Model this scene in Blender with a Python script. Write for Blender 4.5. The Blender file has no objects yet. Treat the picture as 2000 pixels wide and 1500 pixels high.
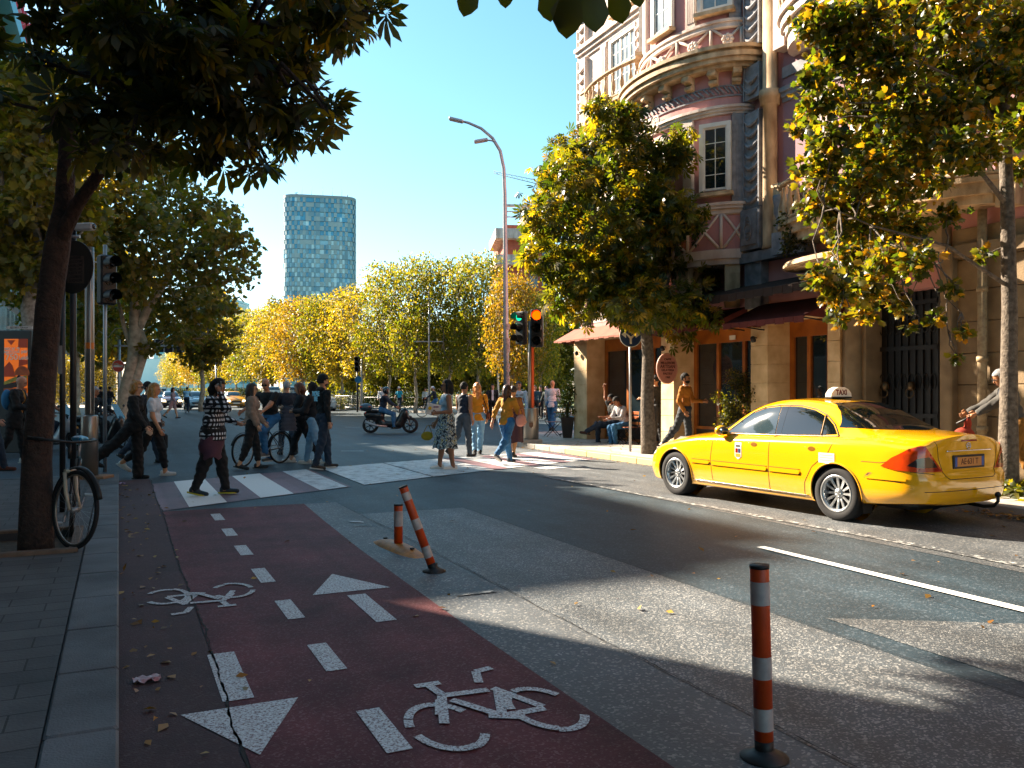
import bpy, bmesh, math, random
import numpy as np
from mathutils import Vector, Matrix
from mathutils.bvhtree import BVHTree
R = math.radians
scene = bpy.context.scene
col = scene.collection
F = 1650.0; HZ = 762.0; CH = 1.55
THETA = math.atan2(768.0, 1650.0)
NV = np.array([math.cos(THETA), math.sin(THETA)]); DV = np.array([-math.sin(THETA), math.cos(THETA)])
# ---------------- camera
cam_d = bpy.data.cameras.new('camera'); cam = bpy.data.objects.new('camera', cam_d); col.objects.link(cam)
cam.location = (0, 0, CH); cam.rotation_euler = (R(90), 0, 0)
cam_d.sensor_width = 36; cam_d.lens = 36 * F / 2000; cam_d.shift_y = 12 / 2000
cam_d.clip_start = 0.05; cam_d.clip_end = 6000
scene.camera = cam
scene.view_settings.view_transform = 'Standard'; scene.view_settings.look = 'None'
scene.view_settings.exposure = 2.38; scene.view_settings.gamma = 1.0
scene.cycles.max_bounces = 6; scene.cycles.transparent_max_bounces = 12
# ---------------- sky and sun (sun from the far left)
SUN_EL = 32.0
sh = -0.5 * NV + 0.866 * DV
sun_dir = Vector((sh[0] * math.cos(R(SUN_EL)), sh[1] * math.cos(R(SUN_EL)), math.sin(R(SUN_EL))))
w = bpy.data.worlds.new('World'); scene.world = w; w.use_nodes = True
nt = w.node_tree; nt.nodes.clear()
sky = nt.nodes.new('ShaderNodeTexSky'); sky.sky_type = 'NISHITA'; sky.sun_disc = False
sky.sun_elevation = R(SUN_EL); sky.sun_rotation = math.atan2(sh[0], sh[1])
sky.air_density = 0.9; sky.dust_density = 0.35; sky.ozone_density = 1.6
hs = nt.nodes.new('ShaderNodeHueSaturation'); hs.inputs['Hue'].default_value = 0.468; hs.inputs['Saturation'].default_value = 1.12
bg = nt.nodes.new('ShaderNodeBackground'); bg.inputs['Strength'].default_value = 0.05
wo = nt.nodes.new('ShaderNodeOutputWorld')
nt.links.new(sky.outputs[0], hs.inputs['Color']); nt.links.new(hs.outputs[0], bg.inputs[0]); nt.links.new(bg.outputs[0], wo.inputs[0])
sl = bpy.data.lights.new('sun', 'SUN'); sl.energy = 5.0; sl.angle = R(0.5); sl.color = (1.0, 0.85, 0.66)
so = bpy.data.objects.new('sun', sl); col.objects.link(so); so.rotation_euler = sun_dir.to_track_quat('Z', 'Y').to_euler()
so.location = (-30, 30, 60)

# ---------------- coordinate helpers
def P(px, py, Y): return Vector(((px - 1000) * Y / F, Y, CH - (py - HZ) * Y / F))
def G(px, py, z=0.0):
    Y = F * (CH - z) / (py - HZ); return Vector(((px - 1000) * Y / F, Y, z))
def ST(t, s, z=0.0): return Vector((t * NV[0] + s * DV[0], t * NV[1] + s * DV[1], z))
def toST(v): return (v[0] * NV[0] + v[1] * NV[1], v[0] * DV[0] + v[1] * DV[1])
def hx(h):
    h = h.lstrip('#'); c = [int(h[i:i + 2], 16) / 255 for i in (0, 2, 4)]
    return tuple(x / 12.92 if x <= 0.04045 else ((x + 0.055) / 1.055) ** 2.4 for x in c) + (1.0,)

# ---------------- materials
def mat(name, c, rough=0.6, metal=0.0, var=0.15, vs=6.0, bump=0.0, bs=60.0, spec=0.5, c2=None, coat=0.0, emit=0.0, trans=0.0, detail=6, st=None):
    if isinstance(c, str): c = hx(c)
    if isinstance(c2, str): c2 = hx(c2)
    if len(c) == 3: c = tuple(c) + (1,)
    m = bpy.data.materials.new(name); m.use_nodes = True
    t = m.node_tree; b = t.nodes['Principled BSDF']
    b.inputs['Roughness'].default_value = rough; b.inputs['Metallic'].default_value = metal
    b.inputs['Specular IOR Level'].default_value = spec
    if coat: b.inputs['Coat Weight'].default_value = coat; b.inputs['Coat Roughness'].default_value = 0.04
    if trans: b.inputs['Transmission Weight'].default_value = trans
    tc = t.nodes.new('ShaderNodeTexCoord')
    if var > 0 or c2:
        n = t.nodes.new('ShaderNodeTexNoise'); n.inputs['Scale'].default_value = vs; n.inputs['Detail'].default_value = detail
        if st: mpn = t.nodes.new('ShaderNodeMapping'); mpn.inputs['Scale'].default_value = st; t.links.new(tc.outputs['Object'], mpn.inputs['Vector']); t.links.new(mpn.outputs[0], n.inputs['Vector'])
        else: t.links.new(tc.outputs['Object'], n.inputs['Vector'])
        r = t.nodes.new('ShaderNodeValToRGB'); r.color_ramp.elements[0].position = 0.3; r.color_ramp.elements[1].position = 0.7
        if c2: a0, a1 = c, c2
        else: a0 = tuple(x * (1 - var) for x in c[:3]) + (1,); a1 = tuple(min(1, x * (1 + var)) for x in c[:3]) + (1,)
        r.color_ramp.elements[0].color = a0; r.color_ramp.elements[1].color = a1
        t.links.new(n.outputs['Fac'], r.inputs[0]); t.links.new(r.outputs[0], b.inputs['Base Color'])
    else: b.inputs['Base Color'].default_value = c
    if bump:
        n2 = t.nodes.new('ShaderNodeTexNoise'); n2.inputs['Scale'].default_value = bs; n2.inputs['Detail'].default_value = 5
        t.links.new(tc.outputs['Object'], n2.inputs['Vector'])
        bp = t.nodes.new('ShaderNodeBump'); bp.inputs['Strength'].default_value = bump; bp.inputs['Distance'].default_value = 0.02
        t.links.new(n2.outputs['Fac'], bp.inputs['Height']); t.links.new(bp.outputs[0], b.inputs['Normal'])
    if emit: b.inputs['Emission Color'].default_value = c; b.inputs['Emission Strength'].default_value = emit
    return m
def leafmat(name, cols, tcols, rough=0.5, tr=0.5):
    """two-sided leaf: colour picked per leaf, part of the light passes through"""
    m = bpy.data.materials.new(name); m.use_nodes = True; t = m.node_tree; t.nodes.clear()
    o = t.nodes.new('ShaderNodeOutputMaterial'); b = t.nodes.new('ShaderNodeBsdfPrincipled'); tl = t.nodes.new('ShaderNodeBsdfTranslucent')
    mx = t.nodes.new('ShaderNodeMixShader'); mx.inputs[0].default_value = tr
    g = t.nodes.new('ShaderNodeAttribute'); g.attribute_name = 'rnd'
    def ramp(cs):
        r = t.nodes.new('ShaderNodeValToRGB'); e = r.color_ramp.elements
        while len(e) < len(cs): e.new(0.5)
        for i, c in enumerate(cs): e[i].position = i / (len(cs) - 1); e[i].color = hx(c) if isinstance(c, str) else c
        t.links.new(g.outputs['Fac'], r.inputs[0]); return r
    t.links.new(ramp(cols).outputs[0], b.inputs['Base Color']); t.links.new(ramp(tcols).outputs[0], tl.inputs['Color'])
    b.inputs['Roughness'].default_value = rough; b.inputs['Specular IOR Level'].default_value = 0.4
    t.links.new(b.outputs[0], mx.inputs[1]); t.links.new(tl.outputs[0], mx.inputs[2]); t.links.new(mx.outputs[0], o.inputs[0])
    return m

# ---------------- objects and tags
def tag(o, label=None, cat=None, group=None, kind=None):
    if label: o['label'] = label
    if cat: o['category'] = cat
    if group: o['group'] = group
    if kind: o['kind'] = kind
    return o
def thing(name, label, cat, loc=(0, 0, 0), rz=0.0, group=None):
    o = bpy.data.objects.new(name, None); o.empty_display_size = 0.2; col.objects.link(o)
    o.location = loc; o.rotation_euler = (0, 0, rz); return tag(o, label, cat, group)
def copy_tree(o, parent=None):
    c = o.copy(); col.objects.link(c); c.parent = parent
    for ch in list(o.children): copy_tree(ch, c)
    return c
def mesh_obj(name, verts, faces, mats, parent=None, smooth=False, mi=None):
    me = bpy.data.meshes.new(name); me.from_pydata([tuple(v) for v in verts], [], [tuple(f) for f in faces])
    for m in (mats if isinstance(mats, (list, tuple)) else [mats]): me.materials.append(m)
    if mi is not None: me.polygons.foreach_set('material_index', np.array(mi, dtype=np.int32))
    if smooth: me.polygons.foreach_set('use_smooth', np.ones(len(me.polygons), dtype=bool))
    me.update(); o = bpy.data.objects.new(name, me); col.objects.link(o)
    if parent: o.parent = parent
    return o
def rotz(a): return Matrix.Rotation(a, 4, 'Z')
class MB:
    def __init__(s): s.v = []; s.f = []; s.m = []; s.sm = []; s.cur = 0; s.M = None
    def mat(s, i): s.cur = i; return s
    def add(s, vs, fs, smooth=False):
        n = len(s.v)
        if s.M is not None: vs = [s.M @ Vector(v) for v in vs]
        s.v += [tuple(v) for v in vs]; s.f += [tuple(i + n for i in f) for f in fs]
        s.m += [s.cur] * len(fs); s.sm += [smooth] * len(fs); return s
    def box(s, x0, x1, y0, y1, z0, z1, T=None):
        v = [Vector((x, y, z)) for z in (z0, z1) for y in (y0, y1) for x in (x0, x1)]
        if T is not None: v = [T @ p for p in v]
        return s.add(v, [(0, 2, 3, 1), (4, 5, 7, 6), (0, 1, 5, 4), (2, 6, 7, 3), (0, 4, 6, 2), (1, 3, 7, 5)])
    def bbox(s, x0, x1, y0, y1, z0, z1, b=0.01, T=None):
        """box with chamfered edges"""
        b = min(b, abs(x1 - x0) / 3, abs(y1 - y0) / 3, abs(z1 - z0) / 3)
        rings = []
        for z, i in ((z0, b), (z0 + b, 0), (z1 - b, 0), (z1, b)):
            X0, X1, Y0, Y1 = x0 + i, x1 - i, y0 + i, y1 - i
            rings.append([(X0 + b, Y0, z), (X1 - b, Y0, z), (X1, Y0 + b, z), (X1, Y1 - b, z), (X1 - b, Y1, z), (X0 + b, Y1, z), (X0, Y1 - b, z), (X0, Y0 + b, z)])
        v = [Vector(p) for r in rings for p in r]
        if T is not None: v = [T @ p for p in v]
        f = [tuple(range(7, -1, -1)), tuple(range(24, 32))]
        for k in range(3):
            for i in range(8): f.append((k * 8 + i, k * 8 + (i + 1) % 8, k * 8 + 8 + (i + 1) % 8, k * 8 + 8 + i))
        return s.add(v, f)
    def tube(s, pts, rad, n=8, cap=True, smooth=True, closed=False, T=None, flat=1.0):
        pts = [Vector(p) for p in pts]
        if T is not None: pts = [T @ p for p in pts]
        m = len(pts)
        if not hasattr(rad, '__len__'): rad = [rad] * m
        vs = []; fs = []
        up = None
        for i, p in enumerate(pts):
            if closed: d = pts[(i + 1) % m] - pts[i - 1]
            else: d = pts[min(i + 1, m - 1)] - pts[max(i - 1, 0)]
            if d.length < 1e-9: d = Vector((0, 0, 1))
            d.normalize()
            if up is None:
                up = Vector((0, 0, 1)) if abs(d.z) < 0.9 else Vector((1, 0, 0))
            a = d.cross(up)
            if a.length < 1e-6: a = d.orthogonal()
            a.normalize(); b = a.cross(d).normalized(); up = b
            for k in range(n):
                t = 2 * math.pi * k / n
                vs.append(p + a * math.cos(t) * rad[i] + b * math.sin(t) * rad[i] * flat)
        for i in range(m if closed else m - 1):
            for k in range(n):
                j = (i + 1) % m
                fs.append((i * n + k, j * n + k, j * n + (k + 1) % n, i * n + (k + 1) % n))
        s.add(vs, fs, smooth)
        if cap and not closed:
            n0 = len(s.v) - len(vs)
            s.f.append(tuple(n0 + k for k in range(n))); s.m.append(s.cur); s.sm.append(False)
            s.f.append(tuple(n0 + (m - 1) * n + k for k in range(n - 1, -1, -1))); s.m.append(s.cur); s.sm.append(False)
        return s
    def lathe(s, prof, n=16, c=(0, 0, 0), T=None, smooth=True, a0=0.0, a1=2 * math.pi, sx=1.0, sy=1.0, cap=True):
        """prof: list (r,z) bottom to top"""
        full = abs(a1 - a0 - 2 * math.pi) < 1e-6; k = n if full else n + 1
        vs = []
        for r, z in prof:
            for i in range(k):
                a = a0 + (a1 - a0) * i / n
                vs.append(Vector((c[0] + r * sx * math.cos(a), c[1] + r * sy * math.sin(a), c[2] + z)))
        if T is not None: vs = [T @ v for v in vs]
        fs = []
        for j in range(len(prof) - 1):
            for i in range(n):
                i2 = (i + 1) % k
                fs.append((j * k + i, j * k + i2, (j + 1) * k + i2, (j + 1) * k + i))
        s.add(vs, fs, smooth)
        if full and cap:
            n0 = len(s.v) - len(vs)
            for j, rev in ((0, True), (len(prof) - 1, False)):
                if prof[j][0] > 1e-5:
                    idx = [n0 + j * k + i for i in range(k)]
                    s.f.append(tuple(reversed(idx)) if rev else tuple(idx)); s.m.append(s.cur); s.sm.append(False)
        return s
    def prism(s, poly, h0, h1, T=None, smooth=False):
        """poly in local xy, extruded in z h0..h1, CCW"""
        n = len(poly)
        v = [Vector((p[0], p[1], h0)) for p in poly] + [Vector((p[0], p[1], h1)) for p in poly]
        if T is not None: v = [T @ p for p in v]
        return s.add(v, [tuple(range(n - 1, -1, -1)), tuple(range(n, 2 * n))] + [(i, (i + 1) % n, n + (i + 1) % n, n + i) for i in range(n)], smooth)
    def ball(s, c, r, n=10, T=None, sc=(1, 1, 1)):
        prof = [(math.sin(math.pi * j / n) * r, -math.cos(math.pi * j / n) * r * sc[2]) for j in range(n + 1)]
        return s.lathe(prof, n * 2 if n < 10 else n + 6, c=c, T=T, sx=sc[0], sy=sc[1])
    def build(s, name, mats, parent=None):
        me = bpy.data.meshes.new(name); me.from_pydata(s.v, [], s.f)
        for m in (mats if isinstance(mats, (list, tuple)) else [mats]): me.materials.append(m)
        me.polygons.foreach_set('material_index', np.array(s.m, dtype=np.int32))
        me.polygons.foreach_set('use_smooth', np.array(s.sm, dtype=bool)); me.update()
        o = bpy.data.objects.new(name, me); col.objects.link(o)
        if parent: o.parent = parent
        return o
def T_(x=0, y=0, z=0, rz=0, rx=0, ry=0):
    return Matrix.Translation((x, y, z)) @ Matrix.Rotation(rz, 4, 'Z') @ Matrix.Rotation(ry, 4, 'Y') @ Matrix.Rotation(rx, 4, 'X')
# maps prism xy->(x,z) with extrusion toward -y : for side profiles / vertical signs facing -y
VERT = Matrix(((1, 0, 0, 0), (0, 0, -1, 0), (0, 1, 0, 0), (0, 0, 0, 1)))
_tc = {}
def text_geo(s, size=1.0, ext=0.01, align='CENTER', bold=0.0):
    key = (s, size, ext, align, bold)
    if key in _tc: return _tc[key]
    cu = bpy.data.curves.new('txt', 'FONT'); cu.body = s; cu.size = size; cu.extrude = ext; cu.align_x = align; cu.align_y = 'CENTER'; cu.offset = bold; cu.resolution_u = 3
    o = bpy.data.objects.new('txt', cu); col.objects.link(o)
    dg = bpy.context.evaluated_depsgraph_get(); dg.update()
    me = bpy.data.meshes.new_from_object(o.evaluated_get(dg))
    r = ([v.co.copy() for v in me.vertices], [tuple(p.vertices) for p in me.polygons])
    bpy.data.objects.remove(o); bpy.data.curves.remove(cu); bpy.data.meshes.remove(me)
    _tc[key] = r; return r
def text_into(mb, s, T, size=1.0, ext=0.002, align='CENTER', bold=0.0, sx=1.0):
    v, f = text_geo(s, size, ext, align, bold)
    mb.add([T @ Vector((p.x * sx, p.y, p.z)) for p in v], f)

# ---------------- implicit surfaces (smooth bodies)
def surfnet(f, lo, hi, h):
    lo = np.array(lo, float); hi = np.array(hi, float); n = np.maximum(np.ceil((hi - lo) / h).astype(int) + 1, 4)
    ax = [lo[i] + h * np.arange(n[i]) for i in range(3)]
    X, Y, Z = np.meshgrid(*[a.astype(np.float32) for a in ax], indexing='ij')
    V = f(X, Y, Z).astype(np.float32); V = np.where(V == 0, 1e-6, V)
    # pad border as outside so the surface closes
    V[0], V[-1] = np.maximum(V[0], 1e-3), np.maximum(V[-1], 1e-3); V[:, 0], V[:, -1] = np.maximum(V[:, 0], 1e-3), np.maximum(V[:, -1], 1e-3)
    V[:, :, 0], V[:, :, -1] = np.maximum(V[:, :, 0], 1e-3), np.maximum(V[:, :, -1], 1e-3)
    S = V < 0; c = n - 1
    acc = np.zeros(tuple(c) + (3,), np.float32); cnt = np.zeros(tuple(c), np.float32)
    for a in range(3):
        sl0 = [slice(None)] * 3; sl1 = [slice(None)] * 3; sl0[a] = slice(0, -1); sl1[a] = slice(1, None)
        v0, v1 = V[tuple(sl0)], V[tuple(sl1)]; cr = S[tuple(sl0)] != S[tuple(sl1)]
        t = np.where(cr, v0 / np.where(cr, v0 - v1, 1), 0)
        b, d = [i for i in range(3) if i != a]
        for ob in (0, 1):
            for od in (0, 1):
                sl = [slice(None)] * 3
                sl[b] = slice(ob, ob + c[b]); sl[d] = slice(od, od + c[d]); sl = tuple(sl)
                m = cr[sl]; cnt += m
                acc[..., a] += t[sl]; acc[..., b] += m * ob; acc[..., d] += m * od
    act = cnt > 0; idx = -np.ones(tuple(c), np.int64); idx[act] = np.arange(act.sum())
    cells = np.argwhere(act); vs = lo + h * (cells + acc[act] / cnt[act][:, None])
    quads = []
    for a in range(3):
        sl0 = [slice(None)] * 3; sl1 = [slice(None)] * 3; sl0[a] = slice(0, -1); sl1[a] = slice(1, None)
        s0, s1 = S[tuple(sl0)], S[tuple(sl1)]; b, d = (a + 1) % 3, (a + 2) % 3
        e = np.argwhere(s0 != s1); ok = (e[:, b] > 0) & (e[:, d] > 0) & (e[:, b] < c[b]) & (e[:, d] < c[d]); e = e[ok]
        if not len(e): continue
        def at(ob, od):
            q = e.copy(); q[:, b] += ob; q[:, d] += od; return idx[q[:, 0], q[:, 1], q[:, 2]]
        q = np.stack([at(-1, -1), at(0, -1), at(0, 0), at(-1, 0)], 1)
        ins = s0[e[:, 0], e[:, 1], e[:, 2]]; q[~ins] = q[~ins][:, ::-1]; quads.append(q)
    return vs, np.concatenate(quads)
def smin(a, b, k):
    h = np.maximum(k - np.abs(a - b), 0) / k; return np.minimum(a, b) - h * h * k * 0.25
def s_cone(a, b, ra, rb):
    a = np.array(a, np.float32); b = np.array(b, np.float32); d = b - a; L = float(d @ d) + 1e-12
    def f(X, Y, Z):
        px, py, pz = X - a[0], Y - a[1], Z - a[2]
        t = np.clip((px * d[0] + py * d[1] + pz * d[2]) / L, 0, 1)
        return np.sqrt((px - t * d[0]) ** 2 + (py - t * d[1]) ** 2 + (pz - t * d[2]) ** 2) - (ra + (rb - ra) * t)
    f.lo = np.minimum(a - ra, b - rb); f.hi = np.maximum(a + ra, b + rb); return f
def s_ell(c, r, Rm=None):
    c = np.array(c, np.float32); r = np.array(r, np.float32); Rm = np.eye(3, dtype=np.float32) if Rm is None else np.array(Rm, np.float32)
    def f(X, Y, Z):
        x, y, z = X - c[0], Y - c[1], Z - c[2]
        u = (x * Rm[0, 0] + y * Rm[1, 0] + z * Rm[2, 0]) / r[0]; v = (x * Rm[0, 1] + y * Rm[1, 1] + z * Rm[2, 1]) / r[1]; q = (x * Rm[0, 2] + y * Rm[1, 2] + z * Rm[2, 2]) / r[2]
        k0 = np.sqrt(u * u + v * v + q * q) + 1e-9; k1 = np.sqrt((u / r[0]) ** 2 + (v / r[1]) ** 2 + (q / r[2]) ** 2) + 1e-9
        return k0 * (k0 - 1) / k1
    m = float(max(r)); f.lo = c - m; f.hi = c + m; return f
def blob(prims, h, k=0.03, cuts=None, pad=0.03, noise=None):
    """prims: functions; cuts: list g(X,Y,Z) kept where <0 ; returns verts, quads"""
    lo = np.min([p.lo for p in prims], 0) - pad; hi = np.max([p.hi for p in prims], 0) + pad
    def f(X, Y, Z):
        v = np.full(X.shape, 9.0, np.float32)
        for p in prims:
            # only evaluate in the primitive's own neighbourhood
            i0 = np.maximum(((p.lo - k - 0.02 - lo) / h).astype(int), 0); i1 = ((p.hi + k + 0.02 - lo) / h).astype(int) + 2
            sl = tuple(slice(i0[j], i1[j]) for j in range(3))
            if v[sl].size: v[sl] = smin(v[sl], p(X[sl], Y[sl], Z[sl]), k)
        if noise: v = v + noise(X, Y, Z)
        if cuts:
            for g in cuts: v = np.maximum(v, g(X, Y, Z))
        return v
    return surfnet(f, lo, hi, h)
def np_mesh(name, vs, fs, mats, parent=None, smooth=True, mi=None):
    me = bpy.data.meshes.new(name); vs = np.asarray(vs, np.float32); fs = np.asarray(fs, np.int32); k = fs.shape[1]
    me.vertices.add(len(vs)); me.vertices.foreach_set('co', vs.ravel())
    me.loops.add(fs.size); me.loops.foreach_set('vertex_index', fs.ravel())
    me.polygons.add(len(fs)); me.polygons.foreach_set('loop_start', np.arange(0, fs.size, k, dtype=np.int32))
    if smooth: me.polygons.foreach_set('use_smooth', np.ones(len(fs), dtype=bool))
    for m in (mats if isinstance(mats, (list, tuple)) else [mats]): me.materials.append(m)
    if mi is not None: me.polygons.foreach_set('material_index', np.asarray(mi, np.int32))
    me.update(calc_edges=True); o = bpy.data.objects.new(name, me); col.objects.link(o)
    if parent: o.parent = parent
    return o
# ================= ground, roads, markings
rng = np.random.RandomState(7); random.seed(7)
def asphalt(name, base, stone, sp_scale=260, thr=0.35, rough=0.62, bump=0.35, big=0.36):
    m = bpy.data.materials.new(name); m.use_nodes = True; t = m.node_tree; b = t.nodes['Principled BSDF']
    tc = t.nodes.new('ShaderNodeTexCoord'); L = t.links.new
    vo = t.nodes.new('ShaderNodeTexVoronoi'); vo.inputs['Scale'].default_value = sp_scale / 4
    L(tc.outputs['Object'], vo.inputs['Vector'])
    sep = t.nodes.new('ShaderNodeSeparateColor'); L(vo.outputs['Color'], sep.inputs[0])
    gt = t.nodes.new('ShaderNodeMapRange'); gt.inputs['From Min'].default_value = 1 - thr; gt.inputs['From Max'].default_value = 1.0; L(sep.outputs[0], gt.inputs['Value'])
    n = t.nodes.new('ShaderNodeTexNoise'); n.inputs['Scale'].default_value = 1.1; n.inputs['Detail'].default_value = 9; n.inputs['Roughness'].default_value = 0.65; L(tc.outputs['Object'], n.inputs['Vector'])
    mp = t.nodes.new('ShaderNodeMapRange'); mp.inputs['From Min'].default_value = .3; mp.inputs['From Max'].default_value = .7; mp.inputs['To Min'].default_value = 1 - big; mp.inputs['To Max'].default_value = 1 + big; L(n.outputs['Fac'], mp.inputs['Value'])
    # tyre-polish streaks along the street (object y)
    mpg = t.nodes.new('ShaderNodeMapping'); mpg.inputs['Scale'].default_value = (2.2, .06, 1); L(tc.outputs['Object'], mpg.inputs['Vector'])
    n3 = t.nodes.new('ShaderNodeTexNoise'); n3.inputs['Scale'].default_value = 1.0; n3.inputs['Detail'].default_value = 3; L(mpg.outputs[0], n3.inputs['Vector'])
    m3 = t.nodes.new('ShaderNodeMapRange'); m3.inputs['From Min'].default_value = .35; m3.inputs['From Max'].default_value = .65; m3.inputs['To Min'].default_value = .74; m3.inputs['To Max'].default_value = 1.2; L(n3.outputs['Fac'], m3.inputs['Value'])
    mm = t.nodes.new('ShaderNodeMath'); mm.operation = 'MULTIPLY'; L(mp.outputs[0], mm.inputs[0]); L(m3.outputs[0], mm.inputs[1])
    mix = t.nodes.new('ShaderNodeMix'); mix.data_type = 'RGBA'; mix.inputs[6].default_value = base + (1,); mix.inputs[7].default_value = stone + (1,); L(gt.outputs[0], mix.inputs[0])
    vm = t.nodes.new('ShaderNodeVectorMath'); vm.operation = 'SCALE'; L(mix.outputs[2], vm.inputs[0]); L(mm.outputs[0], vm.inputs['Scale']); L(vm.outputs[0], b.inputs['Base Color'])
    b.inputs['Roughness'].default_value = rough
    n2 = t.nodes.new('ShaderNodeTexNoise'); n2.inputs['Scale'].default_value = sp_scale / 3; n2.inputs['Detail'].default_value = 3; L(tc.outputs['Object'], n2.inputs['Vector'])
    bp = t.nodes.new('ShaderNodeBump'); bp.inputs['Strength'].default_value = bump; bp.inputs['Distance'].default_value = .008; L(n2.outputs['Fac'], bp.inputs['Height']); L(bp.outputs[0], b.inputs['Normal'])
    return m
def paint(name, c, under, wear=0.35, scale=9, rough=0.6, streak=(1, 1, 1)):
    m = bpy.data.materials.new(name); m.use_nodes = True; t = m.node_tree; b = t.nodes['Principled BSDF']; L = t.links.new
    tc = t.nodes.new('ShaderNodeTexCoord'); mp = t.nodes.new('ShaderNodeMapping'); mp.inputs['Scale'].default_value = streak; L(tc.outputs['Object'], mp.inputs['Vector'])
    n = t.nodes.new('ShaderNodeTexNoise'); n.inputs['Scale'].default_value = scale; n.inputs['Detail'].default_value = 12; n.inputs['Roughness'].default_value = .72; L(mp.outputs[0], n.inputs['Vector'])
    r = t.nodes.new('ShaderNodeMapRange'); r.inputs['From Min'].default_value = wear; r.inputs['From Max'].default_value = wear + .1; L(n.outputs['Fac'], r.inputs['Value'])
    n2 = t.nodes.new('ShaderNodeTexNoise'); n2.inputs['Scale'].default_value = 90; n2.inputs['Detail'].default_value = 4; L(tc.outputs['Object'], n2.inputs['Vector'])
    mr = t.nodes.new('ShaderNodeMapRange'); mr.inputs['From Min'].default_value = .3; mr.inputs['From Max'].default_value = .7; mr.inputs['To Min'].default_value = .72; mr.inputs['To Max'].default_value = 1.1; L(n2.outputs['Fac'], mr.inputs['Value'])
    mix = t.nodes.new('ShaderNodeMix'); mix.data_type = 'RGBA'; mix.inputs[6].default_value = under + (1,); mix.inputs[7].default_value = c + (1,); L(r.outputs[0], mix.inputs[0])
    vm = t.nodes.new('ShaderNodeVectorMath'); vm.operation = 'SCALE'; L(mix.outputs[2], vm.inputs[0]); L(mr.outputs[0], vm.inputs['Scale']); L(vm.outputs[0], b.inputs['Base Color'])
    b.inputs['Roughness'].default_value = rough
    bp = t.nodes.new('ShaderNodeBump'); bp.inputs['Strength'].default_value = .25; bp.inputs['Distance'].default_value = .006; L(n2.outputs['Fac'], bp.inputs['Height']); L(bp.outputs[0], b.inputs['Normal'])
    return m
M_road = asphalt('asphalt_smooth', (.020, .037, .050), (.078, .10, .12), rough=.6, thr=.22, bump=.45)
M_road.node_tree.nodes['Principled BSDF'].inputs['Specular IOR Level'].default_value = .35
M_coarse = asphalt('asphalt_coarse', (.055, .066, .076), (.30, .30, .29), sp_scale=400, thr=.3, rough=.55, bump=.8)
M_old = asphalt('asphalt_worn', (.062, .070, .078), (.24, .235, .225), sp_scale=300, thr=.22, rough=.6, bump=.5)
M_cycle = asphalt('cycle_lane_red', (.105, .025, .030), (.17, .08, .08), sp_scale=380, thr=.26, rough=.7, bump=.4, big=.5)
M_cycle.node_tree.nodes['Principled BSDF'].inputs['Specular IOR Level'].default_value = .2
M_pink = asphalt('crosswalk_pink', (.16, .085, .10), (.22, .14, .15), sp_scale=380, thr=.2, rough=.6, bump=.3)
M_gut = asphalt('gutter_dirt', (.055, .020, .022), (.085, .05, .045), sp_scale=300, thr=.18, rough=.8, bump=.5, big=.4)
M_white = paint('road_white', (.62, .64, .64), (.16, .08, .08), wear=.42, scale=70)
M_wedge = paint('edge_line_worn', (.5, .5, .48), (.06, .065, .07), wear=.5, scale=12)
M_whiter = paint('road_white_fresh', (.78, .78, .75), (.3, .3, .3), wear=.22, scale=18)
M_wornw = paint('road_white_worn', (.52, .54, .54), (.085, .05, .05), wear=.53, scale=9, streak=(1, 2.2, 1))
M_xwalk = paint('crosswalk_white', (.66, .68, .68), (.15, .13, .14), wear=.40, scale=4, streak=(1, 3, 1))
M_black = mat('dark_joint', (.012, .011, .011), rough=.9, var=.2)
def sheet(name, polys, z, m, parent=None):
    """flat polygons in street coordinates (t across, s along)"""
    mb = MB()
    for p in polys:
        a = sum(p[i][0] * p[(i + 1) % len(p)][1] - p[(i + 1) % len(p)][0] * p[i][1] for i in range(len(p)))
        if a < 0: p = p[::-1]
        mb.add([(q[0], q[1], z) for q in p], [tuple(range(len(p)))])
    o = mb.build(name, m, parent)
    if not parent: o.rotation_euler = (0, 0, THETA)
    return tag(o, kind='structure')
def rect(t0, t1, s0, s1): return [(t0, s0), (t1, s0), (t1, s1), (t0, s1)]
sheet('ground', [rect(-3000, 3000, -1500, 4500)], 0.0, M_road)
Z0, Z1, Z2 = .004, .008, .012
sheet('road_coarse_strip', [[(2.72, -6), (4.1, -6), (4.1, 10.35), (2.72, 10.35)]], Z0, M_coarse)
sheet('road_shoulder', [rect(2.0, 2.715, -6, 11.6)], Z0, M_old)
sheet('road_worn_patch', [[(4.3, -6), (5.6, -6), (5.9, 1.5), (5.5, 3.6), (4.35, 4.3)]], Z0, M_coarse)
sheet('road_far_lane', [[(6.95, -8), (9.9, -8), (9.9, 21), (9.2, 23), (7.3, 22), (6.95, 12)]], Z0, M_old)
sheet('gutter', [rect(0.0, .485, -6, 15.9)], Z1, M_gut)
sheet('cycle_lane', [[(.49, -6), (2.05, -6), (2.06, 5), (2.12, 8), (2.2, 10), (2.28, 11.6), (.49, 11.6)]], Z1, M_cycle)
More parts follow.
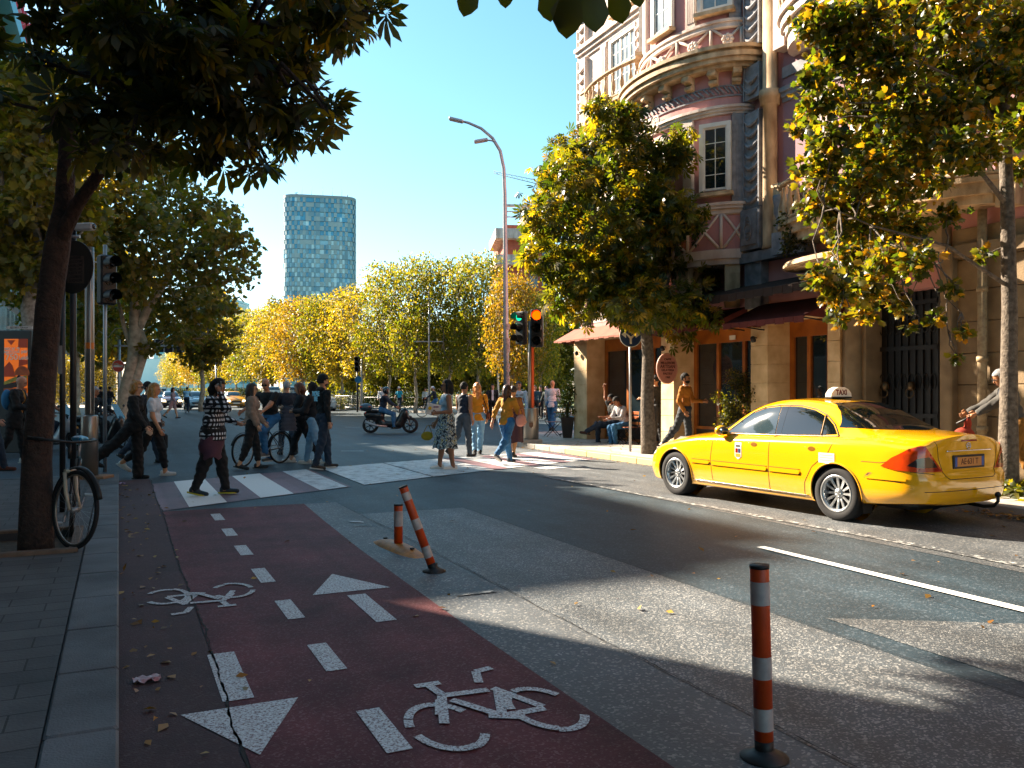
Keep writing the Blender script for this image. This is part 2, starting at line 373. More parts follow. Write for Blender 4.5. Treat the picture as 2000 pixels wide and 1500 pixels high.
# crack between gutter and cycle lane, saw cut joints in the asphalt
def crack(name, t, s0, s1, w0, w1, amp, z=Z2, step=.05):
    mb = MB(); s = s0; L_ = []; Rr = []; off = 0
    while s < s1:
        off = off * .8 + rng.randn() * amp; w = abs(rng.normal((w0 + w1) / 2, (w1 - w0) / 2)) + w0 * .4
        L_.append((t(s) + off - w / 2, s, z)); Rr.append((t(s) + off + w / 2, s, z)); s += step
    n = len(L_); mb.add(L_ + Rr, [(i, n + i, n + i + 1, i + 1) for i in range(n - 1)])
    o = mb.build(name, M_black); o.rotation_euler = (0, 0, THETA); tag(o, kind='structure')
crack('road_crack', lambda s: .49 + .012 * math.sin(s * 1.3), -3, 15.8, .004, .016, .0035)
crack('road_crack', lambda s: 2.72 + .01 * math.sin(s), -3, 11.5, .002, .007, .004)
crack('road_crack', lambda s: 4.1 + .012 * math.sin(s * .7), -3, 10.4, .002, .006, .003)
crack('road_crack', lambda s: 5.55 - .05 * s + .1 * math.sin(s * 1.7), 1.0, 4.4, .002, .006, .006)
# cycle-lane dashes
dash = []
for px, y0, y1 in ((748, 1478, 1385), (635, 1316, 1259), (563, 1213, 1174), (512, 1141, 1112), (475, 1087, 1067), (447, 1049, 1034), (426, 1018, 1005)):
    s0 = toST(G(px, y0))[1]; s1 = toST(G(px, y1))[1]; dash.append(rect(1.03, 1.145, s0, s1))
sheet('lane_dash_marking', dash, Z2, M_white)
# arrows
def arrow(tc, s_tip, s_base, w, s_tail0, s_tail1, tw, z=Z2, name='arrow_marking', m=M_white):
    return sheet(name, [[(tc, s_tip), (tc - w / 2, s_base), (tc + w / 2, s_base)], rect(tc - tw / 2, tc + tw / 2, s_tail0, s_tail1)], z, m)
arrow(1.62, 7.05, 6.38, .60, 5.46, 6.26, .14)            # points away
arrow(.54, 3.68, 4.29, .55, 4.38, 5.2, .15, m=M_white)  # points to the viewer
0 and sheet('worn_paint_marking', [[(.53, 7.2), (.72, 7.3), (.78, 8.0), (.70, 9.0), (.6, 9.3), (.56, 8.2)], [(.2, 7.3), (.45, 7.5), (.42, 8.5), (.28, 8.2)]], Z2, M_wornw)
# bicycle symbol: 2-D line drawing swept as flat ribbons
def ribbon(mb, pts, w, T, closed=False):
    n = len(pts)
    for i in range(n if closed else n - 1):
        a = Vector(pts[i]); b = Vector(pts[(i + 1) % n]); d = (b - a).normalized(); q = Vector((-d.y, d.x)) * w / 2
        v = [a - q, b - q, b + q, a + q]; z_ = .00045 * (len(mb.f) % 12); vs = [T @ Vector((p.x, p.y, z_)) for p in v]
        mb.add(vs, [(0, 1, 2, 3)])
def bike_symbol(tc, sc, w, L, z, mirror, m):
    """w across the lane, L along it; drawing upright reads across the lane"""
    mb = MB(); sx = -1 if mirror else 1
    def TT(x, y, zz): return (tc + sx * (x - .5) * w, sc + sx * (y - .5) * L, z + zz)
    T = Matrix(((sx * w, 0, 0, tc - sx * .5 * w), (0, sx * L, 0, sc - sx * .5 * L), (0, 0, 1, z), (0, 0, 0, 1)))
    asp = L / w
    for cx in (.2, .8):
        for g0, g1 in ((.08, .47), (.53, .9)):
            pts = []
            for k in range(15):
                a = 2 * math.pi * (g0 + (g1 - g0) * k / 14)
                pts.append((cx + .185 * math.cos(a), .28 + .26 * math.sin(a)))
            ribbon(mb, pts, .05, T)
    for seg in (((.2, .3), (.33, .62)), ((.22, .40), (.30, .58)), ((.33, .62), (.62, .60)), ((.36, .55), (.53, .27)), ((.53, .27), (.68, .60)), ((.55, .28), (.8, .28)), ((.66, .62), (.8, .3)),
                ((.62, .72), (.68, .88)), ((.68, .88), (.80, .90)), ((.24, .80), (.40, .80)), ((.32, .78), (.34, .64)), ((.46, .30), (.64, .22))):
        ribbon(mb, [seg[0], seg[1]], .055, T)
    o = mb.build('bicycle_marking', m); o.rotation_euler = (0, 0, THETA); tag(o, kind='structure')
def fit_symbol(pxs, m, flip):
    pass
bike_symbol(1.615, 3.87, .85, 1.05, Z2, False, M_white)
bike_symbol(.56, 6.59, .78, .9, Z2, True, M_white)
# wide oblique crosswalk
def xf(t): return 11.87 + (t - .84) * .61 - .012 * (t - .84) ** 2
def xb(t): return 15.3 + (t - .84) * .56 - .018 * (t - .84) ** 2
def stripes(ts): return [[(a, xf(a)), (b, xf(b)), (b, xb(b)), (a, xb(a))] for a, b in ts]
sheet('crosswalk_pink_band', stripes([(x, x + .72) for x in np.arange(.49, 3.3, .72)] + [(6.6, 7.6), (7.6, 8.6), (8.6, 9.7)]), Z1, M_pink)
sheet('crosswalk_stripe', stripes([(.84, 1.35), (1.84, 2.36)]), Z2, M_whiter)
sheet('crosswalk_stripe_worn', stripes([(2.81, 3.30), (3.62, 5.05), (5.09, 6.6), (7.0, 7.6), (7.95, 8.5), (8.85, 9.4)]), Z2, M_xwalk)
# lane lines on the right
sheet('lane_line_marking', [[(5.70, 3.0), (5.83, 3.0), (5.77, 6.5), (5.67, 6.5)]], Z2, M_whiter)
sheet('lane_line_marking', [[(5.75, -6), (5.87, -6), (5.87, .9), (5.75, .9)]], Z2, M_whiter)
sheet('edge_line_marking', [[(7.22, -2), (7.34, -2), (7.24, 6), (6.95, 13.6), (6.83, 13.6), (7.12, 6)]], Z2, M_wedge)
sheet('edge_line_marking', [[(7.55, 14.6), (8.4, 14.9), (8.2, 15.3), (7.45, 15.0)]], Z2, M_xwalk)
fl = []
for px, py, wd in ((690, 835, 30), (690, 882, 44), (860, 858, 30), (420, 805, 20), (1140, 918, 40), (700, 1022, 24)):
    a = toST(G(px - wd / 2, py)); b = toST(G(px + wd / 2, py)); fl.append([(a[0], a[1]), (b[0], b[1]), (b[0] - .02, b[1] + .12), (a[0] - .02, a[1] + .12)])
sheet('dash_marking', fl, Z2, M_xwalk)
sheet('paint_scrap_marking', [rect(2.3, 2.62, 5.9, 5.95), rect(2.4, 2.62, 9.4, 9.44)], Z2, M_wedge)

# ---------------- left pavement (raised 12 cm), kerb stones, tree pit
def pavers(name, c, c2, mortar, bw, rh, ms=.006, rough=.75, bump=.5):
    m = bpy.data.materials.new(name); m.use_nodes = True; t = m.node_tree; b = t.nodes['Principled BSDF']; L = t.links.new
    tc = t.nodes.new('ShaderNodeTexCoord'); br = t.nodes.new('ShaderNodeTexBrick'); br.inputs['Scale'].default_value = 1; br.inputs['Brick Width'].default_value = bw; br.inputs['Row Height'].default_value = rh
    br.inputs['Mortar Size'].default_value = ms; br.inputs['Mortar Smooth'].default_value = .3; br.inputs['Color1'].default_value = c + (1,); br.inputs['Color2'].default_value = c2 + (1,); br.inputs['Mortar'].default_value = mortar + (1,); br.inputs['Bias'].default_value = 0
    L(tc.outputs['Object'], br.inputs['Vector'])
    n = t.nodes.new('ShaderNodeTexNoise'); n.inputs['Scale'].default_value = 3; n.inputs['Detail'].default_value = 10; L(tc.outputs['Object'], n.inputs['Vector'])
    mr = t.nodes.new('ShaderNodeMapRange'); mr.inputs['From Min'].default_value = .3; mr.inputs['From Max'].default_value = .7; mr.inputs['To Min'].default_value = .65; mr.inputs['To Max'].default_value = 1.25; L(n.outputs['Fac'], mr.inputs['Value'])
    vm = t.nodes.new('ShaderNodeVectorMath'); vm.operation = 'SCALE'; L(br.outputs[0], vm.inputs[0]); L(mr.outputs[0], vm.inputs['Scale']); L(vm.outputs[0], b.inputs['Base Color'])
    b.inputs['Roughness'].default_value = rough
    n2 = t.nodes.new('ShaderNodeTexNoise'); n2.inputs['Scale'].default_value = 60; L(tc.outputs['Object'], n2.inputs['Vector'])
    ad = t.nodes.new('ShaderNodeMath'); ad.operation = 'MULTIPLY_ADD'; ad.inputs[1].default_value = -2.0; L(br.outputs['Fac'], ad.inputs[0]); L(n2.outputs['Fac'], ad.inputs[2])
    bp = t.nodes.new('ShaderNodeBump'); bp.inputs['Strength'].default_value = bump; bp.inputs['Distance'].default_value = .006; L(ad.outputs[0], bp.inputs['Height']); L(bp.outputs[0], b.inputs['Normal'])
    return m
M_pav = pavers('left_pavers', (.052, .052, .054), (.08, .078, .078), (.012, .012, .012), .44, .215)
M_pav2 = pavers('right_pavers', (.42, .38, .33), (.34, .30, .26), (.16, .13, .10), .4, .4, ms=.005, bump=.3)
M_kerb = mat('kerb_stone', (.13, .14, .15), rough=.7, c2=(.05, .05, .053, 1), vs=2.2, bump=.35, bs=90)
M_kerb2 = mat('kerb_stone_light', (.40, .36, .31), rough=.8, c2=(.27, .24, .21, 1), vs=3, bump=.3, bs=70)
M_kerby = mat('kerb_yellow', (.62, .47, .16), rough=.7, c2=(.42, .33, .16, 1), vs=5, bump=.3, bs=70)
M_soil = mat('soil', (.05, .035, .022), rough=.95, c2=(.09, .065, .04, 1), vs=18, bump=.9, bs=25)
KH = .12
def slab(name, poly, z0, z1, m):
    mb = MB(); a = sum(poly[i][0] * poly[(i + 1) % len(poly)][1] - poly[(i + 1) % len(poly)][0] * poly[i][1] for i in range(len(poly)))
    if a < 0: poly = poly[::-1]
    mb.prism(poly, z0, z1); o = mb.build(name, m); o.rotation_euler = (0, 0, THETA); return tag(o, kind='structure')
PIT = (-1.75, -.36, 8.45, 9.75)
slab('sidewalk', rect(-14, -.29, -8, PIT[2]), -.1, KH, M_pav)
slab('sidewalk', rect(-14, PIT[0], PIT[2] + .001, PIT[3]), -.1, KH, M_pav)
slab('sidewalk', rect(PIT[1], -.29, PIT[2] + .001, PIT[3]), -.1, KH, M_pav)
slab('sidewalk', rect(-14, -.29, PIT[3] + .001, 15.6), -.1, KH, M_pav)
slab('tree_pit_soil', rect(PIT[0], PIT[1], PIT[2], PIT[3]), -.1, KH - .07, M_soil)
def kerb_run(name, pts, w, m, L=.98, z1=KH + .003, b=.012, side=1):
    """kerb stones laid end to end along a polyline (street coordinates)"""
    mb = MB(); 
    for (a, c) in zip(pts[:-1], pts[1:]):
        a = Vector(a); c = Vector(c); d = (c - a); n = max(1, round(d.length / L)); u = d / n; q = Vector((-u.y, u.x)).normalized()
        for i in range(n):
            p0 = a + u * i; ang = math.atan2(u.y, u.x); ll = u.length - .006; dz = rng.uniform(-.002, .003)
            mb.bbox(0, ll, (0 if side > 0 else -w), (w if side > 0 else 0), -.1, z1 + dz, b, T=T_(p0.x, p0.y, 0, rz=ang))
    o = mb.build(name, m); o.rotation_euler = (0, 0, THETA); return tag(o, kind='structure')
kerb_run('kerb', [(0, -8), (0, 15.9)], .285, M_kerb, L=.86)
kerb_run('kerb', [(-.3, 15.9), (-14, 15.9)], .29, M_kerb)
# pit edging boards
M_timb = mat('weathered_edging', (.16, .10, .065), rough=.8, c2=(.09, .06, .04, 1), vs=9, bump=.5, bs=40)
mb = MB(); mb.bbox(PIT[0] - .05, PIT[1] + .03, PIT[2] - .08, PIT[2] + .02, 0, KH + .035, .01); mb.bbox(PIT[1] - .05, PIT[1] + .03, PIT[2] + .025, PIT[3], 0, KH + .03, .01); mb.bbox(PIT[0] - .05, PIT[1] + .03, PIT[3] + .002, PIT[3] + .1, 0, KH + .03, .01)
o = mb.build('tree_pit_edging', M_timb); o.rotation_euler = (0, 0, THETA); tag(o, 'brown timber edging around the dark tree pit beside the leaning bicycle', 'edging')
# ---------------- right pavement
RP = [(10.18, -14), (10.18, 20.6), (10.5, 22.6), (11.2, 24.2), (12.6, 25.4), (15, 26.1), (60, 26.6), (60, -14)]
slab('sidewalk', RP, -.1, KH, M_pav2)
kerb_run('kerb', [(9.9, -14), (9.9, 14.0)], .28, M_kerb2, side=-1)
kerb_run('kerb_yellow_painted', [(9.9, 14.0), (9.9, 18.2)], .28, M_kerby, side=-1)
kerb_run('kerb', [(9.9, 18.2), (9.9, 20.7), (10.25, 22.75), (11.0, 24.45), (12.45, 25.7), (14.95, 26.4), (60, 26.9)], .28, M_kerb2, side=-1)
# ---------------- far right corner: pavement, lawn of the park
M_farpav = mat('far_pavement', (.5, .46, .41), rough=.8, c2=(.36, .33, .29, 1), vs=.8, bump=.2)
M_lawn = mat('lawn', (.05, .085, .02), rough=.9, c2=(.11, .13, .03, 1), vs=1.5, bump=.5, bs=30)
slab('far_pavement', [(16.5, 400), (15.8, 74), (17.2, 60), (21, 47), (26, 43.5), (90, 42.5), (90, 60), (32, 62), (22, 76), (21, 400)], -.1, .12, M_farpav)
slab('park_lawn', [(21.05, 400), (22.05, 76), (32.05, 62.1), (90, 60.1), (300, 60.1), (300, 400)], -.1, .10, M_lawn)
slab('far_pavement', [(-60, 42.5), (-3.2, 42.5), (-1.2, 44.5), (-1.0, 400), (-60, 400)], -.1, .12, M_farpav)
# ================= trees and plants
def leaf_shape(kind):
    """unit leaf: stem at the origin, tip toward +x, face +z; returns verts, quads"""
    if kind == 'simple':
        return [(0, 0, 0), (.45, -.3, .05), (1, 0, -.08), (.45, .3, .05)], [(0, 1, 2, 3)]
    if kind == 'fold':
        return [(0, 0, 0), (.5, 0, -.06), (1, 0, -.1), (.5, -.34, .07), (.5, .34, .07), (.2, -.2, .03), (.2, .2, .03), (.8, -.2, 0), (.8, .2, 0)], [(0, 5, 3, 1), (1, 3, 7, 2), (0, 1, 4, 6), (1, 2, 8, 4)]
    if kind == 'lobed':   # lime / maple like, toothed outline
        o = [(0, 0), (.05, -.28), (.30, -.50), (.42, -.34), (.70, -.42), (.72, -.2), (1.0, 0), (.72, .2), (.70, .42), (.42, .34), (.30, .50), (.05, .28)]
        v = [(x, y, -.12 * abs(y) * 2 - .1 * x * x) for x, y in o]
        v.append((.4, 0, .03)); c = 12
        return v, [(c, 0, 1, 2), (c, 2, 3, 4), (c, 4, 5, 6), (c, 6, 7, 8), (c, 8, 9, 10), (c, 10, 11, 0)]
    if kind == 'palmate':  # horse chestnut: seven drooping leaflets
        V = []; Q = []
        for a, l in ((-2.0, .55), (-1.25, .8), (-.6, .95), (0, 1.0), (.6, .95), (1.25, .8), (2.0, .55)):
            ca, sa = math.cos(a), math.sin(a); n = len(V)
            for (x, y, z) in ((0.05, 0, 0), (.38, -.09, .0), (.72, -.155, -.10), (1, 0, -.30), (.72, .155, -.10), (.38, .09, 0)):
                x *= l; y *= l; V.append((x * ca - y * sa, x * sa + y * ca, z * l - .1 * x))
            Q += [(n, n + 1, n + 2, n + 5), (n + 5, n + 2, n + 3, n + 4)]
        return V, Q
def leaf_mesh(name, pos, dirs, sizes, kind, m, parent, tilt=.7, rs=None, roll=.9):
    """one leaf per position; dirs = outward direction the leaf points to"""
    rs = rs or np.random.RandomState(1); V, Q = leaf_shape(kind); V = np.array(V, np.float32); Q = np.array(Q)
    N = len(pos); d = dirs + rs.normal(0, tilt, (N, 3)); d /= np.linalg.norm(d, axis=1)[:, None] + 1e-9
    up = np.tile([0, 0, 1.0], (N, 1)) + rs.normal(0, roll, (N, 3)); y = np.cross(up, d); y /= np.linalg.norm(y, axis=1)[:, None] + 1e-9; z = np.cross(d, y)
    M = np.stack([d, y, z], 1)   # rows
    W = np.einsum('vk,nkj->nvj', V, M) * sizes[:, None, None] + pos[:, None, :]
    fs = (Q[None] + (np.arange(N) * len(V))[:, None, None]).reshape(-1, 4)
    o = np_mesh(name, W.reshape(-1, 3), fs, m, parent, smooth=False)
    at = o.data.attributes.new('rnd', 'FLOAT', 'POINT'); at.data.foreach_set('value', np.repeat(rs.rand(N).astype(np.float32), len(V)))
    return o
def limbs(mb, base, top, r0, r1, n=6, wob=.1, rs=None):
    rs = rs or np.random.RandomState(0); base = Vector(base); top = Vector(top); pts = []; rad = []
    for i in range(n + 1):
        t = i / n; p = base.lerp(top, t); k = math.sin(math.pi * t) * wob * (top - base).length
        pts.append(p + Vector(rs.normal(0, 1, 3)) * k * .3); rad.append(r0 + (r1 - r0) * t)
    mb.tube(pts, rad, n=8 if r0 > .05 else 5, cap=True); return pts
def crown_points(clumps, dens, rs, shell=.55):
    """clumps: (x,y,z,rx,ry,rz); leaves fill the outer part of each clump"""
    P_, D_ = [], []
    for c in clumps:
        n = max(3, int(dens * c[3] * c[4] ** .5 * c[5] ** .5)); u = rs.normal(0, 1, (n, 3)); u /= np.linalg.norm(u, axis=1)[:, None]
        r = shell + (1 - shell) * rs.rand(n) ** .7; r *= 1 + rs.normal(0, .22, n)
        P_.append(np.array(c[:3]) + u * r[:, None] * np.array(c[3:6])); D_.append(u * .8 + np.array([0, 0, -.35]))
    return np.concatenate(P_), np.concatenate(D_)
def make_tree(name, label, loc, h, cr, trunk_h, r0, M_b, M_l, kind='fold', leaf=.16, dens=900, nclump=26, seed=1, group=None, fork=4, lean=(0, 0), cz=None, flat=1.0, cat='tree', clump_r=.34, droop=0, wobt=.05):
    rs = np.random.RandomState(seed); root = thing(name, label, cat, loc, 0, group)
    mb = MB(); top = Vector((lean[0], lean[1], trunk_h)); n = 7
    pts = [Vector((0, 0, -.12)).lerp(top, i / n) + Vector((rs.normal(0, wobt), rs.normal(0, wobt), 0)) * (i > 0) for i in range(n + 1)]
    mb.tube(pts, [r0 * (1.35 if i == 0 else 1.08 if i == 1 else 1 - .3 * i / n) for i in range(n + 1)], n=12)
    top = pts[-1]; cz = cz if cz is not None else (h + trunk_h) / 2 ; chz = (h - trunk_h * .85) / 2 * flat
    clumps = []
    for i in range(nclump):
        a = i * 2.39996 + rs.rand() * .5; zf = 1 - 2 * (i + .5) / nclump; rr = math.sqrt(1 - zf * zf) * (0.55 + .45 * rs.rand()) if i % 4 else rs.rand() * .4
        k = rs.uniform(.7, 1.15); cx_ = lean[0] * 1.2 + math.cos(a) * rr * cr * .82; cy_ = lean[1] * 1.2 + math.sin(a) * rr * cr * .82; c_z = cz + zf * chz * .82 - droop * rr
        s_ = cr * clump_r * k; clumps.append((cx_, cy_, c_z, s_ * 1.1, s_ * 1.1, s_ * .78))
    forks = [pts[-1]]
    for j in range(fork):
        a = 2 * math.pi * (j + rs.rand() * .6) / fork; e = Vector((top.x + math.cos(a) * cr * .34, top.y + math.sin(a) * cr * .34, cz + rs.uniform(-.1, .25) * chz))
        q = limbs(mb, top - Vector((0, 0, .1)), e, r0 * .6, r0 * .25, 6, .12, rs); forks += [q[3], q[5], q[-1]]
    for c in clumps:
        cv = Vector(c[:3]); f = min(forks, key=lambda p: (p - cv).length); limbs(mb, f, f.lerp(cv, .95), r0 * .2, r0 * .05, 4, .16, rs)
    mb.build('trunk', M_b, root)
    p, d = crown_points(clumps, dens, rs)
    leaf_mesh('crown', p, d, leaf * rs.uniform(.6, 1.25, len(p)), kind, M_l, root, rs=rs)
    return root
M_bark = mat('bark_brown', (.095, .062, .045), rough=.9, c2=(.045, .03, .022, 1), vs=14, bump=1.0, bs=22)
M_bark_dark = mat('bark_dark', (.020, .012, .010), rough=.95, c2=(.055, .030, .022, 1), vs=13, bump=1.6, bs=30)
M_bark_lime = mat('bark_lime', (.05, .036, .026), rough=.9, c2=(.16, .13, .10, 1), vs=16, bump=.8, bs=30)
M_bark_pale = mat('bark_pale', (.48, .38, .27), rough=.8, c2=(.23, .18, .12, 1), vs=5, bump=.4, bs=12)
M_bark_birch = mat('bark_grey', (.26, .24, .21), rough=.85, c2=(.10, .085, .07, 1), vs=12, bump=.6, bs=24)
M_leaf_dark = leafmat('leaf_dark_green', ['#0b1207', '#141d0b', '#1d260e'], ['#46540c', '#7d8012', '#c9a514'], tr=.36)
M_leaf_lime = leafmat('leaf_lime', ['#18240a', '#26340d', '#3a4210', '#6b5a14'], ['#4c6410', '#718214', '#a8a016', '#dcae16'], tr=.42, rough=.36)
M_leaf_lime2 = leafmat('leaf_lime_golden', ['#141f09', '#26340d', '#4a4812', '#8a6c14'], ['#48600f', '#6f8014', '#a39c16', '#e6a014'], tr=.42, rough=.36)
M_leaf_gold = leafmat('leaf_golden', ['#5f6018', '#94801a', '#2f3a10', '#a8841a'], ['#a39a1c', '#dcb820', '#64741a', '#d9aa1c'], tr=.5)
M_leaf_goldg = leafmat('leaf_green_gold', ['#5a5a16', '#36440f', '#8f7c18', '#454f12'], ['#9aa01c', '#5f7414', '#cdb01c', '#7c8a18'], tr=.45)
M_leaf_plane = leafmat('leaf_plane', ['#5a5426', '#464a1e', '#7d6a2c', '#3a4218'], ['#8d8418', '#aa941a', '#d3aa1c', '#6b7216'], tr=.4)
M_leaf_gold2 = leafmat('leaf_bronze', ['#6b5614', '#8f6c14', '#3c4212', '#9c7418'], ['#b8901a', '#d9a41c', '#6f7816', '#e0a818'], tr=.45)
M_leaf_park = leafmat('leaf_park', ['#28360d', '#39430f', '#1d290b', '#5a5a14'], ['#7d8a12', '#a69a14', '#5d6c10', '#c9b01a'], tr=.45)
# --- right tree 1 (dense green chestnut beside the café)
def at_px(px, py_base, z=KH): g = G(px, py_base, z); return g
def custom_tree(name, label, base, trunk_pts, radii, clumps, M_b, M_l, kind, leaf, dens, seed, tilt=.6, extra=None, shell=.5, roll=.9, cat='tree', limb=.028):
    """clumps given in world coordinates"""
    rs = np.random.RandomState(seed); root = thing(name, label, cat, base); b = Vector(base); mb = MB()
    forks = []
    for tp, rd in zip(trunk_pts, radii):
        q = [Vector(p) - b for p in tp]; fine = []; fr = []
        for i in range(len(q) - 1):
            for k in range(3):
                u = k / 3; fine.append(q[i].lerp(q[i + 1], u)); fr.append(rd[i] + (rd[i + 1] - rd[i]) * u)
        fine.append(q[-1]); fr.append(rd[-1]); mb.tube(fine, fr, n=12); forks += fine[len(fine) // 3:]
    cl = []
    for c in clumps:
        cv = Vector(c[:3]) - b; cl.append((cv.x, cv.y, cv.z) + tuple(c[3:6])); f = min(forks, key=lambda p: (p - cv).length)
        q = limbs(mb, f, f.lerp(cv, .97), limb, limb * .3, 5, .15, rs)
        for k in range(4):
            e = cv + Vector(rs.normal(0, .55, 3)) * c[3]; limbs(mb, q[-2 if k % 2 else -1], e, .010, .003, 4, .2, rs)
    mb.build('trunk', M_b, root)
    p, d = crown_points(cl, dens, rs, shell)
    leaf_mesh('crown', p, d, leaf * rs.uniform(.6, 1.2, len(p)), kind, M_l, root, tilt=tilt, rs=rs, roll=roll)
    return root
def px_clumps(spec, Y0, rs, dy=.8):
    """spec: (px, py, r_px[, dY]) turned into real clumps around distance Y0"""
    out = []
    for s in spec:
        Y = Y0 + (s[3] if len(s) > 3 else rs.uniform(-dy, dy)); p = P(s[0], s[1], Y); r = s[2] * Y / F
        out.append((p.x, p.y, p.z, r, r, r * .85))
    return out
rsT = np.random.RandomState(5)
g = at_px(1268, 886)
sp = [(1190, 240, 45), (1160, 300, 55), (1220, 290, 55), (1110, 290, 34), (1080, 330, 26), (1100, 370, 55), (1180, 370, 60), (1260, 340, 55), (1300, 310, 45), (1330, 280, 38), (1060, 420, 45), (1130, 440, 60), (1210, 440, 65), (1290, 420, 60), (1340, 400, 50),
      (1065, 500, 50), (1120, 520, 55), (1190, 530, 60), (1270, 520, 60), (1340, 490, 52), (1370, 540, 34), (1150, 590, 50), (1100, 580, 40), (1220, 600, 50), (1290, 600, 50), (1340, 590, 45), (1385, 620, 30), (1330, 640, 32), (1050, 460, 30), (1230, 230, 30), (1170, 215, 28)]
cl = px_clumps(sp, g.y, rsT, 1.5)
for i in range(18):   # the far and near sides of the crown
    p = P(rsT.uniform(1110, 1320), rsT.uniform(320, 590), g.y + rsT.choice([-1.6, 1.6]) * rsT.uniform(.6, 1.1)); cl.append((p.x, p.y, p.z, .62, .62, .5))
custom_tree('chestnut_tree', 'dense green and gold tree growing from the pavement pit by the blue arrow sign', (g.x, g.y, KH), [[(g.x, g.y, 0), (P(1264, 790, g.y)), (P(1266, 700, g.y)), (P(1262, 640, g.y)), (P(1240, 520, g.y)), (P(1215, 380, g.y)), (P(1195, 260, g.y))], [P(1262, 640, g.y), P(1300, 560, g.y), P(1330, 430, g.y)], [P(1262, 640, g.y), P(1180, 560, g.y + .6), P(1110, 470, g.y + .8)]],
            [[.19, .15, .135, .13, .10, .06, .03], [.1, .06, .03], [.1, .06, .03]], cl, M_bark_lime, M_leaf_lime, 'palmate', .21, 560, 11, tilt=.75)
# --- right tree 2 (lime tree in front of the gate, leaves reach far left)
g2 = at_px(1968, 962)
sp = []
for (px, py, r) in ((1600, 40, 50), (1680, 30, 60), (1770, 40, 65), (1860, 50, 60), (1640, 110, 55), (1730, 120, 65), (1820, 130, 65), (1900, 130, 60), (1980, 60, 60), (1590, 150, 34), (1600, 200, 45), (1680, 200, 60), (1770, 210, 60), (1860, 210, 60), (1940, 210, 55),
                    (1570, 240, 26), (1620, 280, 50), (1700, 290, 60), (1790, 290, 55), (1870, 290, 50), (1600, 340, 42), (1670, 370, 50), (1750, 370, 50), (1830, 350, 34), (1590, 400, 34), (1640, 430, 46), (1710, 440, 48), (1780, 440, 42), (1850, 420, 26),
                    (1660, 500, 42), (1730, 510, 44), (1790, 510, 40), (1600, 540, 30), (1640, 570, 38), (1690, 560, 38), (1740, 570, 30), (1640, 620, 24), (1690, 610, 26), (1760, 600, 18), (1830, 620, 18), (1880, 650, 16), (1780, 640, 14), (1560, 330, 16), (1555, 250, 14), (1870, 700, 12), (1860, 560, 20), (1920, 500, 18), (1990, 330, 24), (1990, 150, 45), (1720, -30, 70), (1850, -40, 80), (1960, -50, 80), (2000, 250, 60), (1920, 300, 40), (1900, 180, 60), (1820, 240, 55), (1960, 130, 60), (2010, 40, 70), (1580, 60, 26), (1700, 330, 50), (1760, 290, 50)):
    sp.append((px, py, r))
cl = px_clumps(sp, g2.y - .6, rsT, 1.2)
custom_tree('lime_tree', 'golden lime tree with bare twigs, its slim dark trunk standing behind the yellow taxi', (g2.x, g2.y, KH), [[(g2.x, g2.y, 0), P(1970, 800, g2.y), P(1972, 600, g2.y), P(1968, 420, g2.y), P(1962, 250, g2.y), P(1960, 60, g2.y), P(1955, -80, g2.y)], [P(1970, 560, g2.y), P(1850, 480, g2.y - .3), P(1700, 440, g2.y - .6), P(1610, 400, g2.y - .7)], [P(1966, 400, g2.y), P(1880, 290, g2.y - .5), P(1740, 220, g2.y - .8)], [P(1960, 250, g2.y), P(1860, 150, g2.y), P(1700, 80, g2.y - .5)]],
            [[.15, .115, .10, .09, .08, .05, .03], [.03, .02, .012, .006], [.04, .02, .01], [.04, .02, .01]], cl, M_bark_lime, M_leaf_lime2, 'lobed', .108, 2900, 12, tilt=.8, shell=.2, limb=.014)
# --- big dark tree at the left edge, leaves hang into the upper left of the view
g3 = at_px(70, 1066)
sp = []
for (px, py, r) in ((120, 40, 60), (200, 50, 70), (300, 40, 75), (400, 40, 75), (500, 40, 70), (590, 30, 60), (660, 10, 45), (715, -10, 40), (755, 25, 24), (140, 120, 50), (210, 140, 65), (300, 130, 75), (400, 130, 75), (500, 120, 70), (590, 100, 55), (650, 60, 40), (700, 60, 28),
                    (120, 200, 40), (190, 230, 55), (280, 220, 65), (370, 220, 70), (460, 210, 70), (550, 200, 55), (610, 190, 34), (640, 210, 30), (655, 240, 20), (160, 300, 30), (240, 290, 34), (300, 290, 40), (380, 285, 45), (450, 280, 45), (510, 280, 40), (570, 260, 36), (620, 265, 18), (500, 320, 22), (525, 325, 14), (430, 310, 24), (200, 330, 20),
                    (90, 100, 30), (60, 110, 20), (30, 100, 16), (-40, 60, 50), (-60, 180, 60), (100, -60, 80), (260, -80, 90), (420, -80, 90), (570, -60, 70), (680, -50, 50), (340, 60, 70), (250, 90, 60), (450, 90, 60), (350, 170, 60)):
    sp.append((px, py, r))
cl = px_clumps(sp, g3.y - 1.2, rsT, 1.0)
for i in range(34):   # unseen clumps added above the view to dapple the road
    t_, s_ = rsT.uniform(-3, 1.8), rsT.uniform(10.5, 15.5); p = ST(t_, s_, 0); cl.append((p.x, p.y, 1.55 + .462 * p.y + 1.5 + rsT.rand() * 2, .85, .85, .7))
B3 = g3
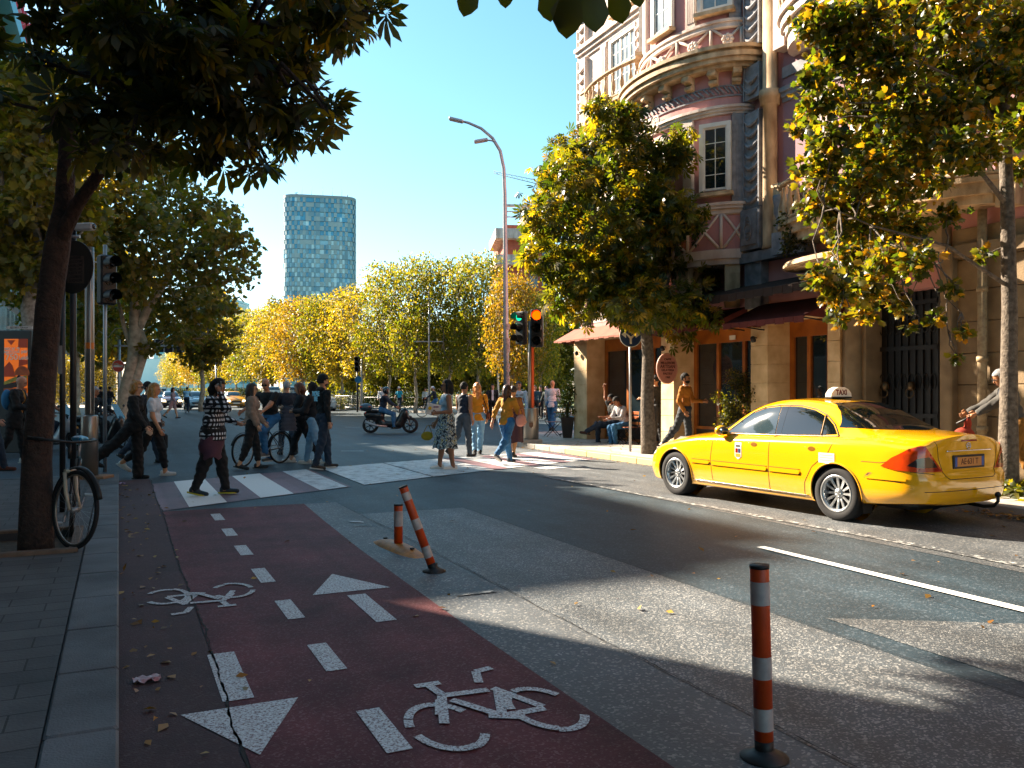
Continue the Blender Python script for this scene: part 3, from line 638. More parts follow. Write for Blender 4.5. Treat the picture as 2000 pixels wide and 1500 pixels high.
custom_tree('street_tree', 'tall leaning tree with a dark trunk in the timber edged pit beside the parked bicycle', (g3.x, g3.y, KH - .07), [[(g3.x, g3.y, 0), P(72, 900, B3.y), P(84, 740, B3.y), P(95, 600, B3.y), P(112, 480, B3.y), P(125, 400, B3.y), P(135, 250, B3.y), P(160, 80, B3.y), P(200, -120, B3.y)], [P(112, 480, B3.y), P(150, 400, B3.y - .1), P(200, 330, B3.y - .3), P(245, 270, B3.y - .6), P(330, 150, B3.y - 1.0), P(450, 60, B3.y - 1.2)]],
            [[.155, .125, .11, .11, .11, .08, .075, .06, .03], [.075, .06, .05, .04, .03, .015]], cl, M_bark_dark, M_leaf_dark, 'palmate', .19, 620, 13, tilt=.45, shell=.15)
# --- overhead limb of a tree that stands behind the viewer: big leaves at the top edge
rs = np.random.RandomState(21); bt = ST(-.9, -.9, KH); root = thing('overhanging_tree', 'tree whose few big dark leaves hang over the top edge of the view', 'tree', bt)
mb = MB(); loc = lambda p: Vector(p) - Vector(bt)
end = P(1150, -160, 3.4)
mb.tube([loc(bt) - Vector((0, 0, .1)), loc(bt) + Vector((.1, .1, 1.6)), loc(bt) + Vector((.15, .3, 3.2)), loc(bt) + Vector((.3, .8, 4.4))], [.16, .13, .11, .08], n=12)
mb.tube([loc(bt) + Vector((.15, .3, 3.2)), loc(P(700, -500, 2.2)), loc(P(950, -300, 3.0)), loc(end), loc(P(1260, -90, 3.6))], [.06, .045, .03, .015, .006], n=8)
mb.build('trunk', M_bark_dark, root)
rs2 = np.random.RandomState(77); cl2 = [(rs2.uniform(-2.6, 3.6), rs2.uniform(-4.5, 3.2), rs2.uniform(4.6, 8), 1.0, 1.0, .8) for _ in range(44)]  # unseen clumps added over the viewer to block skylight on the near ground
pv, dv = crown_points(cl2, 260, rs2, .2); leaf_mesh('shade_crown', pv, dv, .26 * np.ones(len(pv)), 'simple', M_leaf_dark, root, rs=rs2)
LV = [((935, -60, 3.3), (905, 30, 3.3), .20), ((990, -60, 3.3), (986, 14, 3.3), .15), ((1065, -60, 3.2), (1075, 40, 3.2), .19), ((1130, -40, 3.2), (1095, 50, 3.1), .17), ((1120, -60, 3.1), (1105, 72, 3.1), .25), ((1150, -70, 3.2), (1165, 60, 3.2), .26), ((1195, -60, 3.3), (1215, 44, 3.3), .20), ((1235, -60, 3.3), (1250, 12, 3.3), .15), ((1150, -60, 3.4), (1135, 30, 3.35), .2)]
V0, Q0 = leaf_shape('lobed'); av = []; af = []
V0 = [(0, 0, 0), (.25, -.10, 0), (.5, -.17, -.01), (.75, -.22, -.03), (.9, -.13, -.05), (1, 0, -.08), (.9, .13, -.05), (.75, .22, -.03), (.5, .17, -.01), (.25, .10, 0), (.5, 0, .03), (.8, 0, 0)]
Q0 = [(0, 1, 2, 10), (10, 2, 3, 11), (11, 3, 4, 5), (5, 6, 7, 11), (11, 7, 8, 10), (10, 8, 9, 0)]
for a, b, L_ in LV:
    a_ = loc(P(*a)); b_ = loc(P(*b)); d = (b_ - a_); ll = d.length; d.normalize(); y = d.cross(Vector((rs.normal(0, .2), 1, rs.normal(0, .2)))).normalized(); z = d.cross(y); n = len(av)
    av += [tuple(a_ + d * v[0] * ll + y * v[1] * ll * 1.05 + z * v[2] * ll) for v in V0]; af += [tuple(i + n for i in q) for q in Q0]
o = np_mesh('crown', av, af, M_leaf_dark, root, smooth=True); at = o.data.attributes.new('rnd', 'FLOAT', 'POINT'); at.data.foreach_set('value', np.full(len(av), .3, np.float32))

# --- plane trees on the far left pavement
def far_tree(px, ybase, ytop, Y, wpx, label, name, M_b, M_l, seed, kind='simple', leaf=.16, dens=900, trunkf=.35, nclump=34, group=None, r0=.2, fork=4, lean=(0, 0), droop=0, clump_r=.3):
    h = CH - (ytop - HZ) * Y / F; x = (px - 1000) * Y / F; cr = wpx * Y / F / 2
    return make_tree(name, label, (x, Y, 0.1), h, cr, h * trunkf, r0, M_b, M_l, kind, leaf, dens, nclump, seed, group, fork, lean, droop=droop, clump_r=clump_r)
GP = 'plane trees on the left pavement'
g4 = Vector((-755 * 37 / F, 37, .1))
sp = [(200, 350, 60), (270, 320, 55), (330, 330, 50), (240, 400, 70), (330, 400, 70), (400, 410, 50), (200, 460, 70), (290, 470, 75), (370, 470, 70), (440, 450, 45), (180, 540, 60), (260, 550, 60), (340, 550, 65), (420, 530, 60), (475, 480, 34), (480, 530, 28), (310, 620, 45), (380, 600, 50), (430, 590, 36), (200, 610, 40), (350, 655, 30), (390, 660, 24), (170, 660, 30), (455, 420, 24), (320, 290, 30), (260, 290, 24), (290, 680, 20), (190, 700, 20)]
cl = px_clumps(sp, 37, rsT, 3)
custom_tree('plane_tree', 'big plane tree with a pale forked trunk behind the no entry sign', (g4.x, g4.y, .1), [[g4, P(245, 770, 37), P(262, 700, 37), P(266, 650, 37), P(262, 560, 37), P(285, 480, 37)], [g4 + Vector((.25, 0, 0)), P(256, 770, 37), P(285, 680, 37), P(272, 640, 37)], [P(266, 650, 37), P(290, 600, 37), P(318, 560, 37), P(335, 530, 37)], [P(262, 690, 37), P(243, 640, 37), P(232, 590, 37)]],
            [[.42, .3, .28, .3, .16, .1], [.3, .2, .17, .14], [.22, .16, .12, .07], [.16, .1, .06]], cl, M_bark_pale, M_leaf_plane, 'lobed', .26, 330, 14, shell=.35)
far_tree(60, 820, 120, 24, 330, 'tall dark plane tree at the left edge behind the advertising board', 'plane_tree', M_bark_birch, M_leaf_plane, 31, 'lobed', .24, 420, .4, 34, GP, .26)
far_tree(-60, 820, 150, 30, 360, 'dark plane tree cut by the left edge of the view', 'plane_tree', M_bark_birch, M_leaf_plane, 32, 'lobed', .24, 380, .4, 34, GP, .26)
far_tree(150, 800, 420, 48, 250, 'smaller yellowing plane tree behind the black traffic light', 'plane_tree', M_bark_pale, M_leaf_goldg, 33, 'lobed', .26, 300, .32, 30, GP, .2)
far_tree(395, 790, 560, 62, 150, 'low dark plane tree behind the overhead arm of the far signal', 'plane_tree', M_bark_pale, M_leaf_plane, 34, 'lobed', .28, 260, .35, 24, GP, .2)
far_tree(235, 790, 500, 70, 200, 'green plane tree far down the left pavement', 'plane_tree', M_bark_pale, M_leaf_plane, 35, 'lobed', .3, 240, .3, 26, GP, .2)

# --- golden row on the right of the boulevard: three built, the rest copied
protos = []
for i, (M_l, sd) in enumerate(((M_leaf_gold, 41), (M_leaf_gold, 42), (M_leaf_goldg, 43), (M_leaf_gold2, 44))):
    t = make_tree('golden_tree', 'x', (0, 0, 0), 10, 3.5, 2.6, .15, M_bark_pale, M_l, 'simple', .23, 250, 46, sd, fork=5, clump_r=.215 + .02 * i, flat=1.1); protos.append(t)
used = set()
def put(i, px, ytop, Y, label, group, sx=1.0, cat='tree'):
    o = protos[i] if i not in used else copy_tree(protos[i]); used.add(i)
    h = CH - (ytop - HZ) * Y / F; k = h / 10.0 * .94; o.location = ((px - 1000) * Y / F, Y, .05); o.scale = (k * sx, k * sx, k); o.rotation_euler = (0, 0, (px * 7.3) % 6.28)
    tag(o, label, cat, group); return o
rs = 0
GR = 'golden trees lining the boulevard'
row = [(325, 700, 190), (338, 680, 165), (352, 665, 146), (368, 652, 132), (388, 640, 120), (410, 628, 110), (436, 615, 100), (462, 606, 93), (490, 596, 87), (520, 588, 82), (555, 580, 77), (592, 570, 73), (630, 566, 70), (668, 555, 67), (706, 545, 64)]
ords = ['fifteenth', 'fourteenth', 'thirteenth', 'twelfth', 'eleventh', 'tenth', 'ninth', 'eighth', 'seventh', 'sixth', 'fifth', 'fourth', 'third', 'second', 'nearest']
for k, (px, yt, Y) in enumerate(row):
    put((0, 2, 1, 0, 3, 2, 1)[k % 7], px, yt, Y, 'golden tree of the boulevard row, the %s one counted from the park corner' % ords[k], GR)
near = [(760, 500, 60, 2, 'tall airy tree with yellow green leaves left of the slim park lamp'), (812, 485, 57, 2, 'tallest yellow green tree with a pale trunk behind the motor scooter rider'), (880, 490, 56, 2, 'yellow green park tree above the woman in the printed skirt'), (935, 480, 54, 2, 'golden park tree just left of the tall street lamp'), (1000, 520, 50, 3, 'golden park tree behind the amber traffic light'), (1055, 560, 52, 2, 'green gold park tree between the signal and the café')]
for px, yt, Y, i, lb in near: put(i, px, yt, Y, lb, 'tall trees at the park corner', .8)
back = make_tree('park_tree', 'x', (0, 0, 0), 10, 3.8, 1.8, .17, M_bark, M_leaf_park, 'simple', .36, 260, 34, 47, fork=5, clump_r=.36)
n_ = 0
posn = ['leftmost', 'second', 'third', 'fourth', 'fifth', 'sixth', 'seventh', 'eighth', 'ninth', 'tenth', 'rightmost']
for k, (px, yt, Y) in enumerate([(640, 650, 100), (690, 640, 92), (735, 645, 84), (770, 640, 90), (820, 630, 80), (865, 640, 86), (905, 620, 76), (950, 630, 82), (990, 610, 74), (1035, 620, 72), (1085, 600, 70)]):
    o = back if n_ == 0 else copy_tree(back); n_ += 1
    h = CH - (yt - HZ) * Y / F; kk = h / 10; o.location = ((px - 1000) * Y / F, Y, .05); o.scale = (kk, kk, kk); o.rotation_euler = (0, 0, px * 3.1 % 6.28)
    tag(o, 'dense dark green park tree, %s of the low row behind the fence' % posn[k], 'tree', 'dense park trees behind the fence')
# dark conifer silhouette behind the golden row
rs = np.random.RandomState(3); cy = thing('cypress', 'dark narrow conifer poking up behind the golden trees left of the tower', 'tree', ((532 - 1000) * 150 / F, 150, 0))
mb = MB(); mb.tube([(0, 0, 0), (0, 0, 16)], [.3, .1], n=7); mb.tube([(1.0, 0, 9), (1.6, 0, 17.5)], [.1, .04], n=5); mb.build('trunk', M_bark, cy)
p, d = crown_points([(0, 0, 4 + i * 1.3, 1.5 - i * .08, 1.5 - i * .08, 1.2) for i in range(11)] + [(1.4, 0, 12 + i, .5, .5, .7) for i in range(6)], 260, rs); leaf_mesh('crown', p, d, .5 * np.ones(len(p)), 'simple', M_leaf_dark, cy, rs=rs)
# ================= corner building on the right (street coordinates: x across, y along)
def fs(px, t):
    u = (px - 1000) / F; return (NV[0] * t - u * NV[1] * t) / (-DV[0] + DV[1] * u)
def fz(px, py, t):
    s = fs(px, t); Y = NV[1] * t + DV[1] * s; return CH - (py - HZ) * Y / F
M_pink = mat('stucco_pink', '#c38c88', rough=.85, c2=hx('#9c6a68'), vs=1.6, st=(1, 1, .22), bump=.25, bs=120)
M_pink_shaded = mat('stucco_pink_shaded', '#8f6a72', rough=.85, var=.1, vs=1.5, bump=.2, bs=120)
M_cream = mat('stucco_cream', '#dccfc6', rough=.8, c2=hx('#a89489'), vs=2.5, st=(1, 1, .3), bump=.25, bs=80)
M_creamdirty = mat('cast_stone_cream', '#cdb28f', rough=.8, c2=hx('#8a7256'), vs=5, st=(1, 1, .4), bump=.35, bs=60)
M_greyst = mat('cast_stone_grey', '#8d8d92', rough=.85, c2=hx('#66666c'), vs=6, bump=.4, bs=60)
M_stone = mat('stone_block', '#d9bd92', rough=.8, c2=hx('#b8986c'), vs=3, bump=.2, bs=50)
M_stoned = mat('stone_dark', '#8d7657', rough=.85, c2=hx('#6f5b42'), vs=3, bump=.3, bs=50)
M_wood = mat('café_wood', '#a8621f', rough=.4, c2=hx('#834512'), vs=3, bump=.1)
M_woodd = mat('dark_wood', '#2c1a10', rough=.5, var=.3, vs=4)
M_inner = mat('interior_dark', '#0d0805', rough=.9, var=.2)
M_glass = mat('window_glass', '#1a2226', rough=.03, var=0, spec=1.0)
M_glassl = mat('window_curtained', '#7f8f98', rough=.12, c2=hx('#4d585f'), vs=2.5, spec=.9)
M_frame = mat('window_frame_white', '#cfcac2', rough=.5, var=.08)
M_orange = mat('reveal_orange', '#b36a32', rough=.7, var=.12, vs=3)
M_iron = mat('gate_iron', '#0c0908', rough=.55, var=.3, vs=10, bump=.3)
M_awn = mat('awning_rose', '#8f4f3c', rough=.85, c2=hx('#7a4030'), vs=3)
M_awnr = mat('awning_red', '#5c201a', rough=.8, var=.15, vs=4)
M_awnd = mat('awning_brown', '#2a1a14', rough=.85, var=.2, vs=4)
M_awno = mat('awning_orange', '#c9480f', rough=.8, var=.08, vs=4)
M_signp = mat('sign_pink', '#b07a6c', rough=.6, var=.06); M_letter = mat('sign_letter_brown', '#4d221b', rough=.6, var=0)
M_bronze = mat('bronze', '#5c4a33', rough=.4, metal=.7, var=.2)
B = thing('corner_building', 'ornate pink stucco corner building with curved balconies above the café and taxi', 'building', (0, 0, 0), THETA)
TW = 12.5
def part(mb, name, m, parent=None): return mb.build(name, m, parent or B)
m = MB(); m.box(TW, 24, -14, 22.0, 3.30, 14.6); m.box(TW + .85, 24, -14, 22.0, 0, 3.32); part(m, 'wall', [M_pink])
m = MB(); m.box(TW - .012, TW, 18.6, 21.95, 3.5, 14.5); part(m, 'sunlit_wall_panel', M_cream)  # sunlight on the pink wall put into this panel's cream colour
m = MB(); m.box(TW - .012, TW, -14, 13.5, 5.0, 14.5); part(m, 'shaded_wall_panel', M_pink_shaded)  # flush panel, the recessed wall's shade put into its mauve colour
m = MB()
for z, h_, d in ((14.5, .25, .5), (14.25, .25, .35), (14.0, .25, .2)): m.box(TW - d, TW + .3, -14.3, 22 + d, z, z + h_)
part(m, 'roof_cornice', M_cream)
def band(name, s0, s1, z0, z1, d, M_, steps=3, parent=None):
    mb = MB()
    for k in range(steps):
        f = (k + 1) / steps; a = z0 + (z1 - z0) * k / steps; b = z0 + (z1 - z0) * (k + 1) / steps
        mb.box(TW - d * f, TW + .05, s0 - (d * f if s0 > -13 else 0) * 0, s1, a, b)
    return part(mb, name, M_, parent)
band('cornice', 17.95, 22.06, 11.35, 11.68, .2, M_cream)
band('cornice', 17.95, 22.06, 7.5, 7.75, .14, M_cream)
band('cornice', -14, 13.5, 7.5, 7.78, .14, M_greyst)
band('frieze', -14, 13.5, 8.0, 8.22, .05, M_greyst, 1)
band('cornice', -14, 13.5, 11.3, 11.6, .16, M_cream)
# ornamented vertical strips: hanging swags on a flat pilaster
def swag_strip(name, t, s0, s1, z0, z1, M_, step=.235, parent=None):
    mb = MB(); mb.box(t, t + .14, s0, s1, z0, z1); w = s1 - s0; e = .035
    mb.box(t - .03, t, s0, s0 + e, z0, z1); mb.box(t - .03, t, s1 - e, s1, z0, z1)
    z = z0 + .12; c = (s0 + s1) / 2
    while z < z1 - .15:
        n = 8; pts = [(t - .005 - .035 * math.sin(math.pi * i / n), s0 + e + (w - 2 * e) * i / n, z + .12 - .13 * math.sin(math.pi * i / n)) for i in range(n + 1)]
        mb.tube(pts, [.022 + .02 * math.sin(math.pi * i / n) for i in range(n + 1)], n=6)
        mb.ball((t - .03, c, z - .03), .03, 5)
        z += step
    return part(mb, name, M_, parent)
swag_strip('ornament_pilaster', TW - .24, 13.95, 14.45, 5.45, 7.5, M_greyst)
swag_strip('ornament_pilaster', TW - .24, 13.95, 14.45, 7.78, 8.5, M_greyst)
swag_strip('ornament_pilaster', TW - .24, 13.95, 14.45, 8.9, 13.6, M_greyst)
swag_strip('ornament_pilaster', TW - .12, 21.5, 21.98, 3.6, 11.3, M_cream, .3)
swag_strip('ornament_pilaster', TW - .12, 21.5, 21.98, 11.7, 14.0, M_cream, .3)
swag_strip('ornament_pilaster', TW - .10, 18.62, 18.92, 7.8, 11.3, M_cream, .26)
m = MB(); m.box(TW - .3, TW, 13.9, 14.5, 4.55, 5.42); m.box(TW - .34, TW - .3, 13.97, 14.43, 4.65, 5.32)
for k in range(3): m.tube([(TW - .36, 14.2 + .12 * math.cos(a), 5.0 + (.1 + .08 * k) * math.sin(a)) for a in np.linspace(0, 6.28, 13)[:-1]], .016, n=5, closed=True)
m.box(TW - .22, TW, 13.95, 14.45, 3.3, 4.5); part(m, 'pilaster_base', M_greyst)
m = MB(); m.lathe([(.17, 4.5), (.15, 4.6), (.145, 7.5), (.2, 7.5), (.2, 7.62), (.22, 7.62), (.22, 7.8), (.15, 7.82), (.145, 13.9)], 18, c=(TW - .17, 13.72, 0)); part(m, 'round_column', M_creamdirty)
m = MB(); m.box(TW - .1, TW + .05, 13.55, 14.5, 4.28, 4.5); m.box(TW - .28, TW, 12.6, 14.55, 4.28, 4.49); part(m, 'stone_ledge', M_greyst)
# --- windows
def window(s, z0, z1, w, t=TW, panes=(2, 4), parent=None, M_g=None, reveal=True, n=1, Tm=None, surround=None):
    """window in a wall facing -x centred on y=s, with frame, glazing bars and reveal"""
    fr = MB(); gl = MB(); d = .06
    I = Tm or Matrix.Identity(4)
    y0, y1 = s - w / 2, s + w / 2
    for (a, b, c_, e) in ((y0 - .09, y0, z0 - .05, z1 + .09), (y1, y1 + .09, z0 - .05, z1 + .09)): fr.box(t - .07, t + .02, a, b, c_, e, T=I)
    fr.box(t - .07, t + .02, y0, y1, z1, z1 + .09, T=I)
    sw = w / n
    for q in range(n):
        a, b = y0 + q * sw, y0 + (q + 1) * sw; f = .035
        for (p0, p1, c_, e) in ((a, a + f, z0, z1), (b - f, b, z0, z1), (a + f, b - f, z0, z0 + f * 1.4), (a + f, b - f, z1 - f, z1)): fr.box(t - .035, t + .015, p0, p1, c_, e, T=I)
        for i in range(1, panes[0]): yy = a + sw * i / panes[0]; fr.box(t - .025, t + .012, yy - .008, yy + .008, z0 + f * 1.4, z1 - f, T=I)
        for j in range(1, panes[1]): zz = z0 + (z1 - z0) * j / panes[1]; fr.box(t - .022, t + .010, a + f, b - f, zz - .008, zz + .008, T=I)
    gl.box(t - .012, t + .004, y0 + .01, y1 - .01, z0 + .01, z1 - .01, T=I)
    o = fr.build('window', M_frame, parent or B); gl.build('pane', M_g or M_glass, o)
    sb = MB(); sb.box(t - .16, t + .02, y0 - .14, y1 + .14, z0 - .14, z0 - .055, T=I); sb.build('sill', M_creamdirty, o)
    return o
s_a, s_b = fs(1272, TW), fs(1196, TW)
sc_ = (s_a + s_b) / 2
m = MB(); m.box(TW - .02, TW + .0, s_a - .12, s_b + .12, 9.3, 11.33); part(m, 'window_surround', M_orange)
window(sc_, 9.45, 11.2, s_b - s_a - .1, t=TW - .02, panes=(2, 5), n=4, M_g=M_glassl)
window(sc_, 12.0, 13.6, 1.6, t=TW - .013, panes=(2, 4), n=3)
window(sc_ - .1, 5.4, 7.2, 1.5, t=TW - .013, panes=(2, 4), n=3)
def fluted(name, s0, s1, z0, z1, M_, d=.1, t=TW):
    mb = MB(); mb.box(t - d, t + .03, s0, s1, z0, z1); k = max(2, int((s1 - s0) / .07)); w = (s1 - s0) / k
    for i in range(k): mb.box(t - d - .014, t - d, s0 + i * w + w * .22, s0 + i * w + w * .78, z0 + .12, z1 - .12)
    return part(mb, name, M_)
fluted('fluted_pilaster', s_a - .5, s_a - .2, 9.2, 11.33, M_cream); fluted('fluted_pilaster', s_b + .2, s_b + .5, 9.2, 11.33, M_cream)
# --- balconies with turned balusters
BAL = [(.045, 0), (.05, .04), (.03, .07), (.055, .2), (.062, .28), (.03, .45), (.022, .52), (.04, .58), (.045, .62)]
def ell(sc, a, b, f0, f1, n, t=TW):
    return [(t - b * math.cos(f0 + (f1 - f0) * i / n), sc + a * math.sin(f0 + (f1 - f0) * i / n)) for i in range(n + 1)]
def ell_band(mb, sc, a, b, z0, z1, f0=-math.pi / 2, f1=math.pi / 2, n=28, t=TW):
    p = ell(sc, a, b, f0, f1, n, t); poly = p if abs(f1 - f0) > 3 else p + [(t, sc + a * math.sin(f1)), (t, sc + a * math.sin(f0))]
    ar = sum(poly[i][0] * poly[(i + 1) % len(poly)][1] - poly[(i + 1) % len(poly)][0] * poly[i][1] for i in range(len(poly)))
    mb.prism(poly if ar > 0 else poly[::-1], z0, z1)
def balcony(sc, a, b, zs, M1, M2, zrail=.82, nb=17, ped=True, pw=.16):
    root = MB(); ell_band(root, sc, a, b, zs - .2, zs - .02); ell_band(root, sc, a + .07, b + .07, zs - .02, zs + .06); ell_band(root, sc, a - .1, b - .1, zs - .34, zs - .2)
    o = part(root, 'balcony', M1)
    r = MB(); p = ell(sc, a, b, -math.pi / 2, math.pi / 2, 30); q = [Vector((x, y, zs + zrail)) for x, y in p]
    r.tube(q, .075, n=8, flat=.6); r.tube([v - Vector((0, 0, zrail - .11)) for v in q], .06, n=6, flat=.6); r.build('rail', M1, o)
    for i in range(nb):
        f = -math.pi / 2 * .93 + math.pi * .93 * i / (nb - 1); x, y = TW - b * math.cos(f), sc + a * math.sin(f)
        bb = MB(); bb.lathe([(rr, z + zs + .12) for rr, z in BAL], 8, c=(x, y, 0)); bb.build('baluster', M2, o)
    if ped:
        for sg in (-1, 1):
            bb = MB(); yy = sc + sg * (a - .02); bb.box(TW - .3, TW, yy - pw, yy + pw, zs - .42, zs + zrail + .1); bb.box(TW - .33, TW, yy - pw - .03, yy + pw + .03, zs + zrail + .1, zs + zrail + .17); bb.build('pedestal', M1, o)
    return o
s0b, s1b = fs(1283, TW - .2), fs(1150, TW - .1)
balcony((s0b + s1b) / 2, abs(s1b - s0b) / 2, .62, 9.22, M_creamdirty, M_creamdirty, nb=15)
balcony(10.9, 2.45, 1.0, 4.78, M_creamdirty, M_creamdirty, nb=21)
balcony(10.9, 2.45, 1.05, 8.95, M_cream, M_creamdirty, nb=21)
balcony(4.5, 2.2, .9, 4.78, M_creamdirty, M_creamdirty, nb=17)
balcony(4.5, 2.2, .9, 8.95, M_cream, M_creamdirty, nb=17)
m = MB(); ell_band(m, 10.9, 2.3, .9, 8.35, 8.6); part(m, 'balcony_bracket', M_cream)
# lion-head bracket by the lower balcony
m = MB(); m.box(TW - .42, TW - .1, 13.05, 13.4, 4.3, 4.75); m.lathe([(.05, 4.75), (.13, 4.85), (.09, 5.0), (.15, 5.15), (.14, 5.3), (.17, 5.42), (.17, 5.5)], 10, c=(TW - .3, 13.25, 0)); part(m, 'carved_bracket', M_greyst)
for sc, zz in ((10.9, 5.2), (10.9, 9.2), (4.5, 5.2), (4.5, 9.2), (7.6, 5.6), (7.6, 9.6), (.5, 5.4), (-3, 5.4)):
    m = MB(); m.box(TW - .035, TW - .013, sc - .85, sc + .85, zz - .1, zz + 2.15); part(m, 'window_surround', M_orange)
    window(sc, zz, zz + 2.0, 1.3, t=TW - .036, panes=(2, 4), n=2)
fluted('fluted_pilaster', 12.2, 12.55, 4.9, 7.5, M_cream); fluted('fluted_pilaster', 9.2, 9.5, 4.9, 7.5, M_cream)
fluted('fluted_pilaster', 12.2, 12.55, 9.0, 11.3, M_cream)
# carved panel right of the leaves
m = MB(); m.box(TW - .1, TW - .02, 9.6, 10.0, 4.9, 7.4); part(m, 'carved_panel', M_cream)
# --- the bow (curved oriel)
SC, BA, BB = 16.45, 1.95, 1.05
def bowT(f, a=BA, b=BB): return Vector((TW - b * math.cos(f), SC + a * math.sin(f), 0))
def bow_frame(f, a=BA, b=BB):
    """matrix placing local (x out of wall negative, y along, z up) on the bow at angle f"""
    p = bowT(f, a, b); tx = Vector((b * math.sin(f), a * math.cos(f), 0)).normalized(); nx = Vector((tx.y, -tx.x, 0))  # inward
    return Matrix(((nx.x, tx.x, 0, p.x), (nx.y, tx.y, 0, p.y), (0, 0, 1, 0), (0, 0, 0, 1)))
m = MB(); ell_band(m, SC, BA, BB, 4.62, 8.5); bow = part(m, 'bow_wall', M_pink)
m = MB(); ell_band(m, SC, BA - .15, BB - .15, 8.9, 13.9); bow2 = part(m, 'bow_wall', M_pink)
m = MB()
for z0, z1, e in ((4.42, 4.62, .07), (5.42, 5.5, .06), (5.5, 5.57, .12), (5.57, 5.63, .16)): ell_band(m, SC, BA + e, BB + e, z0, z1)
ell_band(m, SC, BA + .02, BB + .02, 4.30, 4.42); m.build('lattice_ledge', M_cream, bow)
m = MB()
for z0, z1, e in ((7.56, 7.62, .06), (7.62, 7.68, .1), (7.68, 7.74, .14)): ell_band(m, SC, BA + e, BB + e, z0, z1)
m.build('moulding', M_cream, bow)
m = MB(); ell_band(m, SC, BA + .03, BB + .03, 7.95, 7.98); ell_band(m, SC, BA + .03, BB + .03, 8.17, 8.2)
for k in range(40):   # braided frieze
    f0 = -1.5 + 3.0 * k / 40; pts = []
    for j in range(5):
        f = f0 + .09 * j / 4; p = bowT(f, BA + .03, BB + .03); pts.append((p.x, p.y, 8.00 + .15 * j / 4 + (.02 if k % 2 else 0)))
    m.tube(pts, .022, n=5)
m.build('braided_frieze', M_greyst, bow)
m = MB()
for z0, z1, e in ((8.5, 8.58, .28), (8.58, 8.68, .40), (8.68, 8.78, .46), (8.78, 8.84, .40), (8.84, 8.92, .5)): ell_band(m, SC, BA + e, BB + e, z0, z1, n=44)
m.build('cornice', M_creamdirty, bow)
for f in (-1.25, -.9, -.55, -.2, .15, .5, .85, 1.2):
    T = bow_frame(f); m = MB(); prof = [(0, 8.18), (-.05, 8.2), (-.09, 8.25), (-.07, 8.33), (-.16, 8.36), (-.24, 8.42), (-.25, 8.497), (0, 8.497)]
    n = len(prof); v = [T @ Vector((x, y, z)) for y in (-.09, .09) for x, z in prof]; fcs = [tuple(range(n)), tuple(range(2 * n - 1, n - 1, -1))] + [(i, n + i, n + (i + 1) % n, (i + 1) % n) for i in range(n)]
    m.add(v, fcs); m.tube([T @ Vector((-.1, -.095, 8.26)), T @ Vector((-.1, .095, 8.26))], .05, n=8); m.tube([T @ Vector((-.22, -.095, 8.41)), T @ Vector((-.22, .095, 8.41))], .045, n=8); m.build('bracket', M_creamdirty, bow)
def lattice(z0, z1, e, fa, fb, n, flower=False, parent=None, a=BA, b=BB):
    m = MB()
    for i in range(n):
        f0 = fa + (fb - fa) * i / n; f1 = fa + (fb - fa) * (i + 1) / n
        def pt(u, z): p = bowT(f0 + (f1 - f0) * u, a + e, b + e); return (p.x, p.y, z)
        m.tube([pt(0, z0), pt(0, z1)], .045, n=4); m.tube([pt(.06 + .88 * k / 4, z0 + (z1 - z0) * k / 4) for k in range(5)], .035, n=4); m.tube([pt(.94 - .88 * k / 4, z0 + (z1 - z0) * k / 4) for k in range(5)], .033, n=4)
        if flower:
            c = Vector(pt(.5, (z0 + z1) / 2)); T = bow_frame((f0 + f1) / 2, a + e + .03, b + e + .03)
            for k in range(8): an = k * math.pi / 4; m.ball(T @ Vector((-.01, .09 * math.cos(an), (z0 + z1) / 2 + .09 * math.sin(an))), .05, 5)
            m.ball(T @ Vector((-.03, 0, (z0 + z1) / 2)), .045, 5)
    m.tube([(lambda p: (p.x, p.y, z1 + .02))(bowT(fa + (fb - fa) * k / 20, a + e, b + e)) for k in range(21)], .05, n=4)
    m.build('lattice_panel', M_cream, parent or bow)
lattice(4.64, 5.40, .015, -1.5, 1.5, 6)
lattice(8.95, 9.5, .0, -1.4, 1.4, 5, True, bow2, BA - .1, BB - .1)
m = MB(); ell_band(m, SC, BA - .08, BB - .08, 9.55, 9.62); ell_band(m, SC, BA - .04, BB - .04, 9.62, 9.68); m.build('moulding', M_cream, bow2); m = MB(); ell_band(m, SC, BA - .05, BB - .05, 12.3, 12.5); m.build('moulding', M_cream, bow2)
m = MB(); ell_band(m, SC, BA - .1, BB - .1, 8.91, 8.95); m.build('parapet_base', M_cream, bow2)
for f in (-.92, 0, .92):
    T = bow_frame(f); window(0, 5.92, 7.3, .52, t=-.03, panes=(2, 4), parent=bow, Tm=T)
    T = bow_frame(f, BA - .15, BB - .15); window(0, 9.95, 11.9, .62, t=-.03, panes=(2, 4), parent=bow2, Tm=T, M_g=M_glassl)
for f in (-1.28, -.52, .52, 1.28):
    for (a, b, z0, z1, pr) in ((BA, BB, 5.64, 7.55, bow), (BA - .15, BB - .15, 9.69, 12.3, bow2)):
        T = bow_frame(f, a, b); m = MB(); m.box(-.07, .02, -.13, .13, z0, z1, T=T)
        for k in range(4): m.box(-.085, -.07, -.11 + k * .058, -.075 + k * .058, z0 + .1, z1 - .1, T=T)
        m.build('pilaster', M_cream if f != -1.28 else M_greyst, pr)
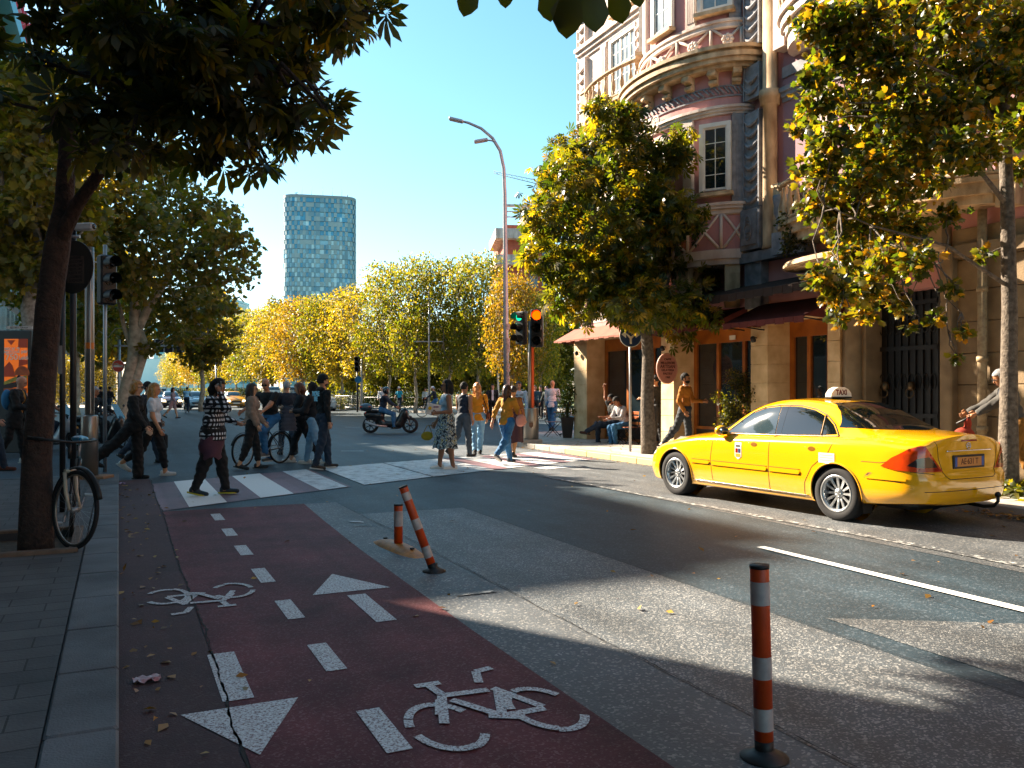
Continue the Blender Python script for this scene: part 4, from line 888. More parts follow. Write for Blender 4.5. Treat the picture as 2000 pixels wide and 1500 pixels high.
# scroll crest on the bow front
T = bow_frame(.2, BA + .04, BB + .04); m = MB(); m.bbox(-.05, .02, -.22, .22, 7.62, 7.98, .03, T=T)
for sg in (-1, 1):
    for r0_ in (.17, .11, .06): m.tube([T @ Vector((-.04, sg * .42 + r0_ * math.cos(a), 7.76 + r0_ * math.sin(a))) for a in np.linspace(0, 6.28, 12)[:-1]], .022, n=5, closed=True)
for k in range(3): m.box(-.07, -.05, -.11 + k * .09, -.06 + k * .09, 7.7, 7.9, T=T)
m.build('scroll_crest', M_cream, bow)
# carved consoles under the bow
for f, w in ((-1.2, .16), (-.4, .18), (.4, .18), (1.2, .16)):
    m = MB(); T = bow_frame(f, BA - .05, BB - .05); prof = [(0, 3.35), (.05, 3.35), (.45, 3.4), (.45, 4.3), (0, 4.3), (-.02, 4.1), (.02, 3.8), (.0, 3.55)]
    n = len(prof); v = [T @ Vector((x, y, z)) for y in (-w, w) for x, z in prof]; m.add(v, [tuple(range(n)), tuple(range(2 * n - 1, n - 1, -1))] + [(i, n + i, n + (i + 1) % n, (i + 1) % n) for i in range(n)]); m.build('console', M_creamdirty, bow)
# --- ground floor: pillars, shopfronts, gate
def pillar(px0, px1, z1=3.3, M_=M_stone, depth=.86, t=TW - .15, name='pillar'):
    a, b = sorted((fs(px0, t), fs(px1, t))); m = MB(); n = 8; hh = (z1 - KH) / n
    for k in range(n): m.bbox(t, t + depth + .1, a, b, KH + k * hh, KH + (k + 1) * hh - .008, .006)
    m.box(t + .012, t + depth, a + .012, b - .012, KH, z1); return part(m, name, M_), (a, b)
PL = [pillar(1121, 1146)[1], pillar(1291, 1316)[1], pillar(1466, 1499)[1], pillar(1616, 1641)[1]]
m = MB(); m.box(TW - .1, TW + .85, PL[3][0], 22.0, 3.02, 3.30); part(m, 'shopfront_beam', M_stone)
def shopfront(s0, s1, t, kind):
    root = MB(); w = s1 - s0; n = 3; zt = 3.02
    root.box(t, t + .12, s0, s0 + .12, KH, zt); root.box(t, t + .12, s1 - .12, s1, KH, zt); root.box(t, t + .12, s0 + .12, s1 - .12, zt - .35, zt); 
    for k in range(1, n): yy = s0 + w * k / n; root.box(t + .002, t + .11, yy - .05, yy + .05, KH, zt - .35)
    root.box(t + .004, t + .1, s0 + .12, s1 - .12, KH, KH + .55)
    o = part(root, 'shopfront', M_wood)
    for k in range(n):
        a, b = s0 + w * k / n + .06, s0 + w * (k + 1) / n - .06; g = MB(); g.box(t + .05, t + .06, a, b, KH + .55, zt - .35); g.build('pane', M_glass, o)
        h = MB(); h.box(t - .012, t, a + .05, b - .05, KH + .08, KH + .48); h.build('door_panel', M_woodd, o)
    i = MB(); i.box(t + .13, t + .15, s0, s1, KH, zt); i.build('dark_interior', M_inner, o)
for a, b in ((PL[1][1], PL[0][0]), (PL[2][1], PL[1][0]), (PL[3][1], PL[2][0])): shopfront(a + .01, b - .01, TW + .45, 0)
# lit wooden door leaf seen edge on
# gate with knockers
ga, gb = fs(1832, TW + .3), fs(1692, TW + .3)
gt = TW + .32; m = MB(); m.box(gt, gt + .1, ga, gb, KH, 3.9)
nb = 10
for k in range(nb + 1): yy = ga + (gb - ga) * k / nb; m.box(gt - .035, gt, yy - .018, yy + .018, KH, 3.9)
for zz in (KH + .15, 1.1, 2.3, 3.1, 3.8): m.box(gt - .05, gt - .036, ga, gb, zz - .04, zz + .04)
for k in range(nb):
    for zz in (1.7, 2.7):
        yc = ga + (gb - ga) * (k + .5) / nb; m.tube([(gt - .04, yc + .06 * math.cos(a), zz + .14 * math.sin(a)) for a in np.linspace(0, 6.28, 13)[:-1]], .012, n=4, closed=True)
gate = part(m, 'gate', M_iron)
gc = (ga + gb) / 2
for sg in (-.28, .28):
    m = MB(); m.ball((gt - .08, gc + sg, 1.62), .07, 7, sc=(1, 1, 1.3)); m.tube([(gt - .12, gc + sg + .085 * math.cos(a), 1.5 + .085 * math.sin(a)) for a in np.linspace(0, 6.28, 15)[:-1]], .012, n=6, closed=True); m.build('knocker', M_bronze, gate)
m = MB()
for px0, px1, d in ((1641, 1690, .1), (1834, 1858, .2)):
    a, b = sorted((fs(px0, TW - d), fs(px1, TW - d))); m.bbox(TW - d, TW + .9, a, b, KH, 3.9, .02)
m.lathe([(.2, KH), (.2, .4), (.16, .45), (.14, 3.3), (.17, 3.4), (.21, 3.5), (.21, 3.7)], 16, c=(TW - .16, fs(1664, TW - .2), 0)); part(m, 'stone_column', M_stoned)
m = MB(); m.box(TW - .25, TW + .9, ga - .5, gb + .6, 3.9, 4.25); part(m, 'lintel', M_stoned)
# rusticated wall right of the gate
m = MB(); e1 = fs(1858, TW - .05); z = KH
while z < 3.7:
    y = e1
    while y > -8:
        m.bbox(TW - .05, TW + .9, y - 1.0, y - .01, z, z + .50, .012); y -= 1.01
    z += .508
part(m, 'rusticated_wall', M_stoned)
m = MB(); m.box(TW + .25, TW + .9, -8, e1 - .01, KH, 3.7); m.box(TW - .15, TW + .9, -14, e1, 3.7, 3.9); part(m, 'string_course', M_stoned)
m = MB(); yy = fs(1915, TW - .2); m.tube([(TW - .16, yy, KH), (TW - .16, yy, 4.4)], .07, n=12)
for z in (.9, 2.0, 3.1): m.tube([(TW - .16, yy, z), (TW - .16, yy, z + .08)], .085, n=12)
part(m, 'drainpipe', mat('drainpipe_paint', '#a08c6a', rough=.6, c2=hx('#7a6348'), vs=14))
m = MB(); m.box(TW - .06, TW - .04, e1 - 1.52, e1 - 1.45, KH, 3.7); part(m, 'cable_duct', M_iron)
# oval entrance canopy
m = MB(); cs = fs(1690, TW - .6)
for a, b, z0, z1 in ((1.35, .75, 3.78, 3.81), (1.6, .9, 3.81, 3.86), (1.56, .87, 3.86, 3.9)):
    poly = [(TW - .75 + b * math.cos(k * math.pi / 20), cs + a * math.sin(k * math.pi / 20)) for k in range(40)]; m.prism(poly, z0, z1)
part(m, 'entrance_canopy', M_creamdirty)
m = MB(); poly = [(TW - .75 + .55 * math.cos(k * math.pi / 20), cs + 1.0 * math.sin(k * math.pi / 20)) for k in range(40)]; m.prism(poly, 3.75, 3.779); part(m, 'canopy_disc', mat('canopy_cream', '#e0c08c', rough=.6, var=.1))
# awnings
def awning(s0, s1, z_hi, z_lo, out, M_, t=TW - .15, name='awning', val=.16):
    m = MB(); th = .02
    v = [(t, s0, z_hi), (t, s1, z_hi), (t - out, s1, z_lo), (t - out, s0, z_lo)]; v += [(x, y, z - th) for x, y, z in v]
    m.add(v, [(0, 1, 2, 3), (7, 6, 5, 4), (0, 3, 7, 4), (1, 5, 6, 2), (0, 4, 5, 1), (3, 2, 6, 7)])
    n = max(4, int((s1 - s0) / .25)); w = (s1 - s0) / n
    for k in range(n): m.box(t - out - .012, t - out, s0 + k * w, s0 + (k + 1) * w - .01, z_lo - val + (.02 if k % 2 else 0), z_lo)
    for y in (s0, s1): m.add([(t, y, z_hi), (t, y, z_lo - .05), (t - out, y, z_lo)], [(0, 1, 2)])
    o = part(m, name, M_)
    for y in (s0 + .1, s1 - .1): r = MB(); r.tube([(t, y, z_lo - .1), (t - out + .03, y, z_lo - .02)], .015, n=6); r.build('arm', M_iron, o)
    return o
awning(PL[1][1] - .2, 22.1, 3.36, 2.98, .7, M_awn, val=.06)
awning(PL[2][1] + .1, PL[1][0] + .1, 3.36, 2.95, 1.0, M_awnr, val=.12)
awning(PL[3][0] - .1, PL[2][0] + .2, 3.36, 2.92, 1.0, M_awnr, val=.12)
awning(PL[3][0] - .5, PL[1][0] + .2, 3.85, 3.5, 1.3, M_awnd, name='awning_hood', t=TW)
# orange awning round the corner (over the side street terrace)
m = MB(); v = [(13.6, 22.02, 3.1), (16.2, 22.02, 3.1), (16.4, 23.6, 2.35), (13.3, 23.6, 2.35)]; v = v + [(x, y, z - .02) for x, y, z in v]
m.add(v, [(0, 3, 2, 1), (4, 5, 6, 7), (0, 1, 5, 4), (2, 3, 7, 6), (0, 4, 7, 3), (1, 2, 6, 5)]); m.box(13.3, 16.4, 23.6, 23.62, 2.2, 2.35); m.add([(13.6, 22.02, 3.1), (13.3, 22.02, 2.35), (13.3, 23.6, 2.35)], [(0, 1, 2)]); part(m, 'side_awning', M_awno)
# spot lamps on the pillars
def spot(px, py, t):
    s = fs(px, t); z = fz(px, py, t); m = MB(); m.tube([(t, s, z), (t - .12, s, z + .02)], .012, n=6); m.lathe([(.02, 0), (.05, .02), (.055, .12), (.045, .13)], 10, T=Matrix.Translation((t - .13, s, z + .03)) @ Matrix.Rotation(R(155), 4, 'Y')); part(m, 'spot_lamp', M_iron)
for px, py in ((1132, 688), (1300, 678), (1478, 660)): spot(px, py, TW - .15)
m = MB(); sx = fs(1432, TW + .43); m.box(TW + .40, TW + .42, sx - .1, sx + .1, 2.72, 2.82); part(m, 'door_number_plate', M_frame)
# oval shop sign hung from the pillar
sg = thing('oval_sign', 'oval pink café sign with brown lettering hung on the stone pillar left of the doorway', 'sign', ST(TW - .35, fs(1306, TW - .3), 0), THETA)
zc = fz(1298, 720, TW - .3); T = T_(0, 0, zc); m = MB()
poly = [(.27 * math.cos(k * math.pi / 16), .34 * math.sin(k * math.pi / 16)) for k in range(32)]
# board faces the street end (-y)
m.prism(poly, -.03, .03, T=T @ VERT); m.build('board', M_signp, sg)
m = MB(); m.tube([T @ VERT @ Vector((.285 * math.cos(k * math.pi / 16), .355 * math.sin(k * math.pi / 16), .0)) for k in range(32)], .028, n=6, closed=True); m.tube([(.1, 0, zc + .34), (.25, 0, zc + .34)], .012, n=6); m.build('frame', mat('sign_rim', '#c08f7c', rough=.5, var=.05), sg)
m = MB()
for k, (tx, sz) in enumerate((('CAFFE', .075), ('MILLEFIORI', .085), ('ARTISAN', .11), ('GELATERIA', .075), ('PASTRY', .08), ('1960', .07))): text_into(m, tx, T @ VERT @ Matrix.Translation((0, .22 - k * .088, .032)), sz, .003, bold=.002)
m.build('lettering', M_letter, sg)
# ================= buildings whose only trace in view is far away or casts the street shade
M_conc = mat('plaster_grey', '#9a948b', rough=.85, c2=hx('#7f7a72'), vs=.4)
M_gl_t = mat('glass_teal', '#1f5e70', rough=.08, c2=hx('#347c8d'), vs=.15, spec=.9)
def block(name, label, t0, t1, s0, s1, h, M_, roof=None, rows=0, front_t=None):
    b = thing(name, label, 'building', ST((t0 + t1) / 2, (s0 + s1) / 2, 0), THETA); w, l = (t1 - t0) / 2, (s1 - s0) / 2
    m = MB()
    if roof:   # stepped top, list of (s, h) breakpoints
        prev = s0
        for se, hh in roof: m.box(-w, w, prev - (s0 + s1) / 2, se - (s0 + s1) / 2, 0, hh); prev = se + .001
    else: m.box(-w, w, -l, l, 0, h)
    m.build('wall', M_, b)
    if rows:
        hh = min(h, roof[0][1] if roof else h)
        for r in range(rows):
            z = 3.6 + r * 3.1
            if z + 1.6 > hh: break
            k = 0; y = -l + 1.2
            while y < l - 1.5:
                m = MB(); m.box(w - .02, w + .03, y, y + 1.3, z, z + 1.5); o = m.build('window', M_frame, b); g = MB(); g.box(w + .031, w + .036, y + .07, y + 1.23, z + .07, z + 1.43); g.build('pane', M_glass, o); y += 2.6; k += 1
    return b
block('shade_block', 'unseen plain grey block along the left pavement, added to shade the road', -16, -4.2, -16, 16.3, 14.0, M_conc, rows=3)  # out of view, added as a shadow caster for the cycle lane
block('shade_block', 'unseen stepped grey block beyond the left side street, added to shape the sunlit patch', -30, -14, 33, 66, 26.5, M_conc, roof=[(34.4, 19.6), (36.2, 20.4), (38, 21.9), (40, 23.3), (42, 24.6), (66, 25.5)], rows=8)  # added out of view, roof steps cut to outline the sunlit road patch
# building with red roof letters at the top left corner of the view
def place_corner():
    b = thing('sign_building', 'dark building with a bright blue roof edge and red roof letters at the top left', 'building', ST(-8.0, 74, 0), THETA)
    m = MB(); m.box(-6, 0, -12, 12, 0, 29.6); m.build('wall', mat('facade_umber', '#3a332f', rough=.7, var=.2, vs=.5), b)
    m = MB(); m.box(-6, .9, -12.5, 12.5, 29.6, 31.0); m.build('roof_edge', mat('roof_edge_blue', '#1b8aa8', rough=.5, var=.05), b)
    for zz in range(8):
        for yy in range(7):
            m = MB(); m.box(.0, .05, -9.5 + yy * 3, -4.6 + yy * 3, 2.4 + zz * 3.4, 4.6 + zz * 3.4); m.build('window', M_gl_t, b)
    m = MB()
    for k, ch in enumerate('HOTEL'): text_into(m, ch, Matrix.Translation((.7, 1.5 + (4 - k) * 2.6, 32.8)) @ Matrix.Rotation(R(90), 4, 'Z') @ Matrix.Rotation(R(90), 4, 'X'), 3.0 if k else 4.0, .18)
    for k in range(6): m.box(.55, .65, 1 + k * 2.2, 1.1 + k * 2.2, 31.0, 31.8)
    m.build('roof_letters', mat('letter_red', '#a3142a', rough=.5, var=.1), b)
place_corner()
# ---- the checkered glass tower
def tower():
    Y = 359.0; cx = (611 - 1000) * Y / F; H_ = CH + (HZ - 381) * Y / F; W_ = 140 * Y / F / 2
    b = thing('glass_tower', 'tall blue glass tower with a checkered facade rising over the golden trees', 'building', (cx, Y + 14, 0), R(12))
    rs = np.random.RandomState(8); n = 64; W2 = W_ * .99; D2 = 14
    def pt(a, o=0):   # superellipse plan
        c, s = math.cos(a), math.sin(a); e = .34; return ((W2 + o) * math.copysign(abs(c) ** e, c), (D2 + o) * math.copysign(abs(s) ** e, s))
    # equal arc-length samples
    A = np.linspace(0, 2 * math.pi, 2001); Pp = np.array([pt(a) for a in A]); L_ = np.concatenate([[0], np.cumsum(np.linalg.norm(np.diff(Pp, axis=0), axis=1))]); per = L_[-1]; cells = 92
    As = np.interp(np.linspace(0, per, cells + 1), L_, A); rows = 42; rh = (H_ - 1.2) / rows
    gl = MB(); pa = MB()
    for r in range(rows):
        z0, z1 = r * rh, (r + 1) * rh; shift = 0
        for c in range(cells):
            p, q = pt(As[c]), pt(As[c + 1])
            key = (c + (r // 1)) % 2 == 0
            if key ^ (rs.rand() < .06):
                pp, qq = pt(As[c], .28), pt(As[c + 1], .28)
                v = [(pp[0], pp[1], z0), (qq[0], qq[1], z0), (qq[0], qq[1], z1), (pp[0], pp[1], z1), (p[0], p[1], z0), (q[0], q[1], z0), (q[0], q[1], z1), (p[0], p[1], z1)]
                pa.cur = int(rs.rand() < .3); pa.add(v, [(0, 1, 2, 3), (0, 4, 5, 1), (3, 2, 6, 7), (0, 3, 7, 4), (1, 5, 6, 2)])
            else:
                gl.cur = 0 if r > rows - 9 and rs.rand() < .8 else int(rs.choice([0, 1, 1, 2])); gl.add([(p[0], p[1], z0), (q[0], q[1], z0), (q[0], q[1], z1), (p[0], p[1], z1)], [(0, 1, 2, 3)])
    for r in range(1, rows + 1, 2): gl.cur = 3; gl.prism([pt(a, .34) for a in np.linspace(0, 2 * math.pi, 49)[:-1]], r * rh - .1, r * rh + .06)
    gl.build('glazing', [mat('tower_glass_a', '#2a86ac', rough=.15, var=.15, vs=.1, spec=.8), mat('tower_glass_b', '#7fb0c4', rough=.15, var=.15, vs=.1, spec=.8), mat('tower_glass_c', '#b5d6e0', rough=.2, var=.1, vs=.1), mat('tower_ledge', '#4f6a78', rough=.6, var=0)], b)
    pa.build('cladding_panels', [mat('tower_panel_a', '#8ea3a9', rough=.6, var=.12, vs=.1), mat('tower_panel_b', '#6f93a3', rough=.5, var=.12, vs=.1)], b)
    m = MB(); m.prism([pt(a, .35) for a in np.linspace(0, 2 * math.pi, 65)[:-1]], H_ - 1.2, H_); m.build('roof_rim', mat('rim_grey', '#7d8c92', rough=.6, var=.05), b)
    m = MB()
    for k in range(16): x = -8 + k * 1.05 + rs.uniform(-.2, .2); m.box(x, x + .7, -9, -7.5, H_, H_ + rs.uniform(.6, 1.1))
    for x in (-7.5, -3.5, 1.2, 5.2, 9.2): m.tube([(x, -10, H_), (x, -10, H_ + 4.2)], .06, n=4)
    m.tube([(11.5, -9, H_), (11.6, -9, H_ + 2.2)], [.35, .1], n=5); m.tube([(-7.5, -9, H_ + .4), (-10.5, -9, H_ + 1.6), (-9.3, -9, H_ + 1.9)], .12, n=5); m.build('rooftop_plant', mat('plant_grey', '#4a4f52', rough=.7), b)
tower()
# ---- pale teal glass building and lower block at the far left
def far_box(name, label, px0, px1, ytop, Y, M_, bands=0, dep=20, Mb=None, top=None):
    x0, x1 = (px0 - 1000) * Y / F, (px1 - 1000) * Y / F; H_ = CH + (HZ - ytop) * Y / F
    b = thing(name, label, 'building', ((x0 + x1) / 2, Y, 0)); w = (x1 - x0) / 2; m = MB(); m.box(-w, w, 0, dep, 0, H_); m.build('wall', M_, b)
    if bands:
        m = MB()
        for k in range(bands):
            z = H_ * (k + .5) / bands; m.box(-w - .06, w + .06, -.12, dep + .1, z, z + H_ / bands * .42)
        m.build('spandrels', Mb, b)
    return b
M_teal = mat('curtain_wall_teal', '#1c7d94', rough=.15, c2=hx('#3fa3b5'), vs=.05, spec=.8); M_tealp = mat('curtain_wall_pale', '#8fc3cd', rough=.4, c2=hx('#b8dbe0'), vs=.04)
far_box('glass_office', 'distant teal glass office with pale bands at the end of the boulevard', 372, 456, 583, 330, M_teal, 24, 20, M_tealp)
far_box('glass_office', 'lower pale teal office wall behind the overhead sign', 300, 470, 640, 300, M_tealp, 9, 20, M_teal)
far_box('white_block', 'pale blank block closing the boulevard behind the queue of cars', 262, 345, 700, 230, mat('pale_wall', '#9fcdd3', rough=.6, c2=hx('#c4dfe0'), vs=.06))
# ---- brick apartment house behind the street lamp
def flats():
    Y = 95; x0, x1 = (984 - 1000) * Y / F, (1085 - 1000) * Y / F; H_ = CH + (HZ - 440) * Y / F
    b = thing('brick_flats', 'brick apartment house with white balconies and an open roof frame behind the street lamp', 'building', ((x0 + x1) / 2, Y, 0), R(6)); w = (x1 - x0) / 2
    m = MB(); m.box(-w, w, 0, 14, 0, H_); m.build('wall', mat('brick_orange', '#a35a44', rough=.85, c2=hx('#8c4a38'), vs=3), b)
    k = 0; z = 1.0
    while z < H_ - 1:
        m = MB(); m.box(-w - 1.0, -w + 2.6, -1.1, 8, z, z + .28); m.box(-w - 1.0, -w + 2.6, -1.12, -1.02, z + .281, z + 1.1); m.box(-w - 1.02, -w - .92, -1.02, 8, z + .281, z + 1.1); m.build('balcony', M_cream, b)
        for xx in (-w + 2.9, -w + 4.3): m = MB(); m.box(xx, xx + .9, -.05, .0, z + .5, z + 2.0); m.build('window', M_glass, b)
        z += 2.9
    m = MB()
    for x in (-w + .2, -w + 2.4, w - .4):
        m.box(x, x + .2, .2, .4, H_, H_ + 2.1)
    m.box(-w, w, .1, .5, H_ + 2.1, H_ + 2.35); m.box(-w, -w + 2.4, .2, .4, H_ + .9, H_ + 1.0); m.box(-w, -w + 2.4, .2, .4, H_ + 1.5, H_ + 1.6); m.box(-w + 2.7, w, .4, 10, H_, H_ + 2.1); m.build('roof_frame', M_cream, b)
flats()
# ---- crane jib
def crane():
    Y = 300; a = P(964, 338, Y); e = P(1100, 372, Y); b = thing('tower_crane', 'faint tower crane jib reaching left past the tall street lamp', 'crane', (e.x, Y, 0)); m = MB(); base = Vector((e.x, Y, 0))
    q = [a - base, e - base]; off = Vector((0, 0, 1.7)); n = 14
    m.tube(q, .14, n=4); m.tube([q[0] + off * .4, q[1] + off], .12, n=4)
    for k in range(n):
        u = q[0].lerp(q[1], k / n); v = (q[0] + off * .4).lerp(q[1] + off, (k + .5) / n); w2 = q[0].lerp(q[1], (k + 1) / n); m.tube([u, v, w2], .07, n=3, cap=False)
    m.build('jib', mat('crane_grey', '#7d8d91', rough=.6), b)
    m = MB(); zt = q[1].z
    for dx in (-.8, .8):
        for dy in (-.8, .8): m.tube([(dx, dy, 0), (dx, dy, zt + 3)], .12, n=4)
    for k in range(30): z = zt * k / 30; m.tube([(-.8, -.8, z), (.8, -.8, z + zt / 30)], .07, n=3, cap=False)
    m.build('mast', mat('crane_mast_grey', '#7d8d91', rough=.6), b)
crane()
# ================= cars
M_tyre = mat('tyre_rubber', '#17171a', rough=.85, var=.15, vs=20)
M_rim = mat('alloy_rim', '#b9bbbd', rough=.28, metal=.85, var=.05)
M_chrome = mat('chrome', '#d8dadc', rough=.12, metal=1, var=0)
M_blackp = mat('black_plastic', '#0c0c0d', rough=.55, var=.1)
M_cglass = mat('car_glass', '#0b1216', rough=.02, var=0, spec=1.0, coat=.6)
M_dglass = mat('car_glass_clearer', '#26343a', rough=.02, var=.3, vs=2, spec=1.0, coat=.6)
M_seam = mat('panel_gap', '#140d02', rough=.9, var=0)
M_red = mat('lamp_red', '#8c1006', rough=.12, var=.1, vs=30, coat=.8); M_amb = mat('lamp_amber', '#c93c08', rough=.12, var=.15, vs=20, coat=.8); M_smk = mat('lamp_smoked', '#2a1a1a', rough=.1, var=.2, vs=30, coat=.8)
M_headl = mat('headlamp_glass', '#c9d2d6', rough=.1, var=.25, vs=12, coat=.5)
M_headon = mat('headlamp_lit', '#ffe6b0', rough=.3, var=0, emit=6)
M_platew = mat('plate_white', '#d6d3c8', rough=.5, var=.05)
def carpaint(name, c, flake=.0, rough=.25):
    m = mat(name, c, rough=rough, var=.03, vs=1.5, coat=1.0, spec=.5); return m
TAXI = dict(L=4.82, X=[.12, .45, .9, 1.35, 1.50, 1.75, 2.05, 2.40, 2.80, 3.20, 3.45, 3.75, 4.05, 4.35, 4.65],
    zc=[.70, .82, .915, .975, 1.00, 1.15, 1.315, 1.42, 1.445, 1.425, 1.385, 1.25, 1.11, 1.075, 1.05],
    z7=[.66, .78, .88, .935, .95, 1.08, 1.245, 1.345, 1.375, 1.35, 1.305, 1.18, 1.055, 1.03, 1.0], y7=[.42, .55, .60, .62, .64, .62, .575, .56, .56, .565, .57, .59, .62, .62, .60],
    z6=[.62, .74, .835, .895, .905, .925, .94, .95, .96, .97, .98, .99, .995, .985, .96], y6=[.66, .76, .80, .82, .82, .795, .775, .77, .77, .77, .77, .765, .76, .755, .72],
    z5=[.57, .69, .78, .84, .85, .865, .875, .885, .895, .905, .915, .925, .925, .915, .89], y5=[.73, .845, .885, .895, .897, .90, .90, .90, .90, .90, .90, .895, .885, .87, .83],
    z4=[.47, .52, .56, .58, .58, .58, .58, .58, .58, .60, .62, .64, .65, .64, .62], y4=[.77, .885, .908, .905, .905, .906, .907, .908, .908, .908, .91, .912, .905, .895, .86],
    z3=[.36, .36, .36, .36, .36, .36, .36, .36, .36, .36, .36, .36, .38, .40, .42], y3=[.77, .88, .90, .885, .885, .885, .885, .885, .885, .885, .89, .90, .895, .885, .86],
    zb=[.19, .18, .17, .17, .17, .17, .17, .17, .17, .17, .17, .18, .22, .25, .28], y2=[.72, .84, .86, .845, .845, .845, .845, .845, .845, .845, .85, .86, .85, .84, .80],
    X0f=.42, X0r=4.42, wf=.84, wr=3.694, R=.325, arch=.352)
def cubic(xs, ys, x):
    xs = np.array(xs); ys = np.array(ys, float); d = np.gradient(ys, xs); x = np.clip(x, xs[0], xs[-1]); i = np.clip(np.searchsorted(xs, x) - 1, 0, len(xs) - 2)
    # limited slopes keep the curve free of overshoot
    s = np.diff(ys) / np.diff(xs)
    for k in range(len(xs)):
        a = s[max(k - 1, 0)]; b = s[min(k, len(s) - 1)]; d[k] = 0 if a * b < 0 else math.copysign(min(abs(d[k]), 3 * min(abs(a), abs(b)) + 1e-9), d[k])
    h = xs[i + 1] - xs[i]; t = (x - xs[i]) / h
    return ys[i] * (1 + 2 * t) * (1 - t) ** 2 + d[i] * h * t * (1 - t) ** 2 + ys[i + 1] * t * t * (3 - 2 * t) + d[i + 1] * h * t * t * (t - 1)
def car_shell(D, nx=110, res=1.0):
    L = D['L']; us = []
    nw = int(26 * res)
    for k in range(nw): us.append(('f', k / nw))
    for x in np.linspace(D['X0f'], D['X0r'], int(nx * res)): us.append(('m', x))
    for k in range(1, nw + 1): us.append(('r', k / nw))
    rings = []; e = 2 / D.get('sq', 4.2)
    def arcs(a):
        th = np.linspace(0, math.pi / 2, 400); x = a * np.sin(th) ** e; y = .85 * np.cos(th) ** e; l = np.concatenate([[0], np.cumsum(np.hypot(np.diff(x), np.diff(y)))]); return lambda v: float(np.interp(v * l[-1], l, th))
    ar = arcs(L - D['X0r']); af = arcs(D['X0f'])
    for typ, v in us:
        if typ == 'm': xs_ = v; ys = 1.0; xq = v
        elif typ == 'r': th = ar(v); xq = D['X0r'] + (L - D['X0r']) * math.sin(th) ** e; ys = max(math.cos(th), 0) ** e; xs_ = xq
        else: th = af(1 - v); xq = D['X0f'] - D['X0f'] * math.sin(th) ** e; ys = max(math.cos(th), 0) ** e; xs_ = xq
        g = lambda k: float(cubic(D['X'], D[k], min(max(xq, .12), L - .17)))
        keys = [(0, g('zb')), (.6 * (g('y2') / .845), g('zb')), (g('y2'), g('zb') + .03), (g('y3'), g('z3')), (g('y4'), g('z4')), (g('y5'), g('z5')), (g('y6'), g('z6')), (g('y7'), g('z7')), (g('y7') * .55, g('zc') - (g('zc') - g('z7')) * .22), (0, g('zc'))]
        pts = []
        def cat(a, b, c, d, n):
            for i in range(n):
                t = i / n; pts.append(tuple(.5 * ((2 * b[j]) + (-a[j] + c[j]) * t + (2 * a[j] - 5 * b[j] + 4 * c[j] - d[j]) * t * t + (-a[j] + 3 * b[j] - 3 * c[j] + d[j]) * t ** 3) for j in (0, 1)))
        K = keys; N = [2, 3, 6, 7, 9, 4, 9, 5, 4]; N = [max(2, int(n * res)) for n in N]
        cat(K[0], K[0], K[1], K[1], N[0]); cat(K[1], K[1], K[2], K[2], N[1]); cat(K[2], K[2], K[3], K[4], N[2]); cat(K[2], K[3], K[4], K[5], N[3]); cat(K[3], K[4], K[5], K[6], N[4]); cat(K[4], K[5], K[6], K[6], N[5])
        cat(K[6], K[6], K[7], K[8], N[6]); cat(K[6], K[7], K[8], K[9], N[7]); m8 = (-K[8][0], K[8][1]); cat(K[7], K[8], K[9], m8, N[8]); pts.append(K[9])
        ring = []
        for (y, z) in pts:
            if typ == 'r' or (typ == 'm' and v > D['X0r'] - 1e-6): xo = np.interp(z, D.get('rz', [.26, .34, .5, .60, .64, .8, .98, 1.06]), D.get('rx', [-.06, -.015, 0, 0, -.045, -.055, -.05, -.035])) * (1 - ys) ** .3 if ys < 1 else 0
            elif typ == 'f': xo = -np.interp(z, D.get('fz', [.18, .28, .45, .6, .72]), D.get('fx', [-.05, -.01, 0, -.05, -.16])) * (1 - ys) ** .3
            else: xo = 0
            ring.append((xs_ + xo, y * ys, z))
        rings.append(ring)
    V = []; n = len(rings[0]); full = 2 * n - 2   # mirrored ring, first and last on the centre line
    for r in rings: V += r; V += [(x, -y, z) for x, y, z in r[-2:0:-1]]
    Fc = []
    for i in range(len(rings) - 1):
        for k in range(full): a = i * full + k; b = i * full + (k + 1) % full; Fc.append((a, b, b + full, a + full))
    V = np.array(V); Fc = np.array(Fc)
    Fc = Fc[:, ::-1]
    # wheel arches
    for xc in (D['wf'], D['wr']):
        dx = V[:, 0] - xc; dz = V[:, 2] - D['R']; rr = np.hypot(dx, dz); ins = (rr < D['arch']) & (np.abs(V[:, 1]) > .5)
        keep = ~np.all(ins[Fc], axis=1); Fc = Fc[keep]; k = D['arch'] / np.maximum(rr, 1e-6); V[ins, 0] = xc + dx[ins] * k[ins]; V[ins, 2] = D['R'] + dz[ins] * k[ins]
    return V, Fc
